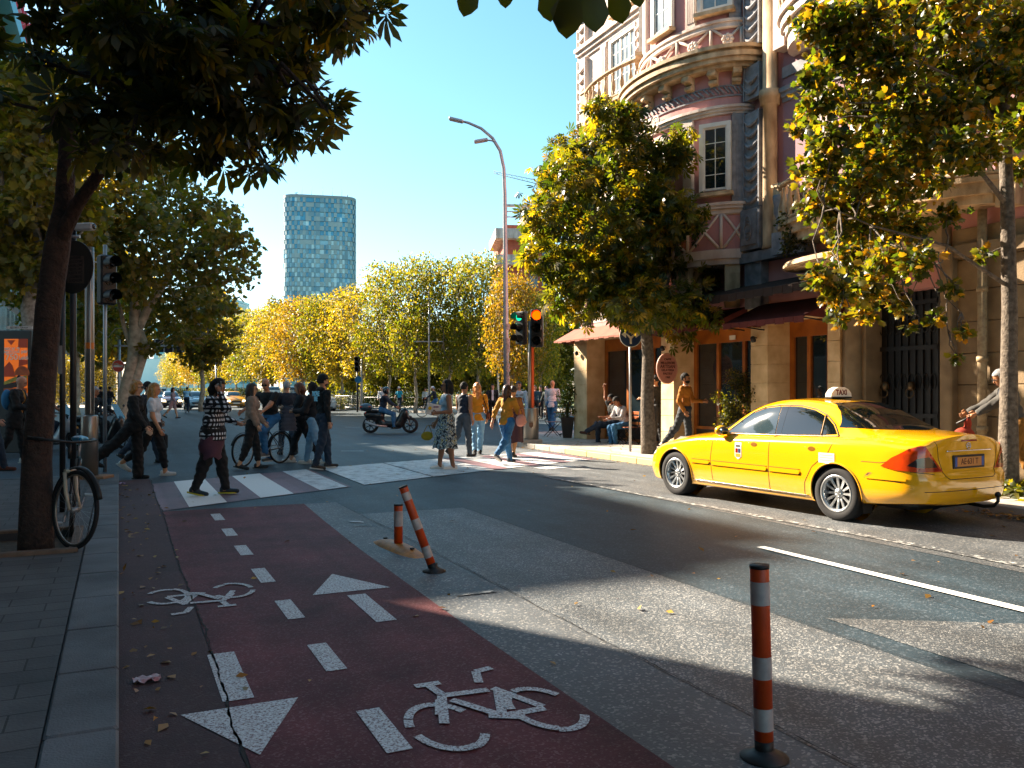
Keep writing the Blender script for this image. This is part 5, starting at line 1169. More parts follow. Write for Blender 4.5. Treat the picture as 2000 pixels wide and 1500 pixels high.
def make_wheel(parent, x, y, Rr, w, out, spokes=11, rimr=.22, Mr=None):
    """wheel on axle along y; out = +1/-1 outward side"""
    T = Matrix.Translation((x, y, Rr)) @ Matrix.Rotation(R(-90 * out), 4, 'X')   # local z outwards
    m = MB(); h = w / 2
    m.lathe([(rimr + .005, -h), (Rr - .03, -h), (Rr - .005, -h * .8), (Rr, -h * .45), (Rr, h * .45), (Rr - .005, h * .8), (Rr - .03, h), (rimr + .02, h), (rimr + .005, h - .01)], 40, T=T, cap=False)
    for k in range(3): m.lathe([(Rr - .001, -h * .3 + k * h * .3 - .004), (Rr - .006, -h * .3 + k * h * .3), (Rr - .001, -h * .3 + k * h * .3 + .004)], 40, T=T, cap=False)
    wh = m.build('wheel', M_tyre, parent)
    r = MB(); r.lathe([(rimr - .02, -h), (rimr - .02, h * .5), (rimr - .012, h * .8), (rimr + .006, h * .86), (rimr + .006, h * .95), (rimr - .016, h * .96), (rimr - .03, h * .8), (rimr - .04, h * .2)], 40, T=T, cap=False)
    r.lathe([(.0, h * .62), (.05, h * .62), (.06, h * .5), (.055, h * .3)], 16, T=T)
    for k in range(spokes):
        a = 2 * math.pi * k / spokes; S = T @ Matrix.Rotation(a, 4, 'Z')
        pr = [(.04, h * .45), (.10, h * .62), (rimr - .05, h * .74), (rimr - .018, h * .80)]
        v = []
        for (q, z), ww in zip(pr, (.017, .014, .019, .024)): v += [S @ Vector((q, -ww, z - .012)), S @ Vector((q, -ww * .6, z)), S @ Vector((q, ww * .6, z)), S @ Vector((q, ww, z - .012))]
        r.add(v, [(4 * i + j, 4 * i + j + 1, 4 * i + 5 + j, 4 * i + 4 + j) for i in range(3) for j in range(3)], False)
    for k in range(5): a = 2 * math.pi * k / 5; r.lathe([(.008, h * .6), (.008, h * .645), (0, h * .65)], 8, T=T @ Matrix.Translation((.036 * math.cos(a), .036 * math.sin(a), 0)))
    r.build('rim', Mr or M_rim, wh); d = MB(); d.lathe([(rimr - .022, 0), (0, .0)], 24, T=T); d.build('brake_disc', M_blackp, wh); return wh
class Skin:
    """projects seams, patches and glass on the body surface"""
    def __init__(s, V, Fc): s.b = BVHTree.FromPolygons([tuple(v) for v in V], [tuple(f) for f in Fc])
    def hit(s, o, d):
        h = s.b.ray_cast(Vector(o) + Vector((.0007, .0011, .0003)), Vector(d)); return h[0], h[1]
    def patch(s, poly, U, W, d, off=.004, cell=.04, org=(0, 0, 0)):
        U = Vector(U).normalized(); W = Vector(W).normalized(); d = Vector(d).normalized(); bm = bmesh.new(); vs = [bm.verts.new((u, v, 0)) for u, v in poly]; bm.faces.new(vs)
        us = [p[0] for p in poly]; ws = [p[1] for p in poly]
        for ax, lo, hi in ((0, min(us), max(us)), (1, min(ws), max(ws))):
            c = math.floor(lo / cell) * cell + cell
            while c < hi: co = (c, 0, 0) if ax == 0 else (0, c, 0); no = (1, 0, 0) if ax == 0 else (0, 1, 0); bmesh.ops.bisect_plane(bm, geom=bm.verts[:] + bm.edges[:] + bm.faces[:], plane_co=co, plane_no=no); c += cell
        bmesh.ops.triangulate(bm, faces=[f for f in bm.faces if len(f.verts) > 4]); bm.verts.ensure_lookup_table(); out = []; last = None
        for v in bm.verts:
            o = Vector(org) + U * v.co.x + W * v.co.y - d * 9 + Vector((.0007, .0011, .0003)); h, n = s.hit(o, d)
            if h is None: h, n = (last if last else (o + d * 9, -d))
            if n.dot(d) > 0: n = -n
            last = (h, n); out.append(h + n * off)
        fs_ = [tuple(v.index for v in f.verts) for f in bm.faces]
        bm.free(); return out, fs_
    def line(s, pts, U, W, d, off=.002, step=.03):
        U = Vector(U).normalized(); W = Vector(W).normalized(); d = Vector(d).normalized(); out = []
        for (a, b) in zip(pts[:-1], pts[1:]):
            n = max(1, int(math.hypot(b[0] - a[0], b[1] - a[1]) / step))
            for i in range(n + 1):
                t = i / n; o = U * (a[0] + (b[0] - a[0]) * t) + W * (a[1] + (b[1] - a[1]) * t) - d * 9 + Vector((.0007, .0011, .0003)); h, nn = s.hit(o, d)
                if h is not None:
                    q = h + (-nn if nn.dot(d) > 0 else nn) * off
                    if not out or (out[-1] - q).length > .002: out.append(q)
        return out
SIDE = lambda sg: ((1, 0, 0), (0, 0, 1), (0, -sg, 0))   # sg=-1: near side (y<0) -> ray towards +y
REAR = ((0, 1, 0), (0, 0, 1), (-1, 0, 0)); FRONT = ((0, 1, 0), (0, 0, 1), (1, 0, 0)); TOP = ((1, 0, 0), (0, 1, 0), (0, 0, -1))
def smooth_obj(name, vf, m, parent):
    v, f = vf; return mesh_obj(name, v, f, m, parent, smooth=True)
def arc(cx, cz, r, a0, a1, n=16): return [(cx + r * math.cos(R(a0 + (a1 - a0) * i / n)), cz + r * math.sin(R(a0 + (a1 - a0) * i / n))) for i in range(n + 1)]
M_rec = mat('handle_recess_shade', '#7a4e06', rough=.3, var=0)
def taxi():
    D = TAXI; V, Fc = car_shell(D); Mp = carpaint('taxi_yellow', (.80, .375, .004), rough=.14)
    f0 = G(1338, 968); r0 = G(1625, 1014); head = (f0 - r0).normalized(); ang = math.atan2(-head.y, -head.x)   # local +x points to the rear
    T = thing('taxi', 'yellow taxi saloon with a lit looking TAXI roof sign parked at the right kerb', 'taxi', (0, 0, 0), ang, None)
    # place: wheel contact of the near side wheels lies at y=-.80
    xl = Vector((math.cos(ang), math.sin(ang), 0)); yl = Vector((-math.sin(ang), math.cos(ang), 0)); mid = (f0 + r0) / 2
    T.location = mid - xl * ((D['wf'] + D['wr']) / 2) + yl * .80
    S = Skin(V, Fc); body = np_mesh('body', V, Fc, Mp, T)
    # inner shell keeps daylight out of the arches
    m = MB(); m.bbox(.5, 4.55, -.62, .62, .2, .85, .05); m.build('underbody', M_blackp, T)
    for xc, nm in ((D['wf'], 0), (D['wr'], 0)):
        for sg in (-1, 1):
            m = MB(); a = arc(xc, D['R'], D['arch'] + .005, -18, 198, 22); q = [(x, sg * .55, z) for x, z in a] + [(x, sg * .865, z) for x, z in a]; n = len(a)
            m.add(q, [(i, i + 1, n + i + 1, n + i) for i in range(n - 1)], True); m.add([(x, sg * .55, z) for x, z in a], [tuple(range(n))]); m.build('wheel_arch', M_blackp, T)
            ln = S.line(arc(xc, D['R'], D['arch'] + .012, -12, 192, 30), *SIDE(sg), off=.0, step=.05)
            m = MB(); m.tube(ln, .012, n=6); m.build('arch_lip', Mp, T)
            make_wheel(T, xc, sg * .775, D['R'], .225, sg, 12, .218)
    for sg in (-1, 1):
        sd = SIDE(sg)
        gm = [([(1.80, .962), (1.97, 1.12), (2.13, 1.235), (2.32, 1.305), (2.60, 1.335), (2.645, .978)], M_dglass), ([(2.75, .98), (2.735, 1.338), (2.95, 1.332), (3.17, 1.295), (3.33, 1.235), (3.36, 1.0)], M_cglass), ([(3.40, 1.002), (3.375, 1.215), (3.50, 1.13), (3.60, 1.02)], M_cglass)]
        for k, (poly, M_) in enumerate(gm): smooth_obj('side_window', S.patch(poly, *sd, off=.005), M_, T)
        smooth_obj('window_pillar', S.patch([(2.655, .978), (2.61, 1.335), (2.73, 1.338), (2.745, .98)], *sd, off=.003), M_cglass, T)
        m = MB(); m.tube(S.line([(1.76, .945), (2.6, .965), (3.64, .992)], *sd, off=.006), .007, n=6); m.build('chrome_strip', M_chrome, T)
        m = MB(); m.tube(S.line([(1.76, .955), (1.97, 1.135), (2.13, 1.252), (2.32, 1.322), (2.6, 1.352), (2.95, 1.348), (3.18, 1.31), (3.36, 1.245), (3.52, 1.135), (3.64, 1.0)], *sd, off=.004), .007, n=6); m.tube(S.line([(3.385, .995), (3.355, 1.235)], *sd, off=.007), .008, n=6); m.build('window_seal', M_blackp, T)
        for nm_, lines in (('door_seam', [[(1.62, .30), (1.60, .60), (1.66, .90)], [(1.66, .90), (1.76, .945)]]), ('door_seam', [[(2.66, .25), (2.665, .6), (2.69, .97)], [(1.62, .26), (2.66, .24)]]), ('door_seam', [[(2.66, .24), (3.22, .24)], [(3.22, .24), (3.24, .42), (3.36, .62), (3.60, .80), (3.70, .99)]])):
            m = MB()
            for l in lines: m.tube(S.line(l, *sd, off=-.001), .0042, n=5)
            m.build(nm_, M_seam, T)
        # rubbing strip, sill strip, bumper lines
        for x0, x1, z0, z1 in ((1.22, 1.58, .515, .565), (1.63, 2.64, .51, .565), (2.68, 3.18, .51, .565)):
            p, f_ = S.patch([(x0 + .02, z0), (x1 - .02, z0), (x1, (z0 + z1) / 2), (x1 - .02, z1), (x0 + .02, z1), (x0, (z0 + z1) / 2)], *sd, off=.012, cell=.08); o = mesh_obj('side_moulding', p, f_, Mp, T, smooth=True)
            m = MB(); m.tube(S.line([(x0, z0 - .004), (x1, z0 - .004)], *sd, off=.003), .005, n=4); m.tube(S.line([(x0, z1 + .004), (x1, z1 + .004)], *sd, off=.003), .003, n=4); m.build('moulding_gap', M_seam, o)
        m = MB(); m.tube(S.line([(1.24, .275), (3.28, .262)], *sd, off=.006), .010, n=6, flat=.5); m.build('sill_trim', M_chrome, T)
        m = MB(); m.tube(S.line([(4.06, .735), (4.30, .735), (4.42, .76)], *sd, off=-.001), .004, n=5); m.tube(S.line([(4.10, .56), (4.55, .535)], *sd, off=.0), .005, n=5); m.build('bumper_gap', M_seam, T)
        p, f_ = S.patch([(4.10, .575), (4.16, .62), (4.60, .60), (4.60, .55), (4.12, .55)], *sd, off=.010, cell=.08); mesh_obj('bumper_moulding', p, f_, Mp, T, smooth=True)
        for hx in (2.42, 3.36):   # handles
            h, n = S.hit((hx, sg * 3, .845), (0, -sg, 0)); m = MB(); m.tube([h + n * .004 + Vector((-.10, 0, .0)), h + n * .03 + Vector((-.07, 0, .006)), h + n * .034 + Vector((0, 0, .008)), h + n * .03 + Vector((.07, 0, .006)), h + n * .004 + Vector((.10, 0, 0))], [.010, .013, .014, .013, .010], n=8); m.build('door_handle', Mp, T)
            pp = [(hx + .055 * math.cos(a), .838 + .028 * math.sin(a)) for a in np.linspace(0, 6.28, 17)[:-1]]; p, f_ = S.patch(pp, *sd, off=.003, cell=.05); mesh_obj('handle_recess_shade', p, f_, M_rec, T)  # flat dark amber ellipse: shade of the recess painted on the door
        # mirror
        h, n = S.hit((1.83, sg * 3, .95), (0, -sg, 0)); m = MB(); c = h + Vector((-.02, sg * .13, .045)); m.ball(c, .10, 10, sc=(.72, 1.0, .72)); m.tube([h, c + Vector((0, -sg * .05, -.03))], [.03, .025], n=8); mo = m.build('wing_mirror', Mp, T)
        m = MB(); m.lathe([(0, 0), (.062, 0), (.070, -.012)], 18, T=Matrix.Translation(c + Vector((.072, 0, 0))) @ Matrix.Rotation(R(90), 4, 'Y'), sx=.8, sy=1.15); m.build('mirror_glass', M_cglass, mo)
    # city crest and number label on the near side
    s_ = SIDE(-1)
    p, f_ = S.patch([(2.08, .85), (2.08, .66), (2.14, .62), (2.20, .66), (2.20, .85)], *s_, off=.004, cell=.1); cr = mesh_obj('door_crest', p, f_, M_platew, T)
    for (a, b, c_, d_), M_ in (((2.095, 2.135, .71, .77), M_red), ((2.145, 2.185, .71, .77), mat('crest_blue', '#1c2f66', rough=.4, var=0)), ((2.095, 2.185, .655, .70), mat('crest_gold', '#b8902a', rough=.4, var=0)), ((2.10, 2.18, .79, .815), M_blackp)):
        p, f_ = S.patch([(a, c_), (b, c_), (b, d_), (a, d_)], *s_, off=.006, cell=.1); mesh_obj('crest_mark', p, f_, M_, cr)
    p, f_ = S.patch([(3.47, .80), (3.47, .68), (3.70, .68), (3.70, .80)], *s_, off=.004, cell=.1); nl = mesh_obj('white_label', p, f_, M_platew, T)
    for zz in (.71, .74, .77): p, f_ = S.patch([(3.49, zz), (3.68, zz), (3.68, zz + .008), (3.49, zz + .008)], *s_, off=.006, cell=.1); mesh_obj('label_text', p, f_, mat('faint_text', '#a99a80', rough=.6, var=0), nl)
    # glass front and rear
    rg = [(-.70, 1.10), (-.66, 1.16), (-.60, 1.25), (-.53, 1.335), (-.45, 1.385), (0, 1.405), (.45, 1.385), (.53, 1.335), (.60, 1.25), (.66, 1.16), (.70, 1.10), (.4, 1.085), (0, 1.08), (-.4, 1.085)]
    smooth_obj('rear_window', S.patch(rg[::-1], *REAR, off=.004, cell=.03), M_cglass, T)
    fg = [(-.72, 1.0), (-.62, 1.15), (-.53, 1.30), (-.4, 1.35), (0, 1.37), (.4, 1.35), (.53, 1.30), (.62, 1.15), (.72, 1.0), (0, 1.01)]
    smooth_obj('windscreen', S.patch(fg, *FRONT, off=.004, cell=.03), M_dglass, T)
    # tail lamps wrap the corners
    q2 = 1 / math.sqrt(2)
    for sg in (-1, 1):
        U = (1, -sg, 0); d = (-1, -sg, 0); u0 = (4.72 - .78) * q2 + .0
        U = (1, -sg, 0)
        u0 = 4.72 * q2 + (-sg) * (sg * .80) * q2
        pl = [(u0 - .36, .70), (u0 - .26, .80), (u0 - .10, .90), (u0 + .02, .935), (u0 + .07, .93), (u0 + .13, .84), (u0 + .20, .74), (u0 + .265, .655), (u0 + .0, .655), (u0 - .22, .665)]
        if sg > 0: pl = pl[::-1]
        o = smooth_obj('tail_lamp', S.patch(pl, U, (0, 0, 1), d, off=.008, cell=.03), M_amb, T)
        pl2 = [(u0 - .12, .72), (u0 - .02, .80), (u0 + .10, .82), (u0 + .15, .78), (u0 + .20, .70), (u0 + .0, .70)]
        smooth_obj('reversing_lamp', S.patch(pl2, U, (0, 0, 1), d, off=.011, cell=.03), M_smk, o)
        pl3 = [(u0 - .02, .662), (u0 - .0, .695), (u0 + .21, .695), (u0 + .245, .662)]
        smooth_obj('lower_lens', S.patch(pl3, U, (0, 0, 1), d, off=.011, cell=.03), M_red, o)
        # head lamps
        UF = (-1, -sg, 0); dF = (1, -sg, 0)
        for cu, cz, rr in ((-.58, .66, .085), (-.40, .63, .065)): pass
        hl = [(-.95 + .0, .60), (-.85, .70), (-.72, .72), (-.62, .66), (-.66, .58), (-.8, .55)]
        ub = -.25 * q2 + (-sg) * (sg * .72) * q2; hl = [(ub - .17, .60), (ub - .1, .69), (ub + .04, .71), (ub + .15, .66), (ub + .14, .58), (ub - .02, .55)]
        smooth_obj('headlamp', S.patch(hl, UF, (0, 0, 1), dF, off=.006, cell=.03), M_headl, T)
    # boot lid seam, chrome bar, third brake light, badge, plate
    m = MB(); m.tube(S.line([(-.56, .99), (-.54, .80), (-.46, .60), (-.40, .565), (.40, .565), (.46, .60), (.54, .80), (.56, .99)], *REAR, off=-.001, step=.02), .0045, n=5); m.build('boot_seam', M_seam, T)
    m = MB(); m.tube(S.line([(-.42, .875), (.42, .875)], *REAR, off=.008), .012, n=6, flat=.7); m.build('chrome_bar', M_chrome, T)
    m = MB(); m.tube(S.line([(-.62, .63), (-.84, .655)], *REAR, off=.0), .004, n=5); m.tube(S.line([(-.75, .44), (0, .435), (.75, .44)], *REAR, off=.0), .004, n=5); m.build('bumper_crease', M_seam, T)
    p, f_ = S.patch([(-.15, .975), (.15, .975), (.14, .995), (-.14, .995)], *REAR, off=.006, cell=.1); mesh_obj('brake_light', p, f_, M_red, T)
    h, n = S.hit((6, 0, .925), (-1, 0, 0)); Tb = Matrix.Translation(h + Vector((.008, 0, 0))) @ Matrix.Rotation(R(90), 4, 'Y'); m = MB(); m.tube([Tb @ Vector((.036 * math.cos(a), .036 * math.sin(a), 0)) for a in np.linspace(0, 6.28, 19)[:-1]], .005, n=6, closed=True)
    for k in range(3): a = math.pi + k * 2 * math.pi / 3; m.tube([Tb @ Vector((0, 0, .001)), Tb @ Vector((.034 * math.cos(a), .034 * math.sin(a), 0))], [.006, .002], n=5)
    m.build('badge', M_chrome, T)
    h, n = S.hit((6, 0, .75), (-1, 0, 0)); x0 = h.x + .012; m = MB(); m.bbox(x0 - .02, x0 + .006, -.295, .295, .675, .825, .006); pl = m.build('plate_frame', M_blackp, T)
    m = MB(); m.box(x0 + .0065, x0 + .009, -.225, .225, .698, .802); m.build('number_plate', mat('plate_amber', '#c9803a', rough=.5, var=.04), pl)
    for y in (-.268, .23): m = MB(); m.box(x0 + .0065, x0 + .009, y, y + .04, .698, .802); m.build('plate_band', mat('plate_blue', '#174f9c', rough=.4, var=0), pl)
    TX = Matrix(((0, 0, 1, x0 + .010), (1, 0, 0, 0), (0, 1, 0, .75), (0, 0, 0, 1)))
    m = MB(); text_into(m, 'AE·631 T', TX, .092, .0008, sx=.92, bold=.0008); m.build('plate_letters', mat('plate_letter', '#4a1408', rough=.6, var=0), pl)
    m = MB(); m.tube([(4.60, .28, .24), (4.78, .28, .225), (4.90, .28, .245), (4.945, .28, .30), (4.945, .28, .36)], .020, n=8); m.ball((4.945, .28, .375), .034, 8); m.build('tow_hook', M_blackp, T)
    for sg in (-1, 1):
        m = MB(); m.add([(D['wr'] + .36, sg * .70, .36), (D['wr'] + .36, sg * .89, .36), (D['wr'] + .38, sg * .88, .13), (D['wr'] + .38, sg * .72, .13)], [(0, 1, 2, 3)]); m.build('mud_flap', M_blackp, T)
    # roof sign
    rt = MB(); cx, czz = 3.02, S.hit((3.02, 0, 3), (0, 0, -1))[0].z
    rt.bbox(cx - .06, cx + .06, -.20, .20, czz, czz + .025, .008); sb = rt.build('roof_sign', M_blackp, T)
    m = MB(); prof = [(-.20, .0), (-.19, .045), (-.14, .095), (-.06, .125), (.06, .125), (.14, .095), (.19, .045), (.20, .0)]
    TT = Matrix(((0, 0, 1, cx), (1, 0, 0, 0), (0, 1, 0, czz + .025), (0, 0, 0, 1))); m.prism(prof[::-1], -.045, .045, T=TT); m.build('lamp_shell', mat('sign_white', '#e6dccb', rough=.35, var=.05), sb)
    m = MB(); text_into(m, 'TAXI', Matrix(((0, 0, 1, cx + .0465), (1, 0, 0, 0), (0, 1, 0, czz + .078), (0, 0, 0, 1))), .095, .001, bold=.003); text_into(m, 'TAXI', Matrix(((0, 0, -1, cx - .0465), (-1, 0, 0, 0), (0, 1, 0, czz + .078), (0, 0, 0, 1))), .095, .001, bold=.003); m.build('taxi_lettering', mat('letter_maroon', '#6b0f0a', rough=.5, var=0), sb)
    m = MB(); a = S.hit((3.3, -.35, 3), (0, 0, -1))[0]; m.tube([a, a + Vector((.05, 0, .02))], .01, n=5); 
    return T
taxi()
# ---- simpler cars of the queue (their fronts face the viewer)
def scaleD(D, kx=1, ky=1, kz=1, **kw):
    E = dict(D); 
    for k in D:
        if k in ('X',): E[k] = [v * kx for v in D[k]]
        elif k[0] == 'y' : E[k] = [v * ky for v in D[k]]
        elif k[0] == 'z' and k != 'zb': E[k] = [v * kz for v in D[k]]
    for k in ('L', 'X0f', 'X0r', 'wf', 'wr'): E[k] = D[k] * kx
    E.update(kw); return E
def simple_car(name, label, paint_, D, px, pyb, lit=False, van=False, yaw=0.0, group='cars waiting in the boulevard queue', cat='car', Y=None):
    """front bumper centre placed at the pixel's ground point, facing the viewer along the street"""
    V, Fc = car_shell(D, nx=46, res=.62); g = G(px, pyb) if Y is None else Vector(((px - 1000) * Y / F, Y, 0))
    T = thing(name, label, cat, (g.x, g.y, 0), THETA + R(90) + yaw, group); S = Skin(V, Fc); np_mesh('body', V, Fc, paint_, T)
    m = MB(); m.bbox(.5 * D['L'] / 4.8, D['L'] * .93, -.6, .6, .2, .8, .05); m.build('underbody', M_blackp, T)
    zb, zt = np.interp(1.55 / 4.82 * D['L'], D['X'], D['zc']), max(D['zc']); y6 = D['y6'][5]; y7 = D['y7'][7]
    x0 = D['X'][4]
    fg = [(-y6 * .9, zb + .03), (-y7 * .93, zt - .13), (-y7 * .7, zt - .075), (y7 * .7, zt - .075), (y7 * .93, zt - .13), (y6 * .9, zb + .03)]
    smooth_obj('windscreen', S.patch(fg, *FRONT, off=.006, cell=.08), M_glassc, T)
    for sg in (-1, 1):
        xa, xb = D['X'][5], D['X'][9]; z6 = D['z6'][7]; z7 = D['z7'][7]
        xm = (xa + xb) / 2
        for poly in ([(xa + .05, z6 + .02), (xa + .45, z7 - .06), (xm - .04, z7 - .03), (xm - .04, z6 + .02)], [(xm + .04, z6 + .02), (xm + .04, z7 - .03), (xb, z7 - .05), (xb + .15, z6 + .04)]): smooth_obj('side_window', S.patch(poly, *SIDE(sg), off=.006, cell=.1), M_cglass, T)
        m = MB(); h = S.hit((xa + .05, sg * 3, z6), (0, -sg, 0))[0]; m.ball(h + Vector((0, sg * .12, .04)), .1, 6, sc=(.6, 1, .7)); m.build('wing_mirror', paint_, T)
        zf = np.interp(.25, [x / D['L'] * 4.8 for x in D['X']], D['z5']) - .01
        hl = [(sg * .50, zf - .07), (sg * .78, zf - .05), (sg * .80, zf + .05), (sg * .52, zf + .045)]
        if sg < 0: hl = hl[::-1]
        smooth_obj('headlamp', S.patch(hl, *FRONT, off=.008, cell=.05), M_headon if lit else M_headl, T)
        for xc in (D['wf'], D['wr']): 
            mm = MB(); TW_ = Matrix.Translation((xc, sg * (D['y4'][7] - .12), D['R'])) @ Matrix.Rotation(R(-90 * sg), 4, 'X'); mm.lathe([(.2, -.1), (D['R'], -.09), (D['R'], .09), (.22, .1)], 18, T=TW_, cap=False); w_ = mm.build('wheel', M_tyre, T); mm = MB(); mm.lathe([(.21, .03), (.2, .09), (.05, .07), (0, .08)], 18, T=TW_, cap=False); mm.build('rim', M_rim, w_)
    zf = D['z4'][0]
    smooth_obj('grille', S.patch([(-.40, zf + .0), (.40, zf + .0), (.46, zf + .12), (-.46, zf + .12)], *FRONT, off=.008, cell=.08), M_blackp, T)
    smooth_obj('air_intake', S.patch([(-.55, .24), (.55, .24), (.5, .33), (-.5, .33)], *FRONT, off=.008, cell=.08), M_blackp, T)
    h = S.hit((-3, 0, zf - .05), (1, 0, 0))[0]; m = MB(); m.box(h.x - .03, h.x - .01, -.26, .26, zf - .11, zf); m.build('number_plate', M_platew, T)
    return T
M_glassc = mat('windscreen_glass', '#16333f', rough=.05, var=.3, vs=1.2, spec=1, coat=.6)
HB = scaleD(TAXI, .88, .96, 1.02); HB['zc'] = [v * 1.02 for v in TAXI['zc'][:10]] + [1.42, 1.38, 1.28, 1.15, 1.0]
SUV = scaleD(TAXI, .96, 1.02, 1.2); SUV['zc'] = [v * 1.2 for v in TAXI['zc'][:10]] + [1.70, 1.68, 1.62, 1.5, 1.2]; SUV['z7'] = [v * 1.2 for v in TAXI['z7'][:10]] + [1.6, 1.58, 1.5, 1.38, 1.15]; SUV['R'] = .36; SUV['arch'] = .39
VAN = scaleD(TAXI, 1.0, 1.04, 1.3); VAN['zc'] = [.9, 1.05, 1.15, 1.35, 1.5, 1.8, 1.93, 1.96, 1.97, 1.97, 1.97, 1.97, 1.96, 1.95, 1.85]; VAN['z7'] = [v - .08 for v in VAN['zc']]; VAN['z7'][0] = .84; VAN['y7'] = [.5, .6, .7, .74, .74, .74, .75, .76, .76, .76, .76, .76, .76, .76, .74]; VAN['R'] = .34; VAN['arch'] = .36
PB = carpaint('paint_silver_blue', '#7fa3b3'); PW = carpaint('paint_white', '#cfd3d3'); PS = carpaint('paint_silver', '#9aa1a5', rough=.3); PK = carpaint('paint_black', '#0e1114'); PY = carpaint('paint_taxi_yellow', '#c98a08'); PG = carpaint('paint_graphite', '#2a3036'); PR = carpaint('paint_dark_red', '#3c1216')
simple_car('hatchback', 'silver blue hatchback facing the viewer beside the cyclist with a rucksack', PB, HB, 387, 801)
simple_car('taxi', 'distant yellow taxi with its headlamp lit behind the woman in checked shirt', PY, HB, 462, 797, lit=True)
simple_car('car', 'dark red car with lit headlamps left of the silver blue hatchback', PR, HB, 336, 797, lit=True)
simple_car('car', 'black car with lit headlamps leftmost of the waiting queue', PK, SUV, 303, 797, lit=True)
simple_car('van', 'pale van with a big windscreen seen between the cyclist and seated heads', PW, VAN, 538, 790, cat='van')
simple_car('van', 'silver people carrier behind the man in the navy jacket', PS, VAN, 588, 793, cat='van')
simple_car('off_road_car', 'grey off road car standing nearest the park fence', PS, SUV, 636, 803, cat='car')
for k, (px, py, D, p_, lb) in enumerate(((352, 783, HB, PW, 'small white car in the second rank, just right of the dark red car'), (424, 784, SUV, PS, 'silver car in the second rank between the blue hatchback and the taxi'), (500, 783, HB, PW, 'white car in the second rank right of the yellow taxi'), (450, 778, VAN, PW, 'white van in the third rank above the yellow taxi roof'), (395, 777, HB, PG, 'grey car in the third rank above the blue hatchback'), (318, 776, VAN, PG, 'dark bus-like van far behind the fair haired pedestrians'), (560, 779, HB, PY, 'far yellow cab behind the pale van'), (365, 774, HB, PB, 'pale blue car, farthest in the queue'))):
    simple_car('van' if D is VAN else 'car', lb, p_, D, px, py, cat='van' if D is VAN else 'car')
# ================= people
SKIN = {}
def skinmat(c):
    if c not in SKIN: SKIN[c] = mat('skin_tone', c, rough=.5, var=.08, vs=8)
    return SKIN[c]
CL = {}
def cloth(c, c2=None, vs=5, rough=.85, bump=.25, bs=35):
    k = (c, c2, vs)
    if k not in CL: CL[k] = mat('fabric', c, c2=c2, vs=vs, rough=rough, var=.12, bump=bump, bs=bs)
    return CL[k]
def plaid_mat():
    m = bpy.data.materials.new('plaid_fabric'); m.use_nodes = True; t = m.node_tree; b = t.nodes['Principled BSDF']; L = t.links.new; tc = t.nodes.new('ShaderNodeTexCoord'); sx = t.nodes.new('ShaderNodeSeparateXYZ'); L(tc.outputs['Object'], sx.inputs[0])
    def stripe(outs, sc):
        s_ = None
        for o in outs:
            if s_ is None: s_ = o
            else: a = t.nodes.new('ShaderNodeMath'); a.operation = 'ADD'; L(s_, a.inputs[0]); L(o, a.inputs[1]); s_ = a.outputs[0]
        m1 = t.nodes.new('ShaderNodeMath'); m1.operation = 'MULTIPLY'; m1.inputs[1].default_value = sc; L(s_, m1.inputs[0]); m2 = t.nodes.new('ShaderNodeMath'); m2.operation = 'FRACT'; L(m1.outputs[0], m2.inputs[0]); m3 = t.nodes.new('ShaderNodeMath'); m3.operation = 'GREATER_THAN'; m3.inputs[1].default_value = .5; L(m2.outputs[0], m3.inputs[0]); return m3.outputs[0]
    a = stripe([sx.outputs[2]], 15); c = stripe([sx.outputs[0], sx.outputs[1]], 15)
    ad = t.nodes.new('ShaderNodeMath'); ad.operation = 'ADD'; L(a, ad.inputs[0]); L(c, ad.inputs[1]); h = t.nodes.new('ShaderNodeMath'); h.operation = 'MULTIPLY'; h.inputs[1].default_value = .5; L(ad.outputs[0], h.inputs[0])
    r = t.nodes.new('ShaderNodeValToRGB'); r.color_ramp.interpolation = 'CONSTANT'; e = r.color_ramp.elements; e[0].position = 0; e[0].color = hx('#08080a'); e[1].position = .4; e[1].color = hx('#22242a'); q = e.new(.8); q.color = hx('#c9cdd4'); L(h.outputs[0], r.inputs[0]); L(r.outputs[0], b.inputs['Base Color']); b.inputs['Roughness'].default_value = .9; return m
def floral_mat():
    m = bpy.data.materials.new('printed_fabric'); m.use_nodes = True; t = m.node_tree; b = t.nodes['Principled BSDF']; L = t.links.new; tc = t.nodes.new('ShaderNodeTexCoord'); n = t.nodes.new('ShaderNodeTexNoise'); n.inputs['Scale'].default_value = 9; n.inputs['Detail'].default_value = 2; n.inputs['Distortion'].default_value = 2.2; L(tc.outputs['Object'], n.inputs['Vector'])
    r = t.nodes.new('ShaderNodeValToRGB'); r.color_ramp.interpolation = 'CONSTANT'; e = r.color_ramp.elements; e[0].position = 0; e[0].color = hx('#10141c'); e[1].position = .44; e[1].color = hx('#8fa0a8')
    for p_, c in ((.5, '#1b2328'), (.55, '#c7ccc8'), (.6, '#a3902a'), (.65, '#12161c')): q = e.new(p_); q.color = hx(c)
    L(n.outputs['Fac'], r.inputs[0]); L(r.outputs[0], b.inputs['Base Color']); b.inputs['Roughness'].default_value = .8; return m
M_shoe = mat('shoe_black', '#0c0c0e', rough=.5); M_sole = mat('shoe_sole_white', '#b9b6ae', rough=.7)
M_eye = mat('eye_dark', '#120c0a', rough=.3, var=0); M_lip = mat('lip', '#8a4a40', rough=.5, var=0)
def rotY(v, a): c, s = math.cos(a), math.sin(a); return np.array([v[0] * c + v[2] * s, v[1], -v[0] * s + v[2] * c])   # a>0 : down vector swings backward? (z->x)
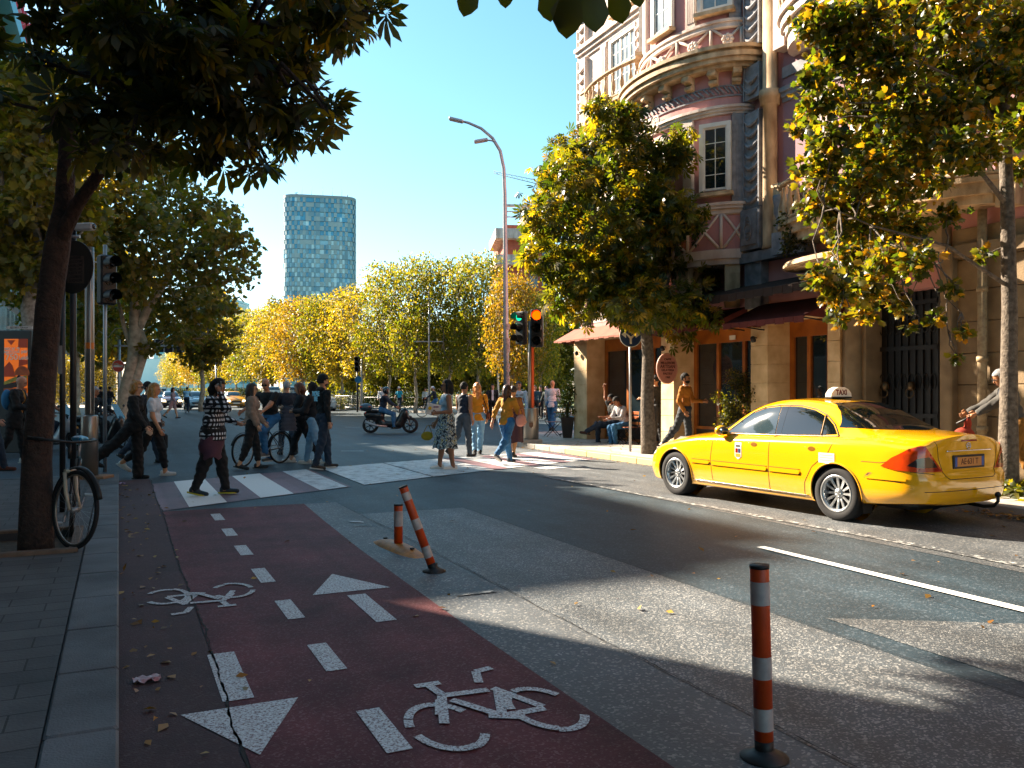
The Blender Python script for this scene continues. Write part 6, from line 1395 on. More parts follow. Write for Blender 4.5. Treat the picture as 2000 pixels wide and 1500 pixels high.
class Pose:
    """faces +x, left is +y; angles in degrees; forward positive"""
    def __init__(s, H=1.70, legs=((20, 8), (-18, 22)), arms=((-15, 15, 8), (15, 20, 8)), lean=3, hip=None, head=(0, 0), seat=None, fem=False, wide=1.0, turn=0):
        s.H = H; k = H / 1.75; s.k = k; s.fem = fem; s.wide = wide
        hipz = .92 * k; th, sh = .44 * k, .43 * k
        def dirn(a): a = R(a); return np.array([math.sin(a), 0, -math.cos(a)])
        J = {}; low = []
        hw = .095 * k * (1.06 if fem else 1)
        for nm, sg, (a, b) in (('L', 1, legs[0][:2]), ('R', -1, legs[1][:2])):
            ab = 0
            hp = np.array([0, sg * hw, 0]); kn = hp + dirn(a) * th; an = kn + dirn(a - b) * sh; J['hip' + nm], J['knee' + nm], J['ank' + nm] = hp, kn, an
            g = legs[0 if sg > 0 else 1]; ft = g[2] if len(g) > 2 else (0 if a - b > -12 else (a - b) * .7)
            fd = np.array([math.cos(R(ft)), 0, math.sin(R(ft))]); toe = an + np.array([0, 0, -.055 * k]) + fd * .17 * k; heel = an + np.array([-.03 * k, 0, -.055 * k]) - fd * .02; J['toe' + nm], J['heel' + nm] = toe, heel; low.append(min(toe[2], heel[2]) - .03 * k)
        hz = -min(low) if seat is None else seat
        for n in J: J[n] = J[n] + np.array([0, 0, hz])
        pel = np.array([0, 0, hz]); la = R(lean); up = np.array([math.sin(la), 0, math.cos(la)]); fw = np.array([math.cos(la), 0, -math.sin(la)])
        s.up, s.fw = up, fw
        J['pel'] = pel; J['waist'] = pel + up * .17 * k; J['chest'] = pel + up * .36 * k; J['neck'] = pel + up * .53 * k; s.hd = head
        ha = la + R(head[1]); hu = np.array([math.sin(ha), 0, math.cos(ha)]); J['head'] = J['neck'] + hu * .165 * k; s.hu = hu
        sw = (.165 if fem else .195) * k * wide
        tw = R(turn)
        for nm, sg, ar in (('L', 1, arms[0]), ('R', -1, arms[1])):
            a, e, ab = ar[:3]; ins = ar[3] if len(ar) > 3 else 10
            shd = pel + up * .475 * k + np.array([0, sg * sw, 0])
            d = np.array([math.sin(R(a)), sg * math.sin(R(ab)), -math.cos(R(a))]); d /= np.linalg.norm(d); el = shd + d * .285 * k
            f = np.array([math.sin(R(a + e)), -sg * math.sin(R(ins if e > 30 else -ab * .3)), -math.cos(R(a + e))]); f /= np.linalg.norm(f); wr = el + f * .25 * k
            J['sh' + nm], J['el' + nm], J['wr' + nm] = shd, el, wr; J['hd' + nm] = wr + f * .085 * k; J['hf' + nm] = f
        s.J = J
def rc(a, b, ra, rb): return s_cone(a, b, ra, rb)
def hand_tubes(mb, J, nm, k, curl=.5):
    f = Vector(J['hf' + nm]); w = Vector(J['wr' + nm]); sg = 1 if nm == 'L' else -1
    side = Vector((1, 0, 0)) - f * f.x
    if side.length < .3: side = Vector((0, 0, 1)) - f * f.z
    side.normalize(); pal = f.cross(side).normalized() * (-sg)   # towards the palm
    if pal.y * sg > 0: pal = -pal
    for i, (o, L_) in enumerate(((-.028, .062), (-.010, .074), (.010, .080), (.028, .072))):
        b = w + f * .085 * k + side * o * k; q = b + f * L_ * k * .45 + pal * .25 * curl * L_ * k; t = q + (f * (1 - curl) + pal * curl).normalized() * L_ * k * .55
        mb.tube([b - f * .02, b, q, t], [.0095 * k, .0095 * k, .0085 * k, .006 * k], n=6)
    b = w + f * .03 * k + side * .028 * k; mb.tube([b, b + (f * .6 + side * .8).normalized() * .035 * k, b + (f * .9 + side * .4 + pal * .4).normalized() * .075 * k], [.013 * k, .011 * k, .008 * k], n=6)
def person(label, loc, rz, pose, skin='#b07a5c', top=None, bottom=None, shoes=None, hair=None, h=.013, sleeves='long', hem=0.0, extra=None, group=None, coat=None, face=True, gender=None, skirt=None, scarf=None, bare_feet=False, toplow=None, legw=1.05, armw=1.08, midw=1.13, glasses=False, name='person', hairlen=0, bun=False, cap=None, beard=None, bald=False, skirt_mat=None):
    """label.. ; the figure stands at loc facing rz. returns the root; the body is one surface, garments lie over it"""
    P_ = pose; J = P_.J; k = P_.k; fem = P_.fem; W = P_.wide; root = thing(name, label, 'person', loc, rz, group); up, fw = P_.up, P_.fw
    Rm = np.stack([fw, np.array([0, 1, 0]), up], 1)
    hu = P_.hu; hy = R(P_.hd[0]); hf = np.array([math.cos(hy), math.sin(hy), 0]); hf = hf - hu * (hf @ hu); hf /= np.linalg.norm(hf); hs = np.cross(hu, hf); Hm = np.stack([hf, hs, hu], 1); hc = J['head']
    cw = (.125 if fem else .15) * k * W
    def torso(o, lo=False):
        p = [s_ell(J['chest'] + up * .03 * k, (np.array([.105 * midw, cw, .17]) * np.array([k, 1, k])) + o, Rm), s_ell(J['waist'], np.array([.095 * midw, .125 * W * (.9 if fem else 1) * midw, .15]) * k + o, Rm), s_ell(J['pel'] + up * .02 * k, np.array([.115 * midw, (.155 if fem else .15) * W, .13]) * k + o, Rm),
             rc(J['shL'] * .75 + J['chest'] * .25, J['shR'] * .75 + J['chest'] * .25, .062 * k + o, .062 * k + o)]
        if fem: p += [s_ell(J['chest'] + fw * .075 * k + np.array([0, sg * .06 * k, 0]), np.array([.055, .055, .06]) * k + o, Rm) for sg in (-1, 1)]
        return p
    def leg(nm, o, o2=None): o2 = o if o2 is None else o2; return [rc(J['hip' + nm] + np.array([-.01, 0, 0]), J['knee' + nm], .088 * k * legw + o, .058 * k * legw + o), rc(J['knee' + nm], J['ank' + nm], .057 * k * legw + o, .040 * k + o2), s_ell(J['knee' + nm] * .68 + J['ank' + nm] * .32 - np.array([.012 * k, 0, 0]), np.array([.05, .048, .12]) * k * legw + o)]
    def arm(nm, o, fore=1.0):
        q = [rc(J['sh' + nm], J['el' + nm], .050 * k * armw + o, .040 * k * armw + o)]
        if fore > 0: q.append(rc(J['el' + nm], J['el' + nm] * (1 - fore) + J['wr' + nm] * fore, .040 * k * armw + o, (.040 - .014 * fore) * k + o))
        return q
    prims = torso(0) + leg('L', 0) + leg('R', 0) + arm('L', 0) + arm('R', 0)
    for nm in 'LR':
        prims += [rc(J['wr' + nm], J['hd' + nm], .027 * k, .032 * k), rc(J['ank' + nm] - np.array([0, 0, .02 * k]), J['heel' + nm] + np.array([0, 0, .01]), .036 * k, .034 * k), rc(J['heel' + nm] + np.array([0.02, 0, .01]), J['toe' + nm], .034 * k, .028 * k)]
    prims += [rc(J['neck'] - up * .07 * k, hc - hu * .05 * k, .056 * k * (.88 if fem else 1), .050 * k), s_ell(hc + hu * .025 * k - hf * .01 * k, np.array([.097, .076, .10]) * k, Hm), s_ell(hc - hu * .045 * k + hf * .022 * k, np.array([.068, .058, .072]) * k, Hm)]
    v, q = blob(prims, h, k=.028)
    # fine features appended: nose, ears, fingers, eyes
    hd = [s_ell(hc + hf * .092 * k - hu * .028 * k, np.array([.018, .013, .026]) * k, Hm)] + [s_ell(hc + hs * sg * .076 * k - hu * .01 * k, np.array([.018, .010, .03]) * k, Hm) for sg in (-1, 1)] + [s_ell(hc + hf * .075 * k - hu * .072 * k, np.array([.014, .024, .010]) * k, Hm)]
    mb = MB()
    mb.v = [tuple(x) for x in v]; mb.f = [tuple(int(i) for i in x) for x in q]; mb.m = [0] * len(q); mb.sm = [True] * len(q)
    for e_ in hd:
        vv, qq = surfnet(e_, e_.lo - .01, e_.hi + .01, .0055 * k); n = len(mb.v); mb.v += [tuple(x) for x in vv]; mb.f += [tuple(int(i) + n for i in x) for x in qq]; mb.m += [2 if e_ is hd[3] else 0] * len(qq); mb.sm += [True] * len(qq)
    for nm in 'LR': hand_tubes(mb, J, nm, k)
    mb.cur = 1
    for sg in (-1, 1): mb.ball(tuple(hc + hf * .086 * k + hs * sg * .031 * k + hu * .004 * k), .011 * k, 6); mb.tube([tuple(hc + hf * (.092 - .004 * abs(i - 1)) * k + hs * sg * (.016 + .014 * i) * k + hu * .026 * k) for i in range(3)], .004 * k, n=4)
    mb.build('body', [skinmat(skin), M_eye, M_lip], root)
    cz = lambda z0, z1: [lambda X, Y, Z: z0 - Z, lambda X, Y, Z: Z - z1]
    wr_n = lambda X, Y, Z: .004 * np.sin(X * 55 + Z * 38 + 2 * np.sin(Y * 30)) + .003 * np.sin(Z * 70 + Y * 40)
    # trousers
    if bottom:
        m_, kind = bottom; lo = {'long': 0, 'crop': .12, 'short': .5}[kind if kind in ('long', 'crop', 'short') else 'long']
        pr = [s_ell(J['pel'] + up * .02 * k, np.array([.118 * midw, (.158 if fem else .153) * W, .13]) * k + .010, Rm)]
        for nm in 'LR':
            a, kn, an = J['hip' + nm], J['knee' + nm], J['ank' + nm]
            if kind == 'short': kn2 = a * .25 + kn * .75; pr += [rc(a, kn2, .095 * k * legw + .012, .08 * k * legw + .012)]
            else:
                e_ = kn * lo * 2 + an * (1 - lo * 2) if lo else an - (an - kn) / np.linalg.norm(an - kn) * .0; fl = .025 if kind == 'wide' else .010
                pr += [rc(a + np.array([-.01, 0, 0]), kn, .09 * k * legw + .012, .060 * k * legw + .012 + (fl - .01)), rc(kn, e_, .060 * k * legw + .014 + (fl - .01), .046 * k + .014 + (fl - .01) * 2.2), s_ell(kn * .68 + an * .32 - np.array([.012 * k, 0, 0]), np.array([.052, .05, .125]) * k * legw + .014), s_ell(kn, np.array([.062, .06, .07]) * k * legw + .014)]
        top_z = (J['pel'] + up * .12 * k)[2]; cut = [lambda X, Y, Z: Z - top_z]
        v, q = blob(pr, h, k=.02, cuts=cut, noise=wr_n); np_mesh('trousers', v, q, m_, root)
    if skirt:
        m_, z0, fl = skirt; wz = J['waist'][2]; c0 = J['pel']; mb = MB(); n = 44; rows = 12; rs = np.random.RandomState(3); ph = rs.rand(6) * 6; vs = []
        for r in range(rows + 1):
            t = r / rows; z = wz + (z0 - wz) * t; kx = (J['kneeL'][0] + J['kneeR'][0]) / 2 * t; sp_ = abs(J['kneeL'][0] - J['kneeR'][0]) / 2 * t; rx = (.105 * k * midw + .02 + sp_ * .7 + fl * t * .6); ry = (.125 * k * W + .02 + fl * t * .5 + .045 * k * min(1, t * 3))
            for i in range(n):
                a = 2 * math.pi * i / n; f_ = 1 + t * (.07 * math.sin(7 * a + ph[0]) + .05 * math.sin(12 * a + ph[1])); vs.append((c0[0] + kx + rx * math.cos(a) * f_, ry * math.sin(a) * f_, z + .015 * t * math.sin(5 * a)))
        mb.add(vs, [(r * n + i, (r + 1) * n + i, (r + 1) * n + (i + 1) % n, r * n + (i + 1) % n) for r in range(rows) for i in range(n)], True); mb.build('skirt', m_, root)
    if top:
        lz = (J['pel'] + up * (.0 - hem))[2]; nz = (J['neck'] + up * .005 * k)[2]; o = .012; pr = torso(o)
        if hem > .05: pr.append(s_ell(J['pel'] - up * hem * .5, np.array([.12 * midw, .16 * W, .12 + hem * .6]) * k + o, Rm))
        if sleeves != 'none':
            fr = {'long': .97, 'short': 0, 'three': .5}[sleeves]
            for nm in 'LR':
                a, b = J['sh' + nm], J['el' + nm]
                if fr: pr += arm(nm, o, fr)
                else: pr.append(rc(a, a * .45 + b * .55, .052 * k * armw + o, .050 * k * armw + o))
        cuts = [lambda X, Y, Z: np.where((np.abs(Y) < .17 * k * W) , lz - Z, -1.0), lambda X, Y, Z: np.where((X - J['neck'][0]) ** 2 + Y ** 2 < (.10 * k) ** 2, Z - nz, -1.0)]
        v, q = blob(pr, h, k=.025, cuts=cuts, noise=wr_n); np_mesh('top', v, q, top, root)
    if coat:   # open jacket / loose garment reaching lower
        m_, lo_ = coat; o = .026; lz = (J['pel'] - up * lo_)[2]; nz = (J['neck'] + up * .02 * k)[2]; pr = torso(o) + arm('L', o, .95) + arm('R', o, .95) + [s_ell(J['pel'] - up * lo_ * .4, np.array([.125 * midw, .165 * W, .13 + lo_ * .7]) * k + o, Rm)]
        fx = J['chest']
        cuts = [lambda X, Y, Z: np.where(np.abs(Y) < .19 * k * W, lz - Z, -1.0), lambda X, Y, Z: np.where((X - J['neck'][0]) ** 2 + Y ** 2 < (.09 * k) ** 2, Z - nz, -1.0), lambda X, Y, Z: np.where(X > fx[0] + .03 - (Z - fx[2]) * .1, .045 * k - np.abs(Y), -1.0)]
        v, q = blob(pr, h, k=.025, cuts=cuts, noise=wr_n); np_mesh('jacket', v, q, m_, root)
    if shoes and not bare_feet:
        sm, so = shoes
        for nm in 'LR':
            a, b = J['heel' + nm], J['toe' + nm]; d = (b - a) / np.linalg.norm(b - a); n_ = np.array([-d[2], 0, d[0]])
            pr = [rc(a + n_ * .012, b + n_ * .004, .041 * k, .033 * k), rc(a + n_ * .04, a + d * .08 + n_ * .03, .036 * k, .034 * k)]; v, q = blob(pr, .009, k=.02); o_ = np_mesh('shoe', v, q, sm, root)
            mb = MB(); pts = []
            for i in range(20):
                t = 2 * math.pi * i / 20; lx = math.cos(t) * .142 * k + .075 * k; ly = math.sin(t) * (.043 + .006 * math.cos(t)) * k; pts.append((lx, ly))
            zs = -.034 * k; T = Matrix(((d[0], 0, n_[0], a[0]), (0, 1, 0, a[1]), (d[2], 0, n_[2], a[2]), (0, 0, 0, 1))); mb.prism(pts, zs, zs + .022 * k, T=T); mb.build('sole', so, o_)
    if hair and not bald:
        o = .014 * k; pr = [s_ell(hc + hu * .027 * k - hf * .014 * k, np.array([.099, .080, .101]) * k + o * .4, Hm)]
        hl = hairlen * k
        if hl > .02:
            b0 = hc - hf * .055 * k; pr += [rc(b0 + hu * .02, b0 - hu * .07 * k - hf * .02 * k, .075 * k, .072 * k), rc(b0 - hu * .06 * k, b0 - np.array([0, 0, 1]) * hl - fw * .045 * k, .070 * k, .045 * k)]
            for sg in (-1, 1): pr.append(rc(hc + hs * sg * .07 * k, hc + hs * sg * .075 * k - np.array([0, 0, 1]) * min(hl, .2) + hf * 0, .035 * k, .028 * k))
        if bun: pr.append(s_ell(hc + hu * .11 * k - hf * .07 * k, np.array([.04, .04, .035]) * k, Hm))
        fcx = .045 if hairlen else .04
        def fc(X, Y, Z):   # cleared away in front of the face
            x, y, z = X - hc[0], Y - hc[1], Z - hc[2]; a = x * hf[0] + y * hf[1] + z * hf[2]; u = x * hu[0] + y * hu[1] + z * hu[2]
            return np.where(u < .055 * k, a - fcx * k * .7, a - .098 * k)
        cuts = [fc]
        if hl <= .02: cuts.append(lambda X, Y, Z: -(((X - hc[0]) * hu[0] + (Z - hc[2]) * hu[2]) + .045 * k + .0))
        hn = lambda X, Y, Z: .003 * np.sin(X * 140 + Y * 170) + .002 * np.sin(Z * 60)
        v, q = blob(pr, min(h, .010), k=.02, cuts=cuts, noise=hn); np_mesh('hair', v, q, hair, root)
    if cap:
        mb = MB(); T = Matrix(((hf[0], hs[0], hu[0], hc[0]), (hf[1], hs[1], hu[1], hc[1]), (hf[2], hs[2], hu[2], hc[2]), (0, 0, 0, 1))); mb.lathe([(.101, .03), (.103, .06), (.095, .10), (.06, .135), (0, .145)], 18, T=T, sx=k * 1.02, sy=k * .88); pts = [(.05 * k + .115 * k * math.cos(a), .078 * k * math.sin(a)) for a in np.linspace(-1.45, 1.45, 10)]; mb.prism(pts, .035 * k, .045 * k, T=T); mb.build('cap', cap, root)
    if beard: 
        pr = [s_ell(hc - hu * .062 * k + hf * .03 * k, np.array([.066, .060, .054]) * k + .003, Hm)]; v, q = blob(pr, .009, cuts=[lambda X, Y, Z: ((X - hc[0]) * hu[0] + (Y - hc[1]) * hu[1] + (Z - hc[2]) * hu[2]) + .045 * k]); np_mesh('beard', v, q, beard, root)
    if glasses:
        mb = MB()
        for sg in (-1, 1):
            c = hc + hf * .099 * k + hs * sg * .033 * k + hu * .002; mb.tube([tuple(c + hs * .027 * k * math.cos(a) + hu * .019 * k * math.sin(a)) for a in np.linspace(0, 6.28, 13)[:-1]], .003 * k, n=4, closed=True); mb.tube([tuple(c + hs * sg * .027 * k), tuple(hc + hs * sg * .08 * k + hu * .002)], .003, n=4)
            if glasses == 'dark': mb.add([tuple(c + hs * .027 * k * math.cos(a) + hu * .019 * k * math.sin(a)) for a in np.linspace(0, 6.28, 13)[:-1]], [tuple(range(12))])
        mb.build('glasses', M_blackp, root)
    root['_k'] = k
    return root, J
def facing(px_dir): return {'R': 0.0, 'L': math.pi}.get(px_dir)
def at(px, py, z=0.0): g = G(px, py, z); return (g.x, g.y, z)
DEN = cloth('#1f4d73', '#2f6a96', 7); DENL = cloth('#5f8fb3', '#7fa9c4', 6); DEND = cloth('#13202f', '#1c2d40', 6); BLK = cloth('#0a0a0c'); BLK2 = cloth('#101116', '#1a1b20', 6); WHT = cloth('#c9ccd1'); NAVY = cloth('#121c2c')
MUST = cloth('#c98308', '#b57407', 3); HB_ = cloth('#1a100b', '#2c1a10', 20, rough=.5); HK = cloth('#0a0706', None, 20, rough=.85); HBL = cloth('#b5803c', '#8a5a28', 25, rough=.45); HCH = cloth('#4a2414', '#6b3a1e', 22, rough=.45); HGR = cloth('#9a9a9c', '#6f6f73', 25); SHB = (M_shoe, M_shoe); SHW = (mat('shoe_white', '#c4c2bc', rough=.6), M_sole)
WALK = ((22, 6), (-20, 24)); WALK2 = ((-20, 22), (24, 5))
# --- crossing towards the right (seen from the side)
# 1 checked shirt, phone at the ear
r, J = person('person in black and white checked shirt walking right with a phone at the ear', at(416, 968), .12, Pose(1.70, ((13, 4), (-11, 10)), arms=((12, 60, 12, 25), (66, 138, 24, 8)), lean=4, head=(0, 12), wide=1.3), skin='#9c6b4e', top=plaid_mat(), bottom=(BLK, 'long'), hair=HK, hairlen=.17, h=.012, hem=.12, shoes=(mat('trainer_navy', '#16222c', rough=.6), mat('sole_yellow', '#b0a01c', rough=.6)), legw=1.25, armw=1.3, midw=1.5)
ph = MB(); w = Vector(J['hdR']); ph.bbox(-.008, .008, -.038, .038, -.075, .075, .004, T=Matrix.Translation(w + Vector((.03, .035, .02)))); ph.build('phone', M_blackp, r)
tj = MB(); n = 14
vs = []
for rr in range(7):
    t = rr / 6
    for i in range(n): a = 2 * math.pi * i / n; f = 1 + .14 * math.sin(3 * a + rr); vs.append((-.02 + .17 * math.cos(a) * f * (1 - .1 * t), .24 * math.sin(a) * f, .86 - .30 * t + .03 * math.sin(4 * a)))
tj.add(vs, [(r_ * n + i, (r_ + 1) * n + i, (r_ + 1) * n + (i + 1) % n, r_ * n + (i + 1) % n) for r_ in range(6) for i in range(n)], True); tj.build('tied_jumper', cloth('#4a2a38'), r)
# 2 striding woman in black
r, J = person('person in black with sunglasses and hair bun striding right, phone held low', at(262, 936), .05, Pose(1.70, ((4, 4), (-44, 10, -30)), arms=((5, 20, 6), (16, 22, 8)), lean=5, fem=True), skin='#b98a6c', top=BLK, coat=(BLK, .10), bottom=(BLK, 'wide'), hair=HBL, hairlen=.03, bun=True, glasses='dark', shoes=SHB, h=.013)
ph = MB(); ph.bbox(-.05, .05, -.006, .006, -.03, .03, .003, T=Matrix.Translation(Vector(J['hdR']) + Vector((.03, -.025, -.05))) @ Matrix.Rotation(.6, 4, 'Y')); ph.build('phone', cloth('#c9a58a'), r)
# 3 blonde woman, white T-shirt
r, J = person('fair haired person in white T-shirt and black leggings walking right', at(300, 930), .1, Pose(1.68, ((16, 8), (-24, 30)), arms=((-8, 18, 8), (6, 22, 7)), lean=2, fem=True, wide=1.05), skin='#b8805a', top=WHT, sleeves='short', bottom=(BLK, 'crop'), hair=HBL, hairlen=.22, shoes=SHW, h=.013, hem=.05, legw=1.05)
bg_ = MB(); bg_.bbox(-.06, .12, -.04, .05, -.28, .0, .03, T=Matrix.Translation(Vector(J['hdL']) + Vector((.02, .02, -.02)))); bg_.build('handbag', BLK2, r)
# 3b dark figure partly behind
person('person in dark navy clothes mostly hidden behind the fair haired walker', at(286, 905), .0, Pose(1.74, ((18, 5), (-22, 26)), arms=((10, 20, 8), (-10, 20, 8))), skin='#8a6248', top=NAVY, bottom=(DEND, 'long'), hair=HK, shoes=SHB, h=.016)
# 4 beige blazer
r, J = person('person in beige blazer and glasses with long dark hair facing the cyclist', at(492, 917), .22, Pose(1.66, ((10, 4), (-8, 16)), arms=((10, 30, 8), (2, 22, 8)), lean=1, fem=True), skin='#b98a68', top=BLK, coat=(cloth('#8a7464', '#7a6658', 6), .06), bottom=(BLK, 'crop'), hair=HB_, hairlen=.2, glasses=True, shoes=SHB, h=.012)
# 6 man in navy jacket, white shirt
r, J = person('balding person in open navy jacket and white shirt holding a tablet', at(561, 889), 2.2, Pose(1.74, ((14, 5), (-12, 18)), arms=((24, 70, 8, 30), (20, 55, 8, 20)), lean=1, head=(0, 10)), skin='#b07a5c', top=WHT, coat=(NAVY, .06), bottom=(DEND, 'long'), hair=HGR, hairlen=0, shoes=SHB, h=.013)
ph = MB(); ph.bbox(-.01, .01, -.12, .12, -.09, .09, .005, T=Matrix.Translation(Vector(J['hdL']) + Vector((.04, -.06, .03))) @ Matrix.Rotation(-.5, 4, 'Y')); ph.build('tablet', M_blackp, r)
# 7 woman with turquoise top and puffer jacket over the arm
r, J = person('person in turquoise top carrying a grey quilted jacket over one arm', at(590, 904), 3.3, Pose(1.72, ((-22, 6), (20, 8)), arms=((20, 80, 10, 10), (14, 70, 10, 10)), lean=2, fem=True, head=(0, 16)), skin='#b98a6c', top=cloth('#1f86a8'), bottom=(BLK2, 'crop'), hair=HCH, hairlen=.24, shoes=SHW, h=.012, coat=(BLK2, .0))
q = MB(); n = 16; vs = []; c = Vector(J['elL']) * .4 + Vector(J['wrL']) * .6
for rr in range(19):
    t = rr / 18
    for i in range(n): a = 2 * math.pi * i / n; f = (1 + .10 * math.sin(rr * 2.1)) ; vs.append((c.x + (.12 + .05 * t) * math.cos(a) * f, c.y + .04 + (.055 + .02 * t) * math.sin(a) * f, c.z + .05 - .50 * t))
q.add(vs, [(r_ * n + i, (r_ + 1) * n + i, (r_ + 1) * n + (i + 1) % n, r_ * n + (i + 1) % n) for r_ in range(18) for i in range(n)], True); q.build('quilted_jacket', cloth('#6b6168', '#5a5158', 8), r)
ph = MB(); ph.bbox(-.045, .045, -.035, .035, -.004, .004, .003, T=Matrix.Translation(Vector(J['hdR']) + Vector((.05, .0, .02)))); ph.build('phone', M_blackp, r)
# 8 curly haired person in orange-red top and pale jeans, behind the hooded man
person('curly dark haired person in red top and pale jeans behind the hooded man', at(612, 908), 3.0, Pose(1.70, ((-16, 8), (16, 8)), arms=((18, 70, 8), (14, 60, 8)), fem=True), skin='#a87858', top=cloth('#b3401c'), coat=(BLK2, .0), bottom=(DENL, 'long'), hair=HK, hairlen=.12, shoes=SHW, h=.014)
# 9 black hoodie and cap
r, J = person('person in black hoodie with pale blue back print and black cap on the crosswalk', at(632, 917), .62, Pose(1.82, ((14, 10), (-10, 6)), arms=((4, 14, 8), (-4, 12, 8)), lean=-1), skin='#b98060', top=BLK, bottom=(DEND, 'long'), hair=HK, cap=BLK, beard=HB_, shoes=(M_shoe, M_sole), h=.012, hem=.05, armw=1.15, midw=1.08)
m = MB(); pc = Vector(J['chest']); 
for tx, z in (('MOVE', .10), ('ME', -.0)): text_into(m, tx, Matrix(((0, 0, -1, pc.x - .155), (-1, 0, 0, .0), (0, 1, 0, pc.z + z), (0, 0, 0, 1))), .125, .004, bold=.006)
m.build('back_print', cloth('#8fd0e6'), r)
pr = [s_ell(np.array(J['neck']) - np.array([.055, 0, .0]), (.085, .11, .06))]; v, q = blob(pr, .012); np_mesh('hood', v, q, BLK, r)
# 10 woman in printed skirt
r, J = person('person in printed skirt and white sandals holding papers, yellow bag hanging at the hip', at(872, 917), 3.45, Pose(1.74, ((-5, 4), (9, 3)), arms=((-4, 88, 12, 15), (6, 24, 10)), lean=0, fem=True, wide=1.05), skin='#8a5a3c', top=cloth('#2f6d8c', '#c9d4d8', 6), sleeves='none', hair=HK, hairlen=.13, glasses=True, h=.012, skirt=(floral_mat(), .42, .11), shoes=(cloth('#d6d0c8'), cloth('#d6d0c8')), midw=1.1, armw=1.1)
m = MB(); hr = Vector(J['hdL']); m.bbox(-.13, .15, -.02, .02, -.10, .12, .006, T=Matrix.Translation(hr + Vector((-.02, -.03, .06))) @ Matrix.Rotation(-.2, 4, 'Y')); o_ = m.build('paper_folder', cloth('#cfc6c0'), r); m = MB(); m.ball(hr + Vector((.07, .055, .10)), .035, 8, sc=(1, .2, 1)); m.build('yellow_mark', cloth('#c99a10'), o_); m = MB(); m.box(-.10, .0, .05, .056, .05, .075, T=Matrix.Translation(hr + Vector((.0, .0, .06)))); m.build('purple_mark', cloth('#5a2a5a'), o_)
bgl = Vector(J['hdR']) + Vector((.12, .0, -.10)); v, q = blob([s_ell(bgl + Vector((.02, 0, -.10)), (.12, .05, .09))], .012); hb = np_mesh('handbag', v, q, cloth('#a3860e', '#8a7008', 6), r); m = MB(); m.tube([bgl + Vector((-.08, 0, -.05)), bgl + Vector((-.02, -.03, .12)), Vector(J['hdR']), bgl + Vector((.03, .03, .10)), bgl + Vector((.10, 0, -.05))], .007, n=5); m.build('strap', cloth('#7a5a10'), hb)
# 10b person behind her, dark vest
person('person in dark sleeveless vest and grey trousers walking behind the printed skirt', at(905, 893), .9, Pose(1.72, ((-14, 30), (10, 5)), arms=((10, 20, 8), (-8, 20, 8))), skin='#9c6b4e', top=NAVY, sleeves='none', bottom=(cloth('#3c4650'), 'long'), hair=HK, shoes=SHB, h=.015)
# 11/12 women in mustard tops
r, J = person('person with long fair hair in mustard top and pale jeans walking away, brown bag', at(932, 889), 1.75, Pose(1.72, ((-16, 14), (18, 4)), arms=((-6, 12, 9), (4, 12, 9)), lean=1, fem=True, wide=1.12), skin='#b98a68', top=MUST, sleeves='three', bottom=(DENL, 'long'), hair=cloth('#9c5a28', '#c98a48', 22, rough=.4), hairlen=.26, shoes=SHB, h=.012, hem=.10, legw=1.15, midw=1.15)
m = MB(); c = Vector(J['pel']) + Vector((-.04, -.25, .02)); m.bbox(-.13, .13, -.04, .04, -.10, .08, .03, T=Matrix.Translation(c)); hb = m.build('handbag', cloth('#7a3a1c', '#6b3016', 5), r); m = MB(); s_ = Vector(J['shR']); m.tube([c + Vector((.1, 0, .06)), s_ + Vector((.09, .05, -.05)), s_ + Vector((0, .06, .06)), s_ + Vector((-.11, .04, -.06)), c + Vector((-.10, 0, .06))], .012, n=6); m.build('strap', cloth('#3c1c10'), hb)
r, J = person('person with long dark hair, mustard top and blue jeans walking away, pink bag', at(990, 905), .95, Pose(1.68, ((20, 6), (-22, 30)), arms=((-26, 8, 14), (20, 30, 10)), lean=2, fem=True, wide=1.08), skin='#b07a5c', top=cloth('#b57a12', '#a06a10', 3), sleeves='three', bottom=(DEN, 'long'), hair=cloth('#2c140a', '#4a2412', 22, rough=.4), hairlen=.30, shoes=(cloth('#3c4650'), M_sole), h=.012, hem=.06, legw=1.08)
c = Vector(J['elR']) + Vector((-.03, -.09, -.16)); v, q = blob([s_ell(c, (.16, .07, .12)), s_ell(c + Vector((0, 0, -.07)), (.13, .07, .07))], .012); hb = np_mesh('handbag', v, q, cloth('#c98a7c', '#b57a6c', 4), r); m = MB(); m.tube([c + Vector((-.09, 0, .08)), c + Vector((-.05, 0, .22)), c + Vector((.05, 0, .22)), c + Vector((.09, 0, .08))], .01, n=6); m.build('handle', cloth('#a35a50'), hb)
# 13 brown long skirt hidden behind her
person('person in long brown skirt half hidden behind the pink handbag', at(1002, 893), 1.2, Pose(1.62, ((8, 5), (-8, 14)), fem=True), skin='#b07a48', top=cloth('#7a4a1c'), skirt=(cloth('#3c2028'), .35, .10), hair=HB_, shoes=SHB, h=.016)
# 14 light blue jumper
r, J = person('young person in pale blue jumper and dark trousers walking toward the viewer', at(1013, 860, .0), -1.6, Pose(1.80, ((14, 6), (-12, 16)), arms=((10, 12, 8), (-8, 12, 8))), skin='#c08a6a', top=cloth('#8fb0cc', '#9fbcd4', 4), bottom=(cloth('#2a2426'), 'long'), hair=HB_, shoes=SHB, h=.015)
m = MB(); c = Vector(J['chest']); m.box(c.x + .128, c.x + .134, -.13, .13, c.z + .04, c.z + .06); m.build('chest_stripe', NAVY, r)
# 15 man in dark suit
person('person in dark suit and white shirt standing left of the tall lamp post', at(962, 826), -1.5, Pose(1.80, ((8, 5), (-8, 12))), skin='#c08a6a', top=WHT, coat=(BLK, .1), bottom=(BLK, 'long'), hair=HK, shoes=SHB, h=.018)
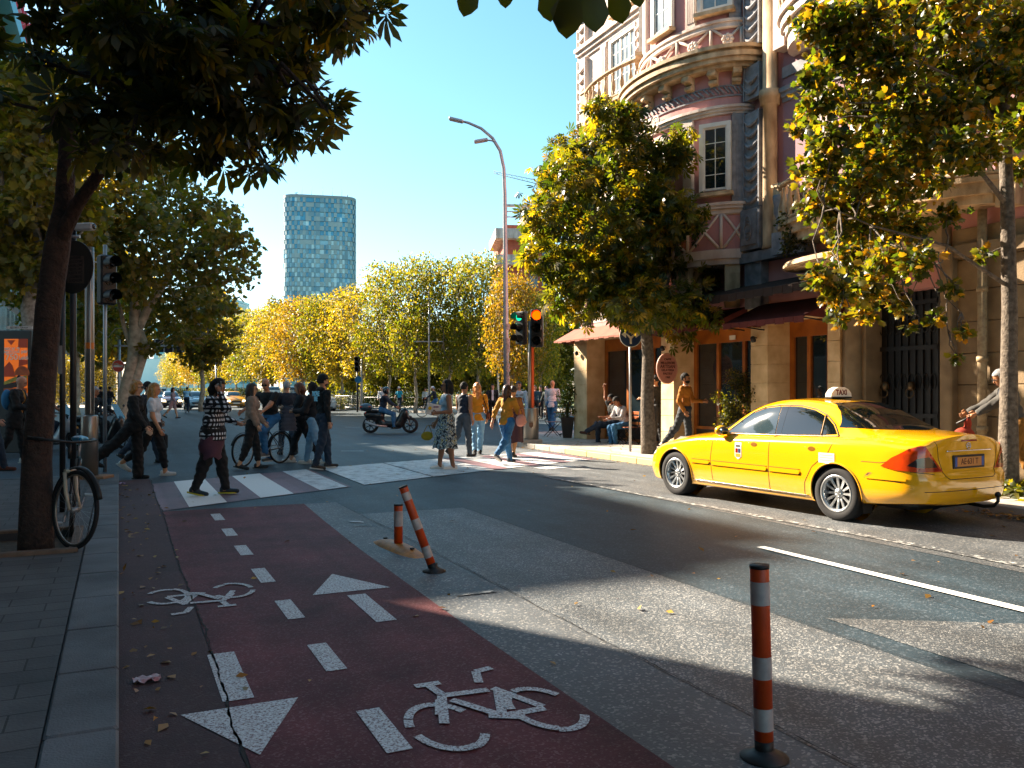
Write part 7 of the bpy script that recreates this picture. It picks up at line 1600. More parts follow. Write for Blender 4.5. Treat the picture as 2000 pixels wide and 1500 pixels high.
# 16 bald man, white jacket (seen from behind)
person('balding person in white shirt and jeans walking away beside the yellow potted shrub', at(1078, 842, .12), 1.3, Pose(1.76, ((14, 5), (-10, 24)), arms=((5, 15, 8), (15, 60, 8)), lean=6), skin='#c08a60', top=WHT, bottom=(DEN, 'long'), hair=HGR, bald=True, shoes=SHB, h=.015, hem=.12, midw=1.15)
# 17/18/19 dark trio behind the signal
person('person in dark teal jacket just right of the orange striped signal pole', at(1045, 822, .0), -1.4, Pose(1.76, ((8, 5), (-8, 12))), skin='#b07a5c', top=cloth('#123a48'), bottom=(BLK, 'long'), hair=HK, shoes=SHB, h=.02)
person('person in black clothes standing between the signal and the white shirted walker', at(1056, 818, .0), -1.9, Pose(1.74, ((8, 5), (-8, 12))), skin='#b07a5c', top=BLK2, bottom=(BLK, 'long'), hair=HK, shoes=SHB, h=.02)
person('person in dark green jacket seen left of the white shirted walker', at(1068, 820, .0), -2.4, Pose(1.72, ((8, 5), (-8, 12))), skin='#b98a6c', top=cloth('#1c2c24'), bottom=(BLK, 'long'), hair=HB_, shoes=SHB, h=.02)
# 20 far people by the park fence
person('person in turquoise T-shirt by the park fence behind the scooter rider', at(780, 806), -2.2, Pose(1.74, ((8, 5), (-8, 12))), skin='#b07a5c', top=cloth('#1ca0c0'), sleeves='short', bottom=(DEND, 'long'), hair=HK, cap=WHT, shoes=SHB, h=.022)
person('person in white top by the park fence left of the far cyclist', at(831, 803), -1.6, Pose(1.68, ((8, 5), (-8, 12)), fem=True), skin='#b07a5c', top=WHT, bottom=(BLK2, 'long'), hair=HCH, hairlen=.1, shoes=SHB, h=.022)
person('grey haired person in white by the fence, left of the scooter rider', at(746, 806), -1.6, Pose(1.72, ((8, 5), (-8, 12))), skin='#b07a5c', top=WHT, bottom=(BLK2, 'long'), hair=HGR, shoes=SHB, h=.022)
person('person in pinkish dress with black hair crossing far away left of the hatchback', at(337, 817), .1, Pose(1.70, ((18, 6), (-18, 26)), fem=True), skin='#b98a68', top=cloth('#a08080'), bottom=(cloth('#9a7a78'), 'short'), hair=HK, hairlen=.12, shoes=SHB, h=.02, hem=.1)
# 21 left pedestrians
r, J = person('person with shaved head, topknot, long black jacket and blue rucksack by the tree', at(30, 905, .12), .15, Pose(1.70, ((10, 4), (-12, 20)), arms=((12, 70, 8, 25), (14, 66, 8, 25)), lean=6, head=(0, 14), fem=True, wide=1.1), skin='#b08068', top=cloth('#a06a10'), coat=(BLK, .24), bottom=(BLK, 'long'), hair=None, shoes=SHW, h=.013, midw=1.15)
m = MB(); m.ball(np.array(J['head']) + np.array([-.04, 0, .10]), .04, 6); m.build('topknot', HK, r); v, q = blob([s_ell(np.array(J['chest']) - np.array([.19, 0, .02]), (.09, .14, .2))], .014); np_mesh('rucksack', v, q, cloth('#2a6a94'), r)
person('person at the left edge of the view with only a brown boot in frame', at(-22, 921, .12), .2, Pose(1.75, ((16, 4), (-18, 20))), skin='#b08068', top=cloth('#3c3438'), bottom=(DEND, 'long'), hair=HK, shoes=(cloth('#5a2c1c'), M_shoe), h=.016)
person('person in grey T-shirt at the left edge holding a phone near the billboard', at(-4, 868), .2, Pose(1.70, ((8, 5), (-8, 12)), arms=((20, 80, 8, 20), (20, 80, 8, 20))), skin='#a87858', top=cloth('#8a96a0'), sleeves='short', bottom=(cloth('#5a3a50'), 'long'), hair=HK, shoes=SHB, h=.018)
for px, py, lb, c1 in ((214, 812, 'person in black rucksack and pale shorts far left of the no entry sign', '#10141a'), (196, 812, 'person in black standing right of the silver signal post far off', '#0c0c10'), (184, 808, 'person in bright blue shirt far behind the silver signal post', '#1c7aa8'), (262, 806, 'person in dark red top at the foot of the pale forked trunk', '#4a1c1c')):
    person(lb, at(px, py), 1.0, Pose(1.74, ((10, 5), (-10, 14))), skin='#a87858', top=cloth(c1), bottom=(DEND, 'long'), hair=HK, shoes=SHB, h=.024)
# 22 café people
r, J = person('bearded person in mustard jumper and grey jeans walking past the café doorway', at(1338, 884, .12), -.55, Pose(1.80, wide=1.08, legs=((6, 4), (-24, 16)), arms=((18, 68, 8, 10), (-12, 40, 8, 5)), lean=1), skin='#a06a44', top=cloth('#a8660c', '#96580a', 3), bottom=(cloth('#2c3036'), 'long'), hair=HK, beard=HK, shoes=SHW, h=.012)
m = MB(); c = Vector(J['neck']); m.tube([c + Vector((.05 * math.cos(a) + .01, .065 * math.sin(a), .005 * math.cos(a))) for a in np.linspace(0, 6.28, 15)[:-1]], .016, n=6, closed=True); m.build('shirt_collar', WHT, r)
person('person in black standing in the café doorway behind the grey tree trunk', at(1283, 871, .12), 2.7, Pose(1.80, ((5, 4), (-5, 6)), arms=((16, 80, 8, 20), (16, 80, 8, 20))), skin='#a06a44', top=BLK, sleeves='short', bottom=(BLK2, 'long'), hair=HK, shoes=SHB, h=.014)
SIT = ((82, 84, 0), (88, 80, 0))
def sitter(label, px, py, rz, pose, **kw):
    g = G(px, py, .12); return person(label, (g.x, g.y, .12), rz, pose, **kw)
r, J = sitter('seated person in black T-shirt with one leg crossed and arm raised to the pillar', 1200, 864, 3.35, Pose(1.76, ((92, 30, 10), (84, 84, 0)), arms=((18, 70, 8, 20), (160, 20, 30, 0)), seat=.50, lean=8), skin='#8a5434', top=BLK, sleeves='short', bottom=(DEND, 'long'), hair=HK, beard=HK, shoes=(cloth('#2c1c14'), M_shoe), h=.013)
r, J = sitter('seated person in grey and white jacket leaning over the café table, blue jeans', 1222, 866, 3.6, Pose(1.76, ((84, 92, 0), (80, 86, 0)), arms=((24, 66, 8, 20), (20, 60, 8, 20)), seat=.50, lean=22, head=(0, 14)), skin='#8a5434', top=cloth('#7a7478', '#b0acac', 8), bottom=(DEN, 'long'), hair=HK, shoes=SHB, h=.013)
# 23 grey haired man by the tree at the right
r, J = person('grey haired person in dark jacket and ochre trousers bending behind the taxi boot', at(1985, 955, .12), 2.9, Pose(1.74, ((10, 8), (-12, 14)), arms=((52, 8, 6, 5), (48, 16, 6, 5)), lean=16, head=(0, 8)), skin='#a06a44', top=cloth('#1c2430'), coat=(cloth('#3c3a38', '#4a4844', 6), .08), bottom=(cloth('#8a5a10', '#7a4e0c', 4), 'long'), hair=HGR, glasses=True, shoes=SHB, h=.012, legw=1.1)
m = MB(); hl = Vector(J['hdL']); v, q = blob([s_ell(hl + Vector((.10, -.03, -.30)), (.15, .10, .13)), s_ell(hl + Vector((.05, -.03, -.12)), (.05, .04, .10))], .012); cov = np_mesh('red_bag', v, q, cloth('#a33010', '#8a2408', 5), r); m.tube([hl + Vector((-.06, -.02, .02)), hl + Vector((.20, -.03, -.12))], .018, n=6); m.build('bag_handle', M_blackp, cov)
# ================= street furniture, two-wheelers, café furniture, litter
M_steel = mat('galvanised_steel', '#8f9092', rough=.4, metal=.6, c2=hx('#a7a8aa'), vs=3)
M_alu = mat('brushed_aluminium', '#8d8780', rough=.35, metal=.8, var=.08, vs=2)
M_dkpost = mat('dark_painted_post', '#15171a', rough=.45, var=.25, vs=6)
M_bol = mat('bollard_orange', '#c9460e', rough=.45, c2=hx('#a83809'), vs=8, bump=.08)
M_refl = mat('reflective_white', '#b3aaa6', rough=.4, c2=hx('#948a88'), vs=14)
M_yel = mat('yellow_plastic', '#c47a14', rough=.5, c2=hx('#8a560e'), vs=10, bump=.2)
M_lens = mat('lens_dark', '#0a0c0d', rough=.2, var=0)
def bollard(name, label, foot, top, r, bands, base=True):
    b = thing(name, label, 'bollard', foot, 0); ax = Vector(top) - Vector(foot); L_ = ax.length; Q = ax.to_track_quat('Z', 'Y').to_matrix().to_4x4(); cuts = [.10 * L_] + [v * L_ for bd in bands for v in bd] + [L_]
    m = MB(); m.lathe([(r, .09 * L_), (r, L_ - .01), (r * .9, L_), (0, L_)], 28, T=Q); m.build('post', M_bol, b)
    for a, c in bands: m = MB(); m.lathe([(r + .0015, a * L_), (r + .0015, c * L_)], 28, T=Q, cap=False); m.build('reflective_band', M_refl, b)
    m = MB(); m.lathe([(r + .002, L_ - .012), (r + .002, L_ + .003), (0, L_ + .003)], 24, T=Q); m.build('cap', M_blackp, b)
    if base: m = MB(); m.lathe([(.10, 0), (.10, .012), (.055, .03), (r * .75, .05), (r * .8, .08)], 22); m.lathe([(r * .8, .02 * L_), (r * 1.0, .05 * L_), (r * 1.02, .10 * L_)], 22, T=Q); m.build('rubber_foot', M_blackp, b)
    return b
f = G(1493, 1482); bollard('bollard', 'upright orange bollard with three white bands standing nearest in the right foreground', f, P(1483, 1104, f.y), .039, ((.155, .27), (.42, .535), (.80, .92)))
f = G(848, 1117); bollard('bollard', 'leaning orange bollard with three white bands beside the yellow base', f, P(787, 950, f.y), .037, ((.17, .30), (.50, .62), (.84, .93)))
f = G(778, 1073); st = bollard('bollard_stub', 'short broken bollard stub standing on a worn yellow base beside the leaning bollard', f, P(778, 985, f.y), .042, ((.52, .86),), False)
bs = MB(); a0 = f.to_2d(); ang = THETA + R(90) + .1; Tq = T_(0, 0, 0, rz=ang); 
rings = []
for i in range(15):
    u = -1 + 2 * i / 14; hh = .06 * (1 - abs(u) ** 3.2) + .004; wd = .12 * (1 - .45 * abs(u) ** 3); rings.append([Tq @ Vector((u * .52, y * wd, hh * z)) for y, z in ((-1, 0), (-.8, .45), (-.45, .95), (0, 1), (.45, .95), (.8, .45), (1, 0))])
bs.add([v for r_ in rings for v in r_], [(i * 7 + k, i * 7 + k + 1, i * 7 + k + 8, i * 7 + k + 7) for i in range(14) for k in range(6)], True)
bs.build('yellow_base', M_yel, st)
m = MB()
for u in (-.33, .33): m.lathe([(.022, .055), (.022, .068), (0, .068)], 10, T=Tq @ Matrix.Translation((u, 0, 0)))
m.build('base_bolt', M_blackp, st)
# --- tall double arm street lamp
def lamp():
    Y = 30; b0 = Vector(((990 - 1000) * Y / F, Y, 0)); b = thing('street_lamp', 'tall grey street lamp with two curved arms rising right of the sky gap', 'street lamp', b0)
    L = lambda px, py: P(px, py, Y) - b0
    m = MB(); pts = [Vector((0, 0, 0)), L(988, 640), L(987, 500), L(986, 380), L(984, 330), L(977, 295), L(962, 270), L(940, 251), L(915, 240), L(900, 236)]; m.tube(pts, [.11, .095, .08, .07, .065, .06, .055, .05, .045, .04], n=14); m.build('pole', M_steel, b)
    m = MB(); m.tube([L(982, 318), L(972, 285), L(962, 275), L(948, 273)], .03, n=8); m.build('arm', M_steel, b)
    for (a, c) in ((L(902, 237), L(877, 231)), (L(950, 273), L(926, 277))):
        d = (c - a); T = Matrix.Translation(a) @ d.to_track_quat('X', 'Z').to_matrix().to_4x4(); m = MB(); m.bbox(-.05, d.length, -.12, .12, -.05, .04, .02, T=T); h = m.build('lamp_head', M_steel, b); m = MB(); m.box(.1, d.length - .04, -.09, .09, -.056, -.0505, T=T); m.build('diffuser', M_refl, h)
    m = MB()
    for z, w_ in ((2.9, .5), (2.2, .3), (1.7, .35), (3.7, .2)): m.lathe([(.1075, z), (.1055, z + w_)], 14, cap=False)
    m.build('poster_remnants', mat('poster_scraps', '#a8a29c', rough=.8, c2=hx('#6b6560'), vs=18), b)
lamp()
# --- signal heads
def signal(parent, c, rz, size=.3, lit=None, M_h=None, arrow=None, n=3):
    """head centred at c, lenses facing local -y after rz"""
    T = Matrix.Translation(c) @ Matrix.Rotation(rz, 4, 'Z'); h = size; m = MB(); m.bbox(-h * .5, h * .5, -h * .3, h * .35, -h * n / 2, h * n / 2, .03, T=T); hd = m.build('signal_head', M_dkpost, parent)
    for k in range(n):
        z = h * (n / 2 - .5 - k); S = T @ Matrix.Translation((0, -h * .3, z)) @ Matrix.Rotation(R(90), 4, 'X'); m = MB(); m.lathe([(h * .36, .0), (0, .0)], 20, T=S @ Matrix.Translation((0, 0, .004)))
        on = lit and lit[0] == k; Ml = M_lens
        if on: Ml = mat('lamp_lit', lit[1], rough=.4, var=0, emit=lit[2])
        m.build('lens', Ml, hd); m = MB(); m.lathe([(h * .40, 0), (h * .39, h * .75)], 20, T=S, a0=R(-25), a1=R(205), cap=False); m.lathe([(h * .37, 0), (h * .37, h * .74)], 20, T=S, a0=R(-25), a1=R(205), cap=False); m.build('visor', M_dkpost, hd)
    return hd
Y = 23.0; b0 = G(1037, 865, .12); sp_ = thing('traffic_signal', 'amber lit traffic signal on a silver and orange striped pole above the crested cabinet', 'traffic signal', b0)
hC = CH - (640 - HZ) * b0.y / F
m = MB(); m.lathe([(.05, .9), (.05, 3.3)], 14, c=(-.03, 0, 0)); m.build('pole', M_alu, sp_)
m = MB(); m.box(.015, .085, -.052, -.02, .95, 2.75); m.build('orange_stripe', mat('stripe_orange', '#d9500c', rough=.5, var=.05), sp_)
signal(sp_, Vector((.16, -.1, 3.1)), R(-6), .34, (0, '#ff4a00', .8)); signal(sp_, Vector((-.26, .1, 3.12)), R(-42), .30, (0, '#0a8f6a', .9))
# aluminium cabinet with crest
cb = thing('signal_cabinet', 'rounded aluminium pole cabinet with a small crest on a stone plinth', 'cabinet', b0)
m = MB(); m.bbox(-.24, .30, -.22, .22, 0, .10, .01); m.build('plinth', M_kerb2, cb)
m = MB(); m.lathe([(.19, .10), (.21, .12), (.21, .93), (.2, .95), (0, .95)], 26, sx=1, sy=.85); m.build('casing', M_alu, cb)
m = MB(); 
for sx_, z0, z1 in ((.055, .42, .56), ): m.prism([(-sx_, z0 + .04), (0, z0 - .01), (sx_, z0 + .04), (sx_, z1), (-sx_, z1)], .178, .186, T=VERT)
for k in (-1, 0, 1): m.prism([(k * .03 - .012, .57), (k * .03 + .012, .57), (k * .03, .60)], .178, .186, T=VERT)
m.build('crest', mat('crest_brown', '#5c3c28', rough=.6, var=0), cb)
# blue arrow sign
g = G(1231, 882, .12); sn = thing('arrow_sign', 'round blue sign with a white forked arrow on a slim pole by the tree', 'sign', g, R(8)); zc = CH - (666 - HZ) * g.y / F
m = MB(); m.lathe([(.03, 0), (.03, zc + .25)], 12); m.build('pole', M_steel, sn)
disc = [(.27 * math.cos(k * math.pi / 20), .27 * math.sin(k * math.pi / 20)) for k in range(40)]
m = MB(); m.prism(disc, .035, .045, T=T_(0, 0, zc) @ VERT); o_ = m.build('disc', mat('sign_blue', '#0d2c54', rough=.35, var=.06, vs=8), sn)
m = MB(); m.tube([T_(0, 0, zc) @ VERT @ Vector((.262 * math.cos(k * math.pi / 20), .262 * math.sin(k * math.pi / 20), .047)) for k in range(40)], .009, n=4, closed=True); Tn = T_(0, 0, zc) @ VERT
m.prism([(-.025, -.19), (.025, -.19), (.025, -.05), (-.025, -.05)], .046, .050, T=Tn)
for sg in (-1, 1):
    q = [(sg * .0, -.05), (sg * .03, -.065), (sg * .115, .03), (sg * .115, -.055), (sg * .225, .03), (sg * .115, .115), (sg * .115, .055), (sg * .09, .05), (0, -.02)]; m.prism(q if sg > 0 else q[::-1], .0465 if sg > 0 else .0475, .051, T=Tn)
m.build('white_arrow', mat('sign_cream', '#d3cdbb', rough=.5, var=.04), o_)
# left group: dark posts with the round sign back, camera, aluminium mast, black signal
pb = G(122, 1000, .12); rsn = thing('round_sign', 'round black sign seen from behind with a pasted advert sticker, on a dark post', 'sign', pb, R(-22)); zs = CH - (542 - HZ) * pb.y / F
m = MB(); m.lathe([(.032, 0), (.032, zs + .35)], 12); m.build('pole', M_dkpost, rsn)
m = MB(); m.prism([(.31 * math.cos(k * math.pi / 20), .31 * math.sin(k * math.pi / 20)) for k in range(40)], -.05, -.04, T=T_(.13, 0, zs) @ VERT); dk = m.build('disc', mat('sign_back', '#0a0a0b', rough=.5, var=.1), rsn)
m = MB(); m.box(.02, .29, .031, .0385, zs - .17, zs + .15); m = MB(); m.prism([(-.10, -.18), (.17, -.20), (.17, .12), (-.10, .14)], -.0395, -.037, T=T_(.13, 0, zs) @ VERT); stk = m.build('sticker', mat('sticker_paper', '#4a3a34', rough=.7, var=.12, vs=9), dk)
m = MB()
for k, tx in enumerate(('SHERBIME', 'GOLDORIME', 'KANALIZIME', 'SERVIS 24H', 'PUSETA WC', 'LAVAMANE', '0692343308')): text_into(m, tx, T_(.165, 0, zs + .105 - k * .044) @ VERT @ Matrix.Translation((0, 0, -.0365)), .048, .0006, bold=.0008, sx=.85)
m.build('sticker_text', mat('ink_black', '#0c0706', rough=.7, var=0), stk)
m = MB(); m.box(-.034, .034, -.036, -.033, 1.62, 1.95); m.build('paper_notice', M_refl, rsn)
pb = G(143, 985, .12); p2 = thing('post', 'second dark post just right of the one carrying the round sign', 'post', pb); m = MB(); m.lathe([(.038, 0), (.038, 3.55), (0, 3.56)], 12); m.build('pole', M_dkpost, p2); 
cz = CH - (455 - HZ) * pb.y / F
cm = thing('security_camera', 'white security camera with side lamp mounted above the round sign', 'camera', (pb.x, pb.y, 0)); m = MB(); m.tube([(0, 0, 3.5), (0, 0, cz + .05)], .02, n=8); m.tube([(-.06, -.03, cz - .05), (.1, -.03, cz - .05)], .022, n=8); m.tube([(.06, 0, cz - .05), (.13, -.02, cz + .02)], .012, n=6); m.build('bracket', M_steel, cm)
m = MB(); m.bbox(-.13, .13, -.05, .05, -.045, .045, .015, T=T_(.16, -.03, cz + .07, rz=R(-12))); cbx = m.build('camera_body', mat('camera_white', '#b9b9b6', rough=.4), cm); m = MB(); m.lathe([(.035, 0), (.035, .01), (0, .01)], 14, T=T_(.16, -.03, cz + .07, rz=R(-12)) @ Matrix.Translation((.13, 0, 0)) @ Matrix.Rotation(R(90), 4, 'Y')); m.build('lens', M_lens, cbx)
m = MB(); m.lathe([(.05, 0), (.06, .03), (.03, .05), (0, .05)], 12, T=T_(-.05, -.09, cz - .05) @ Matrix.Rotation(R(90), 4, 'X')); m.build('dome_lamp', M_refl, cm)
pb = G(175, 934, .12); al = thing('aluminium_mast', 'thick aluminium mast with a wider foot sleeve at the end of the left pavement', 'post', pb)
m = MB(); m.bbox(-.12, .32, -.2, .18, -.02, .05, .01); m.build('base_plate', mat('mast_plinth', '#8a6a50', rough=.8), al)
m = MB(); m.lathe([(.13, .05), (.13, 1.0), (.12, 1.02), (.07, 1.03)], 24); m.build('foot_sleeve', M_alu, al)
m = MB(); m.lathe([(.066, 1.03), (.066, CH - (497 - HZ) * pb.y / F), (0, CH - (497 - HZ) * pb.y / F)], 20); 
for k in range(4): a = k * math.pi / 2 - .9; m.box(-.006, .006, -.072, -.064, 1.05, 3.7, T=Matrix.Rotation(a, 4, 'Z'))
m.build('mast', M_alu, al)
m = MB(); m.lathe([(.068, 2.1), (.068, 2.2)], 20, cap=False); m.build('orange_sticker', mat('sticker_orange', '#c96a10', rough=.5, var=0), al)
Ys = 16.0; pb = Vector(((205 - 1000) * Ys / F, Ys, 0)); tl = thing('traffic_signal', 'black traffic signal with three lens hoods on a thin silver pole at the left', 'traffic signal', pb)
m = MB(); m.lathe([(.035, 0), (.035, CH - (478 - HZ) * Ys / F)], 12); m.tube([(0, 0, 3.95), (-.3, .1, 4.0)], .012, n=6); m.build('pole', M_steel, tl); signal(tl, Vector((.08, -.08, CH - (548 - HZ) * Ys / F)), R(52), .31)
# no entry sign
Yn = 40; pb = Vector(((232 - 1000) * Yn / F, Yn, 0)); ne = thing('no_entry_sign', 'round red no entry sign with a white bar before the plane tree', 'sign', pb); zc = CH - (715 - HZ) * Yn / F
m = MB(); m.lathe([(.035, 0), (.035, zc + .2)], 10); m.build('pole', M_steel, ne); m = MB(); m.prism([(.29 * math.cos(k * math.pi / 16), .29 * math.sin(k * math.pi / 16)) for k in range(32)], .04, .055, T=T_(0, 0, zc) @ VERT); d_ = m.build('disc', mat('sign_red', '#c23610', rough=.4, var=.04), ne)
m = MB(); m.prism([(-.22, -.055), (.22, -.055), (.22, .055), (-.22, .055)], .056, .06, T=T_(0, 0, zc) @ VERT); m.tube([T_(0, 0, zc) @ VERT @ Vector((.285 * math.cos(k * math.pi / 16), .285 * math.sin(k * math.pi / 16), .055)) for k in range(32)], .012, n=4, closed=True); m.build('white_bar', mat('sign_white2', '#cfcdc8', rough=.5), d_)
# overhead signs and the signal arm
def gantry(px0, px1, py0, py1, Y, label, cells):
    a = P(px0, py0, Y); c = P(px1, py1, Y); b = thing('direction_sign', label, 'sign', ((a.x + c.x) / 2, Y, 0)); w = (c.x - a.x) / 2; m = MB(); m.bbox(-w, w, 0, .06, c.z, a.z, .01); p_ = m.build('board', mat('board_back', '#16181c', rough=.6, var=.15), b); m = MB()
    for k in range(cells + 1): x = -w * .9 + 1.8 * w * k / cells; m.box(x - .035, x + .035, -.05, -.002, c.z, a.z)
    zm = (a.z + c.z) / 2; m.box(-w - (2.2 if cells > 2 else 0), w, -.09, -.051, zm - .05, zm + .05); m.build('back_frame', M_steel, p_); m = MB(); xx = -w - 2.0 if cells > 2 else 0; m.lathe([(.09, 0), (.08, a.z if cells > 2 else c.z)], 10, c=(xx, .1, 0)); m.build('post', M_steel, b)
gantry(300, 360, 663, 688, 48, 'wide dark back of an overhead direction sign left of the boulevard', 3); gantry(410, 433, 697, 713, 75, 'small dark back of a direction sign before the golden trees', 2)
Y = 45; pb = Vector(((262 - 1000) * Y / F, Y, 0)); am = thing('overhead_signal_post', 'grey curved overhead arm with a small vertical hanger beyond the forked tree', 'arm post', pb); L = lambda px, py: P(px, py, Y) - pb; m = MB(); m.tube([Vector((0, 0, 0)), L(262, 700), L(266, 668), L(285, 645), L(320, 627), L(360, 619), L(388, 618)], [.12, .1, .09, .08, .07, .06, .05], n=10); m.tube([L(388, 600), L(388, 641)], .06, n=8); m.build('pole', M_steel, am)
# slender park and boulevard lamps
for px, Y, yt, lb in ((838, 55, 562, 'slim tall park lamp with a crossbar right of the scooter rider'), (633, 78, 650, 'slim lamp post with a crossbar rising above the hooded man'), (545, 95, 672, 'slim lamp post with a crossbar above the seated cyclist'), (706, 62, 700, 'pale post right of the small far signal'), (475, 110, 700, 'thin far lamp post above the yellow taxi in the queue'), (420, 135, 720, 'thinnest far lamp post over the queue of cars'), (973, 60, 640, 'thin pole between the park trees left of the tall street lamp')):
    b = thing('lamp_post', lb, 'lamp post', ((px - 1000) * Y / F, Y, 0), 0, 'slim lamp posts along the park'); zt = CH - (yt - HZ) * Y / F; m = MB(); m.lathe([(.075, 0), (.05, zt)], 8); m.build('pole', M_steel, b)
    if px in (838, 633, 545): m = MB(); zz = zt * .63 if px != 838 else CH - (667 - HZ) * Y / F; m.box(-1.0, .9, -.03, .03, zz - .03, zz + .03); m.build('crossbar', M_steel, b)
fs_ = thing('traffic_signal', 'small far traffic signal with a blue round sign below it by the park fence', 'traffic signal', ((698 - 1000) * 60 / F, 60, 0)); m = MB(); m.lathe([(.07, 0), (.06, 3.2)], 8); m.build('pole', M_dkpost, fs_); signal(fs_, Vector((0, -.1, 3.4)), 0, .36); m = MB(); m.prism([(.25 * math.cos(k * math.pi / 8), .25 * math.sin(k * math.pi / 8)) for k in range(16)], .1, .12, T=T_(.08, 0, 2.3) @ VERT); m.build('blue_sign', mat('far_sign_blue', '#1a6a94', rough=.4), fs_)
# billboard
Yb = 19.5; pb = Vector(((28 - 1000) * Yb / F, Yb, 0)); bb = thing('advertising_column', 'lit looking orange burger advertising board in a dark frame at the left edge', 'billboard', pb, R(-4)); w = .62; z0, z1 = CH - (785 - HZ) * Yb / F, CH - (662 - HZ) * Yb / F
def uv(u, v): return (-.24 + .56 * u, z0 + (z1 - z0) * v)
def quad(m, pts, d): m.prism([uv(*p) for p in pts], d, d + .004, T=VERT)
m = MB(); m.bbox(-.42, .40, -.0, .25, .1, z1 + .2, .02); m.bbox(-.95, -.43, .0, .25, .1, z1 + .2, .02); m.build('frame', M_dkpost, bb)
OC = [mat('ad_orange', '#d9640c', rough=.4, var=.05, vs=3, emit=.12), mat('ad_deep_orange', '#b3380a', rough=.4, var=.05, vs=3), mat('ad_pale_orange', '#e0801c', rough=.4, var=.05), mat('ad_text_white', '#d9c8b8', rough=.5, var=0), mat('ad_bun', '#b5561c', rough=.5, c2=hx('#8a3a10'), vs=9), mat('ad_lettuce', '#5a6a1c', rough=.5, c2=hx('#b39a3c'), vs=14), mat('ad_patty', '#2c120a', rough=.5, var=.3, vs=12), mat('ad_grey', '#a8a09c', rough=.5, var=.05)]
ad = MB(); quad(ad, [(0, 0), (1, 0), (1, 1), (0, 1)], .001); P_ad = ad.build('poster', OC, bb)
ad = MB(); ad.cur = 1; quad(ad, [(.6, .86), (1, .86), (1, 1), (.62, 1)], .006); quad(ad, [(.12, .98), (.48, .98), (.3, .9)], .006); quad(ad, [(0, .40), (.5, .40), (.36, .58), (.22, .64), (0, .55)], .006); quad(ad, [(.62, .56), (1, .6), (1, .66), (.64, .68)], .006); ad.cur = 7; quad(ad, [(0, 0), (1, 0), (1, .14), (0, .14)], .006)
ad.cur = 4; ad.prism([(lambda p: (p[0], p[1]))(uv(.78 + .34 * math.cos(a), .42 + .15 * math.sin(a))) for a in np.linspace(0, math.pi, 14)], .011, .015, T=VERT); ad.cur = 5; quad(ad, [(0, .32), (.5, .40), (1, .42), (1, .37), (.5, .33), (0, .26)], .016); ad.cur = 6; quad(ad, [(0, .2), (1, .26), (1, .36), (.5, .32), (0, .27)], .0205); ad.cur = 4; quad(ad, [(0, .15), (1, .15), (1, .22), (0, .22)], .025); ad.build('burger_picture', OC, P_ad)
ad = MB(); ad.cur = 3
for tx, u, v, s_ in (('MIX N\'', .25, .84, .085), ('MATCH', .27, .79, .085), ('2', .62, .82, .17), ('për', .88, .80, .11), ('750', .33, .71, .20), ('Lekë', .84, .70, .12)): p = uv(u, v); text_into(ad, tx, Matrix(((1, 0, 0, p[0]), (0, 0, -1, -.013), (0, 1, 0, p[1]), (0, 0, 0, 1))), s_, .001, bold=.004)
ad.build('poster_text', OC, P_ad)
m = MB(); m.box(-.88, -.46, -.006, -.001, z0, z1); m.build('side_poster', OC[1], bb); zt = z1 + .26; m = MB(); m.prism([(-.2, zt), (-.16, zt - .035), (.45, zt - .035), (.45, zt + .035), (-.16, zt + .035)], .0, .02, T=VERT); fg_ = m.build('finger_sign', M_refl, bb); m = MB(); text_into(m, 'BLLOKU  TIRANA', Matrix(((1, 0, 0, .13), (0, 0, -1, -.022), (0, 1, 0, zt), (0, 0, 0, 1))), .055, .001); m.build('finger_text', M_lens, fg_)
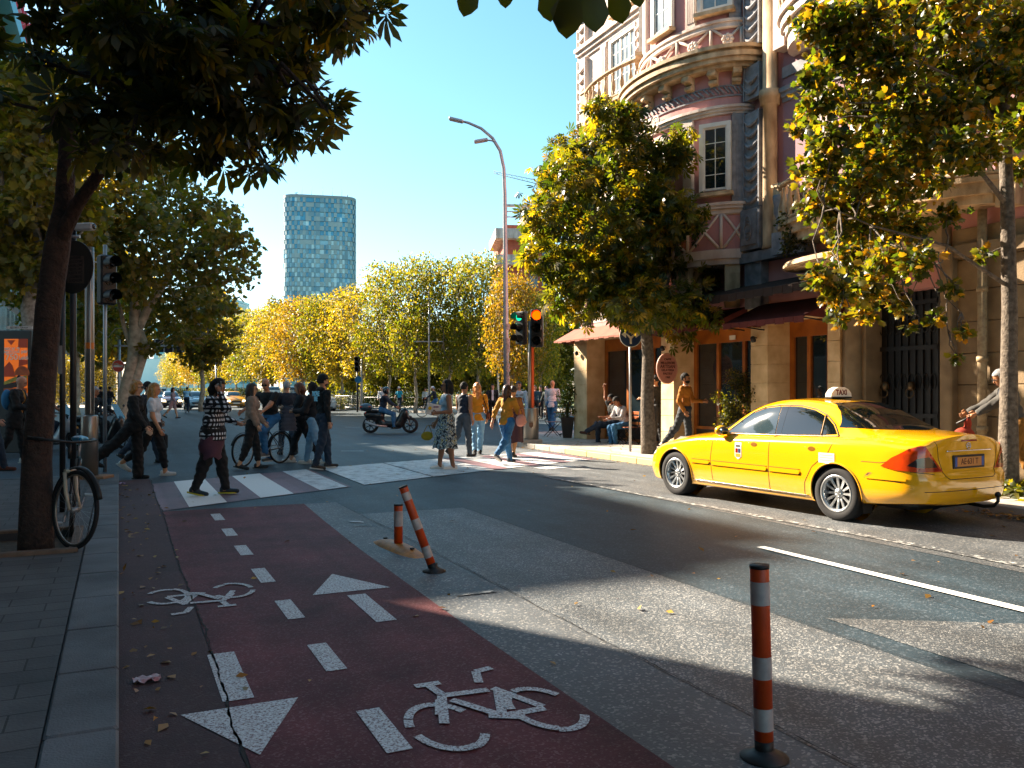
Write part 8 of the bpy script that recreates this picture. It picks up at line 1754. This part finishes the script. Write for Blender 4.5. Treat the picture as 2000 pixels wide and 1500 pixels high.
# --- bicycles
def bicycle(name, label, loc, rz, frame_M, steer=0, lean=0, r=.335, mud=True, fork_M=None, saddle_M=None, group=None):
    b = thing(name, label, 'bicycle', loc, rz, group); b.rotation_euler = (lean, 0, rz); fork_M = fork_M or frame_M; wb = 1.05
    St = Matrix.Translation((wb / 2, 0, 0)) @ Matrix.Rotation(steer, 4, 'Z') @ Matrix.Translation((-wb / 2, 0, 0))
    for x, T in ((-wb / 2, Matrix.Identity(4)), (wb / 2, St)):
        ring = lambda rr, y=0: [T @ Vector((x + rr * math.cos(a), y, r + rr * math.sin(a))) for a in np.linspace(0, 2 * math.pi, 41)[:-1]]
        m = MB(); m.tube(ring(r - .02), .020, n=8, closed=True); w_ = m.build('wheel', M_tyre, b); m = MB(); m.tube(ring(r - .042), .010, n=6, closed=True); m.build('rim', M_alu, w_)
        m = MB(); m.tube([T @ Vector((x, -.04, r)), T @ Vector((x, .04, r))], .022, n=8)
        for k in range(28): a = 2 * math.pi * k / 28; m.tube([T @ Vector((x + .02 * math.cos(a + .6), (.03 if k % 2 else -.03), r + .02 * math.sin(a + .6))), T @ Vector((x + (r - .045) * math.cos(a), 0, r + (r - .045) * math.sin(a)))], .0014, n=3, cap=False)
        m.build('spokes', M_steel, w_)
        if mud: m = MB(); a0, a1 = (20, 175) if x > 0 else (5, 190); m.tube([T @ Vector((x + (r + .025) * math.cos(R(a)), 0, r + (r + .025) * math.sin(R(a)))) for a in np.linspace(a0, a1, 16)], .024, n=6, flat=.3); m.build('mudguard', M_blackp, b)
    bbk = Vector((-.08, 0, .29)); hd_t = Vector((.36, 0, .80)); hd_b = Vector((.39, 0, .68)); st_t = Vector((-.22, 0, .78)); m = MB()
    for a, c, rr in ((bbk, hd_b, .019), (hd_t, st_t + Vector((.02, 0, -.1)), .016), (bbk, st_t, .016), (hd_t, hd_b, .02)): m.tube([a, c], rr, n=8)
    for sg in (-1, 1): m.tube([bbk, (-wb / 2, sg * .05, r)], .010, n=6); m.tube([st_t - Vector((0, 0, .1)), (-wb / 2, sg * .05, r)], .009, n=6)
    m.build('frame', frame_M, b); m = MB()
    for sg in (-1, 1): m.tube([St @ Vector((.39, sg * .05, .68)), St @ Vector((.44, sg * .052, .5)), St @ Vector((wb / 2, sg * .05, r))], [.017, .016, .012], n=8)
    m.tube([St @ Vector((.39, -.05, .69)), St @ Vector((.39, .05, .69))], .02, n=8); m.build('fork', fork_M, b); m = MB(); m.tube([St @ Vector((.36, 0, .8)), St @ Vector((.34, 0, .95))], .014, n=8); m.tube([St @ Vector(v) for v in ((.26, -.30, .97), (.36, -.14, .96), (.37, 0, .95), (.36, .14, .96), (.26, .30, .97))], .012, n=8)
    for sg in (-1, 1): m.tube([St @ Vector((.30, sg * .22, .965)), St @ Vector((.20, sg * .31, .972))], .018, n=8)
    m.build('handlebar', M_blackp, b); m = MB(); m.tube([st_t, (-.245, 0, .92)], .013, n=8); m.build('seat_post', M_steel, b); v, q = blob([s_ell((-.31, 0, .95), (.10, .08, .035)), s_cone((-.28, 0, .95), (-.12, 0, .955), .03, .018)], .01); np_mesh('saddle', v, q, saddle_M or M_blackp, b)
    m = MB(); m.lathe([(.09, -.004), (.09, .004)], 20, T=Matrix.Translation((bbk.x, -.05, bbk.z)) @ Matrix.Rotation(R(90), 4, 'X')); m.tube([(bbk.x, -.06, bbk.z), (bbk.x + .12, -.08, bbk.z - .12)], .01, n=6); m.tube([(bbk.x, .06, bbk.z), (bbk.x - .12, .08, bbk.z + .12)], .01, n=6); m.bbox(bbk.x + .08, bbk.x + .17, -.16, -.08, bbk.z - .135, bbk.z - .115, .004); m.bbox(bbk.x - .17, bbk.x - .08, .08, .16, bbk.z + .115, bbk.z + .135, .004); m.tube([(bbk.x, -.05, bbk.z + .09), (-wb / 2, -.05, r + .035)], .004, n=4); m.tube([(bbk.x, -.05, bbk.z - .09), (-wb / 2, -.05, r - .035)], .004, n=4); m.build('crankset', M_steel, b)
    return b
gb = G(139, 1073, KH); hdg = math.atan2(-DV[1], -DV[0]) + .05
M_bk = mat('bike_black', '#101012', rough=.35, coat=.4); M_bw = mat('bike_white', '#a89c88', rough=.35, coat=.4)
bl = Vector((gb.x, gb.y, KH)) - Vector((math.cos(hdg), math.sin(hdg), 0)) * .53
bk = bicycle('bicycle', 'black and white bicycle with blue saddle parked against the leaning dark tree', bl, hdg, M_bk, steer=R(30), lean=R(-5), r=.355, fork_M=M_bw, saddle_M=mat('saddle_blue', '#1c6a8c', rough=.3))
def cyclist(label, px, py, rz, fM, pose_kw, **kw):
    g = G(px, py); bicycle('bicycle', 'bicycle ridden by ' + label.split('riding')[0].strip(), (g.x, g.y, 0), rz, fM, steer=.1); d = Vector((math.cos(rz), math.sin(rz), 0)); return person(label, tuple(Vector((g.x, g.y, 0)) - d * .27), rz, Pose(arms=((46, 14, 8), (46, 14, 8)), legs=((52, 62, 0), (18, 40, 0)), seat=.98, lean=14, **pose_kw), **kw)
cyclist('bald person in black polo and jeans riding across', 512, 909, R(-118), M_bk, dict(H=1.78, head=(25, 0), wide=1.15), skin='#b07858', top=BLK, sleeves='short', bottom=(DEN, 'long'), bald=True, glasses='dark', shoes=(cloth('#5a5450'), M_sole), h=.012, midw=1.2, armw=1.2)
cyclist('person in pale blue shirt and rucksack riding away', 366, 806, R(100), M_bk, dict(H=1.72), skin='#a87858', top=cloth('#8fc0d9'), bottom=(DEND, 'long'), hair=HK, shoes=SHB, h=.022)
cyclist('person in white cap and dark jacket riding left', 842, 815, R(186), M_bw, dict(H=1.72), skin='#b07858', top=NAVY, bottom=(DEN, 'long'), hair=HGR, cap=WHT, shoes=SHB, h=.02)
# --- motor scooters
def scooter(name, label, px, py, rz, M1, M2, rider=None, box=None, box_M=None, rider_kw=None, M3=None):
    g = G(px, py); s_ = thing(name, label, 'scooter', (g.x, g.y, 0), rz)
    for x in (-.70, .72):
        T = Matrix.Translation((x, 0, .29)) @ Matrix.Rotation(R(90), 4, 'X'); m = MB(); m.lathe([(.19, -.06), (.27, -.06), (.29, -.03), (.29, .03), (.27, .06), (.19, .06)], 26, T=T, cap=False); w_ = m.build('wheel', M_tyre, s_); m = MB(); m.lathe([(.19, -.05), (.20, 0), (.19, .05)], 26, T=T, cap=False); m.lathe([(.04, -.05), (.05, .05), (0, .06)], 12, T=T)
        for k in range(7): a = 2 * math.pi * k / 7; m.tube([T @ Vector((.04 * math.cos(a), .04 * math.sin(a), 0)), T @ Vector((.19 * math.cos(a), .19 * math.sin(a), 0))], .015, n=4)
        m.build('rim', M_dkpost, w_)
    v, q = blob([s_cone((-.80, 0, .66), (-.35, 0, .62), .11, .14), s_cone((-.35, 0, .60), (-.30, 0, .38), .15, .12), s_cone((-.30, 0, .34), (.30, 0, .30), .12, .13), s_cone((.32, 0, .35), (.52, 0, .75), .16, .15), s_cone((.52, 0, .70), (.62, 0, .55), .14, .10), s_cone((-.9, 0, .70), (-.7, 0, .66), .05, .10)], .022, k=.08); np_mesh('fairing', v, q, M1, s_)
    v, q = blob([s_ell((-.62, 0, .80), (.26, .13, .06)), s_ell((-.22, 0, .745), (.24, .15, .07))], .02, k=.06); np_mesh('seat', v, q, M_blackp, s_)
    v, q = blob([s_cone((.52, 0, .62), (.74, 0, .58), .08, .05), s_cone((-.5, .0, .50), (-.85, 0, .58), .09, .04)], .02); np_mesh('side_panel', v, q, M2, s_)
    m = MB(); m.add([(.60, -.17, .82), (.60, .17, .82), (.40, .13, 1.18), (.40, -.13, 1.18)], [(0, 1, 2, 3)]); m.build('windscreen', M_dglass, s_); m = MB(); m.tube([(.36, -.34, .98), (.44, -.1, .96), (.44, .1, .96), (.36, .34, .98)], .016, n=6)
    for sg in (-1, 1): m.tube([(.42, sg * .25, .98), (.46, sg * .3, 1.12)], .006, n=4); m.ball((.46, sg * .31, 1.14), .045, 6, sc=(.4, 1.2, .8))
    m.build('handlebar', M_blackp, s_); m = MB(); m.tube([(.60, .07, .55), (.72, .09, .29)], .02, n=6); m.tube([(.60, -.07, .55), (.72, -.09, .29)], .02, n=6); m.build('front_fork', M_steel, s_); m = MB(); m.tube([(-.1, -.15, .25), (-.5, -.17, .28), (-.88, -.17, .42)], [.03, .045, .06], n=10); m.build('exhaust', M_steel, s_)
    if box: v, q = blob([s_ell((-.86, 0, .93), (.23, .23, .15))], .02, cuts=[]); bx = np_mesh('top_box', v, q, box_M or M_blackp, s_); m = MB(); m.box(-1.06, -.68, -.20, .20, .94, .965); m.build('box_band', M_amb, bx)
    m = MB(); m.ball((-.88, 0, .72), .055, 6, sc=(.6, 2, .7)); m.build('tail_lamp', M_amb, s_)
    if rider:
        d = Vector((math.cos(rz), math.sin(rz), 0)); kw = rider_kw or {}; hel = kw.pop('helmet', None); r, J = person(rider, tuple(Vector((g.x, g.y, 0)) - d * .28), rz, Pose(1.74, ((68, 66, 0), (68, 66, 0)), arms=((44, 12, 8), (44, 12, 8)), seat=.84, lean=12), **kw)
        if hel:
            hc = np.array(J['head']); v, q = blob([s_ell(hc + np.array([0, 0, .02]), (.135, .125, .14))], .015, cuts=[lambda X, Y, Z: np.where((X - hc[0] > .04) & (Z - hc[2] > -.05) & (Z - hc[2] < .05), 1., -1.)]); hh = np_mesh('helmet', v, q, hel, r); m = MB(); m.lathe([(.126, -.05), (.128, .05)], 16, c=tuple(hc), a0=-1.1, a1=1.1); m.build('visor', M_cglass, hh)
    return s_
HEL = mat('helmet_dark', '#12202c', rough=.2, coat=.8)
scooter('motor_scooter', 'black motor scooter with a grey and orange top box riding right over the junction', 762, 846, R(3), M_bk, M_bk, 'helmeted person in dark jacket and jeans riding the scooter with the top box', True, mat('box_grey', '#2c4452', rough=.4), dict(skin='#a87858', top=NAVY, bottom=(DEN, 'long'), shoes=SHB, h=.016, helmet=HEL))
scooter('motor_scooter', 'black and white motor scooter heading right behind the aluminium mast', 196, 878, R(-8), M_bk, mat('panel_white', '#a8acb0', rough=.3, coat=.5), 'grey haired person in black on the scooter behind the aluminium mast', False, None, dict(skin='#a06a4c', top=BLK, bottom=(BLK, 'long'), hair=HGR, shoes=SHB, h=.014))
scooter('motor_scooter', 'white scooter with a yellow crate at its back between the trunk and posts', 96, 880, R(-6), mat('scooter_white', '#8a9096', rough=.3, coat=.5), mat('scooter_yellow', '#a87a14', rough=.4), 'person with a blue helmet and grey T-shirt riding the white scooter', True, mat('crate_yellow', '#b07f10', rough=.5), dict(skin='#a06a4c', top=cloth('#5a6670'), sleeves='short', bottom=(DEND, 'long'), shoes=SHB, h=.014, helmet=mat('helmet_blue', '#1a5a8a', rough=.2, coat=.8)))
# --- café chairs, tables, planters
M_wch = mat('chair_wood', '#9c4c14', rough=.45, c2=hx('#7a3a0e'), vs=6)
def chair(label, px, py, rz):
    g = G(px, py, KH); c = thing('folding_chair', label, 'chair', (g.x, g.y, KH), rz, 'café folding chairs')
    for k in range(4): m = MB(); m.bbox(-.19 + k * .1, -.10 + k * .1, -.19, .19, .44, .455, .004); m.build('seat_slat', M_wch, c)
    for z in (.66, .78): m = MB(); m.bbox(-.245, -.23, -.19, .19, z, z + .08, .004); m.build('back_slat', M_wch, c)
    for sg in (-1, 1):
        m = MB(); m.tube([(-.25, sg * .2, .88), (-.2, sg * .2, .45), (.2, sg * .2, .0)], .011, n=6); m.tube([(.2, sg * .185, .44), (-.24, sg * .185, 0)], .011, n=6); m.build('leg', M_iron, c)
    m = MB(); m.tube([(.1, -.2, .12), (.1, .2, .12)], .008, n=5); m.tube([(-.13, -.19, .12), (-.13, .19, .12)], .008, n=5); m.build('stretcher', M_iron, c)
def table(label, px, py):
    g = G(px, py, KH); c = thing('café_table', label, 'table', (g.x, g.y, KH), 0, 'small café tables'); m = MB(); m.lathe([(.30, .72), (.31, .73), (.31, .745), (0, .745)], 26); m.build('table_top', M_wch, c); m = MB(); m.lathe([(.025, .03), (.02, .72)], 10); m.build('pedestal', M_iron, c); m = MB()
    for k in range(3): a = k * 2.094; m.tube([(0, 0, .06), (.25 * math.cos(a), .25 * math.sin(a), .012)], .014, n=6)
    m.build('foot', M_iron, c); return g
chair('wooden folding chair standing alone in the sun beside the tall dark planter', 1080, 852, .2); table('small round table between the lone chair and the planter', 1100, 850)
chair('folding chair under the seated person with the raised arm', 1204, 865, 3.3); chair('folding chair under the seated person in the grey and white jacket', 1226, 867, 3.5); gt_ = table('small round table between the two seated café guests, cups on it', 1208, 861); chair('empty folding chair behind the grey tree trunk', 1262, 866, 3.0); table('empty small table next to the grey tree trunk', 1246, 858)
for k, (dx, c) in enumerate(((-.1, '#c9c4bc'), (.08, '#4a7aa0'))):
    b = thing('cup' if k == 0 else 'water_bottle', 'white cup on the round table of the seated guests' if k == 0 else 'clear blue water bottle on the round table of the seated guests', 'cup' if k == 0 else 'bottle', (gt_.x + dx, gt_.y - .05, KH + .745)); m = MB(); m.lathe([(.025, 0), (.035, .07), (.03, .07), (.02, .01)] if k == 0 else [(.035, 0), (.035, .15), (.012, .19), (.012, .22), (0, .22)], 14); m.build('vessel', cloth(c), b)
def planter(name, label, px, py, tall, w, leafM, clumps, seed, potM=None, z0=KH):
    g = G(px, py, KH); b = thing(name, label, 'plant', (g.x, g.y, z0)); m = MB(); v = [(x * w * f, y * w * f, z) for z, f in ((0, .62), (tall, 1), (tall, .88), (tall - .04, .88)) for x, y in ((-1, -1), (1, -1), (1, 1), (-1, 1))]; m.add(v, [(3, 2, 1, 0)] + [(4 * i + k, 4 * i + (k + 1) % 4, 4 * i + 4 + (k + 1) % 4, 4 * i + 4 + k) for i in range(3) for k in range(4)] + [(12, 13, 14, 15)]); m.build('pot', potM or mat('pot_dark', '#2c2624', rough=.6, var=.1), b)
    rs = np.random.RandomState(seed); m = MB()
    for c in clumps: m.tube([(0, 0, tall - .05), (c[0] * .5, c[1] * .5, (tall + c[2]) / 2), (c[0], c[1], c[2])], [.014, .01, .005], n=5)
    m.build('stem', M_bark, b); p, d = crown_points(clumps, 5200, rs, .2); leaf_mesh('foliage', p, d, .055 * rs.uniform(.7, 1.3, len(p)), 'simple', leafM, b, rs=rs)
planter('potted_shrub', 'yellow green shrub in a tall dark tapered planter at the café corner', 1108, 855, .62, .20, M_leaf_park, [(rsT.uniform(-.2, .2), rsT.uniform(-.2, .2), z, .2, .2, .18) for z in np.linspace(.75, 1.6, 12)], 61)
planter('potted_shrub', 'dark bushy potted laurel behind the bonnet of the taxi', 1440, 890, .4, .2, M_leaf_dark, [(rsT.uniform(-.25, .25), rsT.uniform(-.25, .25), z, .24, .24, .2) for z in np.linspace(.55, 1.75, 14)], 62)
planter('potted_shrub', 'smaller fresh green potted shrub at the left of the dark laurel', 1412, 889, .35, .16, M_leaf_park, [(rsT.uniform(-.15, .15), rsT.uniform(-.15, .15), z, .16, .16, .14) for z in np.linspace(.45, 1.3, 9)], 63)
pt = ST(TW - .55, fs(1557, TW - .5), 0); rs = np.random.RandomState(9); bp_ = thing('balcony_plant', 'trailing green plant hanging from the lower balcony above the entrance canopy', 'plant', pt); p, d = crown_points([(rs.uniform(-.15, .15), rs.uniform(-.2, .2), z, .2, .2, .16) for z in np.linspace(4.3, 5.3, 9)], 3000, rs, .2); leaf_mesh('foliage', p, d, .08 * np.ones(len(p)), 'simple', M_leaf_dark, bp_, rs=rs); m = MB(); m.lathe([(.1, 4.75), (.13, 4.95), (0, 4.95)], 12); m.build('pot', M_stoned, bp_)
# ground cover at the foot of the right tree, fallen leaves, wrappers
rs = np.random.RandomState(17); g2_ = toST(g2); n = 420; pos = np.array([ST(g2_[0] + rs.normal(0, .45), g2_[1] + rs.normal(0, .5), KH + abs(rs.normal(.06, .06))) for _ in range(n)]); o = leaf_mesh('ground_cover', pos, rs.normal(0, 1, (n, 3)) + [0, 0, .5], .11 * np.ones(n), 'lobed', M_leaf_park, None, rs=rs); tag(o, 'leafy ground plants round the foot of the lime tree', 'ground cover', kind='stuff')
M_fall = leafmat('fallen_leaf', ['#7a4a14', '#a8741c', '#4a2c10', '#b5923c'], ['#a86a14', '#c99a1c', '#8a5a10'], tr=.15)
pp = []
for _ in range(640):
    u = rs.rand()
    if u < .35: t, s = 9.85 - abs(rs.normal(0, .12)), rs.uniform(2, 22)
    elif u < .6: t, s = rs.uniform(10.2, 12), rs.uniform(3, 24)
    elif u < .8: t, s = abs(rs.normal(0, .22)) + .02, rs.uniform(1, 15)
    else: t, s = rs.uniform(.3, 9.5), rs.uniform(1, 22)
    z = KH + .008 if t > 9.9 else .018; pp.append(ST(t, s, z))
pp += [ST(9.7 + rs.normal(0, .1), 6.6 + rs.normal(0, .35), .03 + abs(rs.normal(0, .02))) for _ in range(160)]
pp = np.array(pp); o = leaf_mesh('fallen_leaves', pp, rs.normal(0, 1, (len(pp), 3)) * [1, 1, .05], rs.uniform(.03, .085, len(pp)), 'simple', M_fall, None, tilt=.12, rs=rs, roll=.25); tag(o, 'dry leaves scattered along the kerbs and the road', 'fallen leaves', kind='stuff')
def wrapper(label, px, py, rz, c1, c2, s_=1.0, z=.012):
    g = G(px, py, z); b = thing('wrapper', label, 'litter', (g.x, g.y, z), rz); m = MB(); n = 8; vs = [((i / n - .5) * .16 * s_, (j / n - .5) * .11 * s_, .012 * math.sin(i * 1.7) * math.cos(j * 1.3) + .012) for j in range(n + 1) for i in range(n + 1)]; m.add(vs, [(j * (n + 1) + i, j * (n + 1) + i + 1, (j + 1) * (n + 1) + i + 1, (j + 1) * (n + 1) + i) for j in range(n) for i in range(n)], True); m.build('foil', cloth(c1, c2, 14, rough=.4), b)
wrapper('crumpled red and white snack wrapper in the gutter beside the kerb', 287, 1329, .5, '#b5b9c0', '#a8341c', .85); wrapper('small pink wrapper in the gutter by the aluminium mast', 234, 945, 1.0, '#b5b0c0', '#8a1c7a', 1.0)
# --- park fence, hedge, benches
def fence_run(label, a, c, h=1.0, M_=None, step=.16, name='park_fence'):
    b = thing(name, label, 'fence', a); d = Vector(c) - Vector(a); n = int(d.length / step); m = MB(); m.tube([(0, 0, h), d + Vector((0, 0, h))], .025, n=6); m.tube([(0, 0, .15), d + Vector((0, 0, .15))], .02, n=6); m.build('rail', M_, b); m = MB()
    for k in range(n + 1): q = d * (k / n); m.tube([(q.x, q.y, 0), (q.x, q.y, h)], .03 if k % 12 == 0 else .009, n=5)
    m.build('bars', M_, b)
fence_run('pale metal railing between the off road car and the small far signal', P(655, 0, 64).to_2d().to_3d() + Vector((0, 0, .12)), P(704, 0, 62).to_2d().to_3d() + Vector((0, 0, .12)), 1.0, M_steel)
fence_run('low dark railing of the park behind the scooter and far cyclist', Vector((P(712, 0, 62).x, 62, .12)), Vector((P(1105, 0, 58).x, 58, .12)), .9, M_dkpost, .4)
def hedge(label, px0, px1, Y, h, M_, seed, dy=1.2):
    x0, x1 = (px0 - 1000) * Y / F, (px1 - 1000) * Y / F; b = thing('hedge', label, 'hedge', ((x0 + x1) / 2, Y, .1)); rs = np.random.RandomState(seed); n = int(abs(x1 - x0) * 420 * h); w_ = abs(x1 - x0) / 2; p = np.stack([rs.uniform(-w_, w_, n), rs.uniform(-dy / 2, dy / 2, n), h * rs.rand(n) ** .7 * (1 + .1 * np.sin(rs.uniform(0, 6, n)))], 1); leaf_mesh('foliage', p, rs.normal(0, 1, (n, 3)), .17 * np.ones(n), 'simple', M_, b, rs=rs)
    for k in range(min(12, int(w_))): m = MB(); m.tube([(-w_ + 2 * k + 1, 0, -.1), (-w_ + 2 * k + 1, 0, h * .7)], .03, n=4); m.build('stem', M_bark, b)
hedge('sunlit clipped hedge behind the pale railing', 640, 870, 66, 1.1, M_leaf_park, 71); hedge('dark tall hedge at the back of the park', 600, 1110, 96, 3.6, M_leaf_park, 72, 2.5); hedge('dark hedge under the trees at the far left', -120, 230, 84, 4.5, M_leaf_plane, 73, 2.5); hedge('low hedge along the golden row of the boulevard', 335, 620, 105, 1.6, M_leaf_park, 74, 2)
for px, Y, lb in ((825, 70, 'orange wooden park bench left of the far cyclist'), (980, 72, 'orange wooden park bench right of the tall street lamp')):
    b = thing('park_bench', lb, 'bench', ((px - 1000) * Y / F, Y, .1)); m = MB()
    for k in range(3): m.bbox(-.9, .9, -.2 + k * .13, -.1 + k * .13, .43, .46, .005)
    m.build('seat', M_wch, b); m = MB()
    for k in range(2): m.bbox(-.9, .9, .22, .25, .6 + k * .14, .7 + k * .14, .005)
    m.build('backrest', M_wch, b)
    for x in (-.7, .7): m = MB(); m.box(x - .03, x + .03, -.18, .25, 0, .43); m.box(x - .03, x + .03, .25, .28, 0, .85); m.build('leg', M_iron, b)
# dark office block behind the left trees
far_box('office_building', 'dark teal office block behind the plane trees at the left edge', -180, 118, 520, 100, mat('dark_teal_wall', '#24424c', rough=.35, c2=hx('#16303a'), vs=.2), 6, 14, M_conc)
